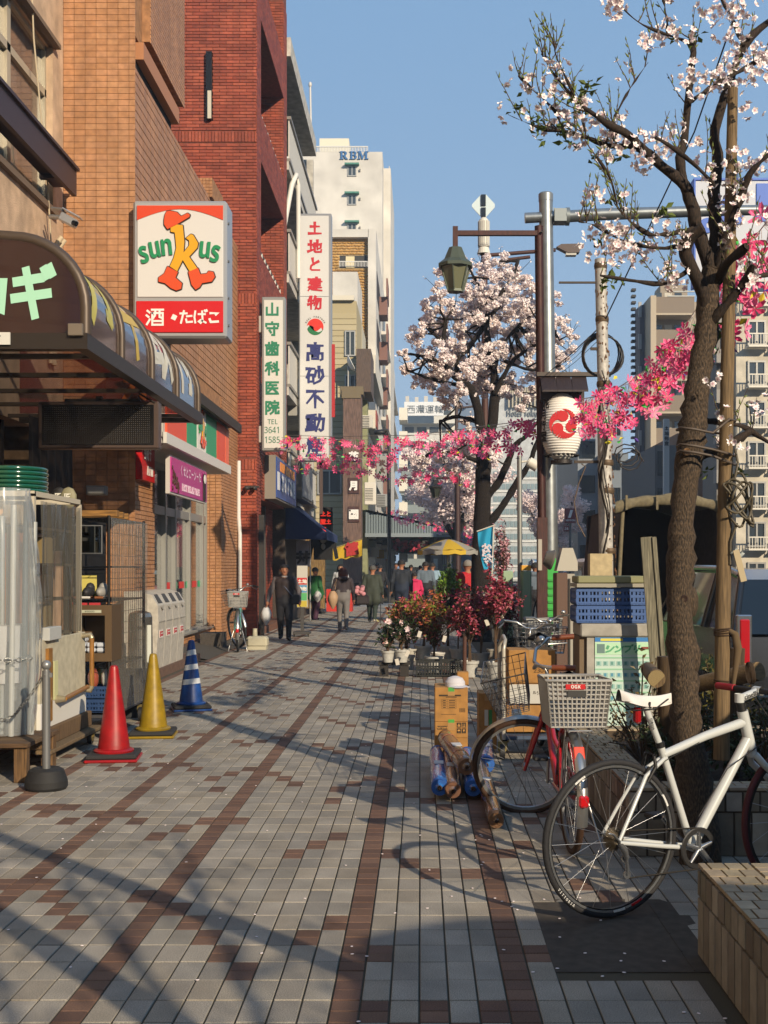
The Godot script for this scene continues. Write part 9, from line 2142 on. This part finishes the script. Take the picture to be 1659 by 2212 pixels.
func flesh(bones: Array,cell: float,k := 0.025) -> MB:
	var lo := V(1e9,1e9,1e9); var hi := -lo
	for q in bones:
		var r := maxf(q[2],q[3]) + 0.03
		for p in [q[0],q[1]]: lo = lo.min(p - V(r,r,r)); hi = hi.max(p + V(r,r,r))
	var n := Vector3i(((hi - lo) / cell).ceil()) + Vector3i(2,2,2)
	var sx := 1; var sy := n.x; var sz := n.x * n.y
	var f := PackedFloat32Array(); f.resize(n.x * n.y * n.z); f.fill(9.0)
	var near := PackedFloat32Array(); near.resize(f.size()); near.fill(9.0)
	var id := PackedInt32Array(); id.resize(f.size())
	for bi in bones.size():
		var q = bones[bi]
		var a: Vector3 = q[0]; var ba: Vector3 = q[1] - q[0]; var ra: float = q[2]; var rb: float = q[3]
		var l2 := maxf(ba.length_squared(),1e-9)
		var m := maxf(ra,rb) + k + cell * 1.5
		var l := Vector3i(((a.min(q[1]) - V(m,m,m) - lo) / cell).floor()).clamp(Vector3i.ZERO,n - Vector3i.ONE)
		var h := Vector3i(((a.max(q[1]) + V(m,m,m) - lo) / cell).ceil()).clamp(Vector3i.ZERO,n - Vector3i.ONE)
		for z in range(l.z,h.z + 1):
			for y in range(l.y,h.y + 1):
				var ix := l.x + y * sy + z * sz
				for x in range(l.x,h.x + 1):
					var pa := lo + V(x,y,z) * cell - a
					var t := clampf(pa.dot(ba) / l2,0.0,1.0)
					var d := (pa - ba * t).length() - lerpf(ra,rb,t)
					if d < near[ix]: near[ix] = d; id[ix] = bi
					var c := f[ix]
					var hh := clampf(0.5 + 0.5 * (c - d) / k,0.0,1.0)
					f[ix] = lerpf(c,d,hh) - k * hh * (1.0 - hh)
					ix += 1
	var vid := PackedInt32Array(); vid.resize(f.size()); vid.fill(-1)
	var vs := PackedVector3Array(); var ns := PackedVector3Array(); var cs := PackedColorArray()
	var off := [0,sx,sy,sx + sy,sz,sx + sz,sy + sz,sx + sy + sz]
	var ed := [[0,1],[2,3],[4,5],[6,7],[0,2],[1,3],[4,6],[5,7],[0,4],[1,5],[2,6],[3,7]]
	for z in n.z - 1:
		for y in n.y - 1:
			for x in n.x - 1:
				var ix := x + y * sy + z * sz
				var s := 0
				for c in 8:
					if f[ix + off[c]] < 0.0: s += 1
				if s == 0 or s == 8: continue
				var sum := Vector3.ZERO; var cnt := 0
				for e in ed:
					var fa := f[ix + off[e[0]]]; var fb := f[ix + off[e[1]]]
					if (fa < 0.0) == (fb < 0.0): continue
					var u := fa / (fa - fb)
					var pa := V(e[0] & 1,(e[0] >> 1) & 1,e[0] >> 2); var pb := V(e[1] & 1,(e[1] >> 1) & 1,e[1] >> 2)
					sum += pa.lerp(pb,u); cnt += 1
				vid[ix] = vs.size()
				vs.append(lo + (V(x,y,z) + sum / cnt) * cell)
				var g := V(f[ix + sx] - f[ix] + f[ix + sx + sy + sz] - f[ix + sy + sz],f[ix + sy] - f[ix] + f[ix + sx + sy + sz] - f[ix + sx + sz],f[ix + sz] - f[ix] + f[ix + sx + sy + sz] - f[ix + sx + sy])
				ns.append(g.normalized())
				var best := 0
				for c in 8:
					if near[ix + off[c]] < near[ix + off[best]]: best = c
				cs.append(bones[id[ix + off[best]]][4])
	var b := N()
	for z in range(1,n.z - 1):
		for y in range(1,n.y - 1):
			for x in range(1,n.x - 1):
				var ix := x + y * sy + z * sz
				for e in [[sx,sy,sz],[sy,sz,sx],[sz,sx,sy]]:
					if (f[ix] < 0.0) == (f[ix + e[0]] < 0.0): continue
					var q := [vid[ix],vid[ix - e[1]],vid[ix - e[1] - e[2]],vid[ix - e[2]]]
					if q.min() < 0: continue
					for w in [[0,1,2],[0,2,3]]:
						var A: int = q[w[0]]; var B: int = q[w[1]]; var C: int = q[w[2]]
						b.col = cs[A]
						b.tri(vs[A],vs[B],vs[C],ns[A],ns[B],ns[C])
	b.col = Color.WHITE
	return b
func person(label: String,at: Vector3,turn: float,o: Dictionary) -> Node3D:
	var H: float = o.get("h",1.55)
	var t := thing("person",label,"person",at,turn,o.get("group",""))
	var skin := lin(o.get("skin","#9a6a50")); var top := lin(o.get("top","#333333")); var sl := lin(o.get("sleeve",o.get("top","#333333"))); var lg := lin(o.get("legs","#222226")); var sh := lin(o.get("shoes","#17171a"))
	var s: float = o.get("step",0.1); var k: float = o.get("bulk",1.0); var ln: float = o.get("lean",0.0)
	var B := []
	var hip := V(0,0.515,0); var chest := V(0,0.74,0.02 + ln * 0.8); var neck := V(0,0.835,0.01 + ln); var head := V(0,0.925,0.018 + ln * 1.25)
	for sd in [-1.0,1.0]:
		var ph: float = s * sd
		var kn := V(0.055 * sd,0.285,0.035 + ph * 0.55); var an := V(0.05 * sd,0.05 + maxf(0,-ph) * 0.22,ph * 1.05 - 0.01)
		B.append([V(0.052 * sd,0.50,0),kn,0.062 * k,0.043 * k,lg]); B.append([kn,an,0.042 * k,0.030 * k if not o.has("wide") else 0.040 * k,lg])
		B.append([an + V(0,-0.018,-0.012),an + V(0.012 * sd,-0.03,0.075),0.026,0.021,sh])
		B.append([V(0.045 * sd,0.53,-0.005),V(0.05 * sd,0.62,0.0 + ln * 0.4),0.070 * k,0.066 * k,lg if not o.has("coat") else top])
		B.append([V(0.042 * sd,0.60,0.005 + ln * 0.4),V(0.062 * sd,0.765,0.01 + ln * 0.85),0.070 * k,0.064 * k,top])
		B.append([V(0.02 * sd,0.80,0.0 + ln),V(0.105 * sd,0.795,0.0 + ln),0.036,0.042,top])
		if o.has("coat"): B.append([V(0.045 * sd,0.56,0),V(0.06 * sd,o.coat,0.0),0.085 * k,0.095 * k,top])
		var ar = o.get("arms",null)
		var el := V(0.155 * sd,0.635,-0.03 - ph * 0.35 + ln * 0.8); var wr := V(0.165 * sd,0.50,0.02 - ph * 0.8 + ln * 0.7)
		if ar: var w = ar[0 if sd < 0 else 1]; el = w[0]; wr = w[1]
		B.append([V(0.115 * sd,0.792,ln),el,0.040 * k,0.033 * k,sl]); B.append([el,wr,0.032 * k,0.023 * k,sl])
		var hd := (wr - el).normalized()
		B.append([wr + hd * 0.005,wr + hd * 0.03,0.019,0.021,skin]); B.append([wr + hd * 0.03,wr + hd * 0.052,0.02,0.016,skin])
	B.append([hip,V(0,0.60,ln * 0.3),0.085 * k,0.080 * k,lg if not o.has("coat") else top]); B.append([V(0,0.62,ln * 0.4),chest,0.080 * k,0.078 * k,top])
	B.append([neck - V(0,0.02,0),neck + V(0,0.03,0.006),0.034,0.031,skin])
	B.append([head,head + V(0,0.012,-0.008),0.055,0.056,skin]); B.append([head + V(0,-0.03,0.012),head + V(0,-0.045,0.020),0.043,0.033,skin]); B.append([head + V(0,-0.005,0.052),head + V(0,-0.018,0.060),0.008,0.012,skin])
	for sd in [-1.0,1.0]: B.append([head + V(0.056 * sd,-0.008,-0.002),head + V(0.058 * sd,0.006,-0.004),0.012,0.012,skin])
	if o.has("hood"): B.append([neck + V(-0.05,-0.01,-0.05),neck + V(0.05,-0.01,-0.05),0.036,0.036,top])
	for q in B:
		q[0] *= H; q[1] *= H; q[2] *= H; q[3] *= H
	var b := flesh(B,o.get("cell",0.02))
	for sd in 2:
		var w = B[6 + 10 * sd] if false else null
	for q in B:
		if q[4] == skin and absf(q[3] - 0.016 * H) < 1e-5:
			var d: Vector3 = (q[1] - q[0]).normalized(); var side := d.cross(V(0,0,1)).normalized()
			b.col = skin
			for i in 4: b.tube([q[1] + V(0,0,(i - 1.5) * 0.011 * H),q[1] + V(0,0,(i - 1.5) * 0.012 * H) + d * 0.022 * H,q[1] + V(0,0,(i - 1.5) * 0.011 * H) + d * (0.036 + 0.006 * (1 if i in [1,2] else 0)) * H - side * 0.012 * H * signf(q[0].x)],[0.0062 * H,0.0055 * H,0.004 * H],5)
			b.tube([q[0] + V(0,0,0.015 * H),q[0] + V(0,0,0.028 * H) + d * 0.018 * H,q[0] + V(0,0,0.027 * H) + d * 0.034 * H],[0.0075 * H,0.0065 * H,0.0045 * H],5)
	var hp := head * H
	b.col = lin("#1a1210")
	for sd in [-1.0,1.0]: b.ball(hp + V(0.021 * sd,0.002,0.0535) * H,V(0.0085,0.004,0.004) * H,6); b.ball(hp + V(0.021 * sd,0.015,0.053) * H,V(0.012,0.0025,0.003) * H,6)
	b.col = lin("#7a3a34"); b.ball(hp + V(0,-0.036,0.053) * H,V(0.014,0.004,0.004) * H,6)
	b.col = Color.WHITE
	part("body",b,mt("#ffffff",0.8,0,{"vc": true}),t,false)
	b = N()
	var st: String = o.get("hair_style","short")
	b.sheet(18,10,func(u,v):
		var a: float = (u - 0.5) * TAU; var th: float = v * PI * (0.56 if absf(a) > 0.9 else 0.40)
		if st != "short" and absf(a) > 0.9: th = v * PI * 0.62
		var r := 0.0655 + 0.003 * sin(a * 9.0)
		return hp + V(sin(th) * sin(a) * r,cos(th) * (r + 0.002) + 0.006,sin(th) * cos(a) * r * 1.02 - 0.008) * H)
	if st == "bob" or st == "long":
		var dn := 0.10 if st == "bob" else 0.15
		b.sheet(14,6,func(u,v):
			var a: float = lerpf(1.0,TAU - 1.0,u)
			var r := 0.068 + 0.012 * sin(v * 2.6) + 0.002 * sin(a * 11.0)
			return hp + V(sin(a) * r,0.02 - v * dn,cos(a) * r - 0.006) * H)
	elif st == "bun": b.ball(hp + V(0,0.02,-0.075) * H,V(0.03,0.028,0.026) * H,8)
	elif st == "cap":
		b.lathe([Vector2(0.073,0.0),Vector2(0.076,0.02),Vector2(0.06,0.05),Vector2(0,0.055)].map(func(e): return e * H),hp + V(0,0.02,0) * H,Basis.IDENTITY,14); b.box(hp + V(0,0.022,0.075) * H,V(0.08,0.008,0.06) * H)
	part("hair" if st != "cap" else "cap",b,mt(o.get("hair","#1c1512"),0.75),t,false)
	return t
func sack(label: String,called: String,cat: String,o: Vector3,s: Vector3,hex: String,handle: Vector3) -> void:
	var t := thing(called,label,cat,o)
	var b := N(); b.sheet(18,10,func(u,v):
		var a: float = u * TAU; var r: float = sin(PI * (0.08 + 0.92 * v)) * 0.62 + 0.42 * (1.0 - absf(v - 0.35))
		return V(cos(a) * s.x * r * (1.0 + 0.08 * sin(a * 5.0 + v * 9.0)),s.y * (1.0 - v),sin(a) * s.z * r * (1.0 + 0.08 * sin(a * 7.0))))
	part("pouch",b,mt(hex,0.6,0,{"back": "#303030"}),t,false)
	b = N(); b.tube([V(-s.x * 0.3,s.y * 0.9,0),handle - o + V(0,0.0,0.01),V(s.x * 0.3,s.y * 0.9,0)],0.008,5); part("handles",b,mt(hex,0.6),t,false)
func make_people():
	var g := V(PX(615,24.2),0,-24.2)
	var t := person("older woman in a dark maroon vest walking toward the viewer with a white bag",g,0.12,{"h": 1.56,"top": "#24171a","sleeve": "#5c5658","legs": "#141216","hair": "#17110f","step": 0.075,"bulk": 1.08,"cell": 0.013,"skin": "#94644a","hair_style": "short","arms": [[V(-0.185,0.645,0.0),V(-0.215,0.52,0.04)],[V(0.185,0.645,-0.02),V(0.19,0.52,0.05)]]})
	var b := N(); b.tube([V(-0.12,1.27,0.05),V(-0.02,1.12,0.145),V(0.12,0.95,0.15),V(0.2,0.86,0.12),V(0.14,0.95,-0.14),V(-0.05,1.2,-0.13),V(-0.12,1.27,-0.03)],0.014,6,false,true); part("bag_strap",b,mt("#3a3f52",0.7),t,false)
	b = N(); b.ball(V(0,1.305,0.02),V(0.075,0.03,0.075),12); part("collar",b,mt("#8d8a8a",0.8),t,false)
	b = N()
	for i in 5: b.ball(V(0.0,1.2 - i * 0.09,0.142 - 0.004 * i),V(0.008,0.008,0.005),6)
	part("buttons",b,mt("#4a4040",0.4),t,false)
	var rot := Basis(V(0,1,0),0.12)
	b = N(); b.cbox(Vector3.ZERO,V(0.16,0.2,0.07),0.02); for i in b.v.size(): b.v[i] = g + rot * (b.v[i] + V(0.22,0.84,0.11))
	one("shoulder_bag",b,mt("#1a1c24",0.6),"small dark shoulder bag at the hip of the woman in the maroon vest","bag")
	var hand := g + rot * V(-0.345,0.74,0.075)
	sack("white plastic shopping bag hanging from the hand of the woman in the maroon vest","shopping_bag","bag",hand + V(-0.03,-0.42,0),V(0.11,0.36,0.09),"#b4b6b8",hand)
	person("person in a green jacket and wide purple trousers beside the banded board",V(PX(680,33.5),0,-33.5),PI * 0.8,{"h": 1.5,"top": "#1c5428","legs": "#3a1830","wide": 1,"hair": "#2c2622","bulk": 1.2,"coat": 0.47,"step": 0.03})
	sack("white carrier bag held by the person in the green jacket","carrier_bag","bag",V(PX(686,33),0.52,-33.0),V(0.11,0.3,0.1),"#b9b9b6",V(PX(686,33),0.86,-33.0))
	person("man in a brown jacket and flat cap by the reed screen",V(PX(692,38),0,-38),PI * 0.5,{"h": 1.6,"top": "#3c2418","legs": "#2a2624","hair": "#4a4036","hair_style": "cap","step": 0.02})
	g = V(PX(736,38.5),0,-38.5)
	t = person("woman in a white coat with a white face mask coming this way",g,0.0,{"h": 1.6,"top": "#a9adb2","legs": "#2c3a3c","hair": "#17120f","hair_style": "long","coat": 0.42,"step": 0.05,"skin": "#b08468"})
	b = N(); b.ball(V(0,1.44,0.085),V(0.06,0.045,0.03),10); part("face_mask",b,mt("#c9c9c6",0.8),t,false)
	g = V(PX(741,27.8),0,-27.8)
	person("woman with reddish bob in a purple grey hoodie and grey leggings seen from behind",g,PI + 0.05,{"h": 1.5,"top": "#2e2429","legs": "#6a6766","hair": "#4a2216","hair_style": "bob","hood": 1,"step": 0.06,"shoes": "#8f857c","bulk": 1.0})
	sack("beige cloth shoulder bag carried by the woman in the hoodie","cloth_bag","bag",V(PX(719,27.7),0.52,-27.7),V(0.12,0.42,0.11),"#a08466",V(PX(728,27.7),1.22,-27.7))
	g = V(PX(804,32),0,-32)
	person("stooped person in a long grey green coat walking away with a cane",g,PI - 0.1,{"h": 1.56,"top": "#30362c","legs": "#243028","hair": "#4a4844","coat": 0.40,"bulk": 1.15,"step": 0.07,"lean": 0.025,"shoes": "#b0a89a"})
	one("walking_cane",stick([V(PX(822,31.9),0,-31.9),V(PX(822,31.9),0.78,-31.9),V(PX(824,31.9),0.82,-31.9),V(PX(827,31.9),0.8,-31.9)],0.012,6),mt("#1c1816",0.6),"thin black cane in the right hand of the stooped person","cane")
	b = N(); b.cbox(V(PX(783,31.7),0.62,-31.7),V(0.36,0.26,0.16),0.04); b.tube([V(PX(775,31.7),0.74,-31.7),V(PX(779,31.7),0.9,-31.7),V(PX(791,31.7),0.9,-31.7),V(PX(793,31.7),0.74,-31.7)],0.012,6); one("dark_handbag",b,mt("#1f1718",0.6),"dark handbag with handles carried by the stooped person","bag")
	b = N()
	for i in 14: b.ball(V(PX(776,31.6) + rr(-0.12,0.12),0.86 + rr(-0.08,0.12),-31.65 + rr(-0.05,0.05)),V(0.07,0.06,0.05),6)
	one("pink_wrapped_flowers",b,mt("#b47a80",0.7),"pink wrapped bunch of flowers above the dark handbag","bouquet")
	person("man in a navy jacket and jeans walking away holding a child's hand",V(PX(867,33),0,-33),PI,{"h": 1.72,"top": "#1c1e28","legs": "#1b2436","hair": "#14100e","bulk": 1.12,"step": 0.05})
	person("child in a bright pink quilted hooded coat beside the man in navy",V(PX(895,33.3),0,-33.3),PI + 0.1,{"h": 1.36,"top": "#b81e50","legs": "#1a1a1e","hair": "#1a1210","hood": 1,"coat": 0.42,"bulk": 1.15,"step": 0.04})
	person("man in a pale blue grey shirt with a dark strap walking away",V(PX(919,37),0,-37),PI,{"h": 1.68,"top": "#56636e","legs": "#1b1c20","hair": "#18130f","bulk": 1.12,"step": 0.05})
	person("person in a light blue shirt partly behind the man with the strap",V(PX(934,40),0,-40),PI,{"h": 1.66,"top": "#7f98a8","legs": "#1d1e22","hair": "#18130f","step": 0.05})
	person("person in a brown sun hat bending over the plants",V(PX(924,26),-0.35,-26),PI * 0.6,{"h": 1.5,"top": "#1b1a1c","legs": "#1b1a1c","hair": "#3a2416","hair_style": "cap","lean": 0.16,"step": 0.02,"skin": "#8f5a3c"})
	person("grey haired man in a red jacket behind the flowers",V(PX(1011,25),0,-25),PI + 0.3,{"h": 1.66,"top": "#a81c24","legs": "#2a2a30","hair": "#7a7672","bulk": 1.2,"step": 0.02})
	person("person in a grey jacket across by the pale green cabinets",V(PX(1157,28),0,-28),PI,{"h": 1.62,"top": "#5c6874","legs": "#22242a","hair": "#22201e","bulk": 1.1,"hood": 1})
	var who := ["dark coated shopper at the left of the arcade crowd","shopper in black deep inside the arcade","man in a dark suit and white collar facing out of the arcade","shopper in charcoal beside the suited man","short shopper in dark brown in the arcade","tall shopper in black at the arcade mouth","shopper in navy near the right arcade post","shopper in dark green far in the arcade"]
	for i in 8:
		person(who[i],V([-1.6,-0.9,-1.15,-0.45,-0.75,-1.9,0.3,0.0][i],0,-[47.0,62.0,56.0,57.0,60.0,52.0,58.0,66.0][i]),[PI,0.0,0.0,PI,PI,PI,PI,0.0][i],{"h": [1.6,1.6,1.7,1.62,1.5,1.7,1.66,1.6][i],"top": ["#1a1a1d","#15151a","#1c1c24","#2a2a2c","#2a201a","#141416","#1a2030","#1c261e"][i],"legs": "#17171a","hair": "#15110f","cell": 0.028,"step": 0.06})
func N() -> MB: return MB.new()
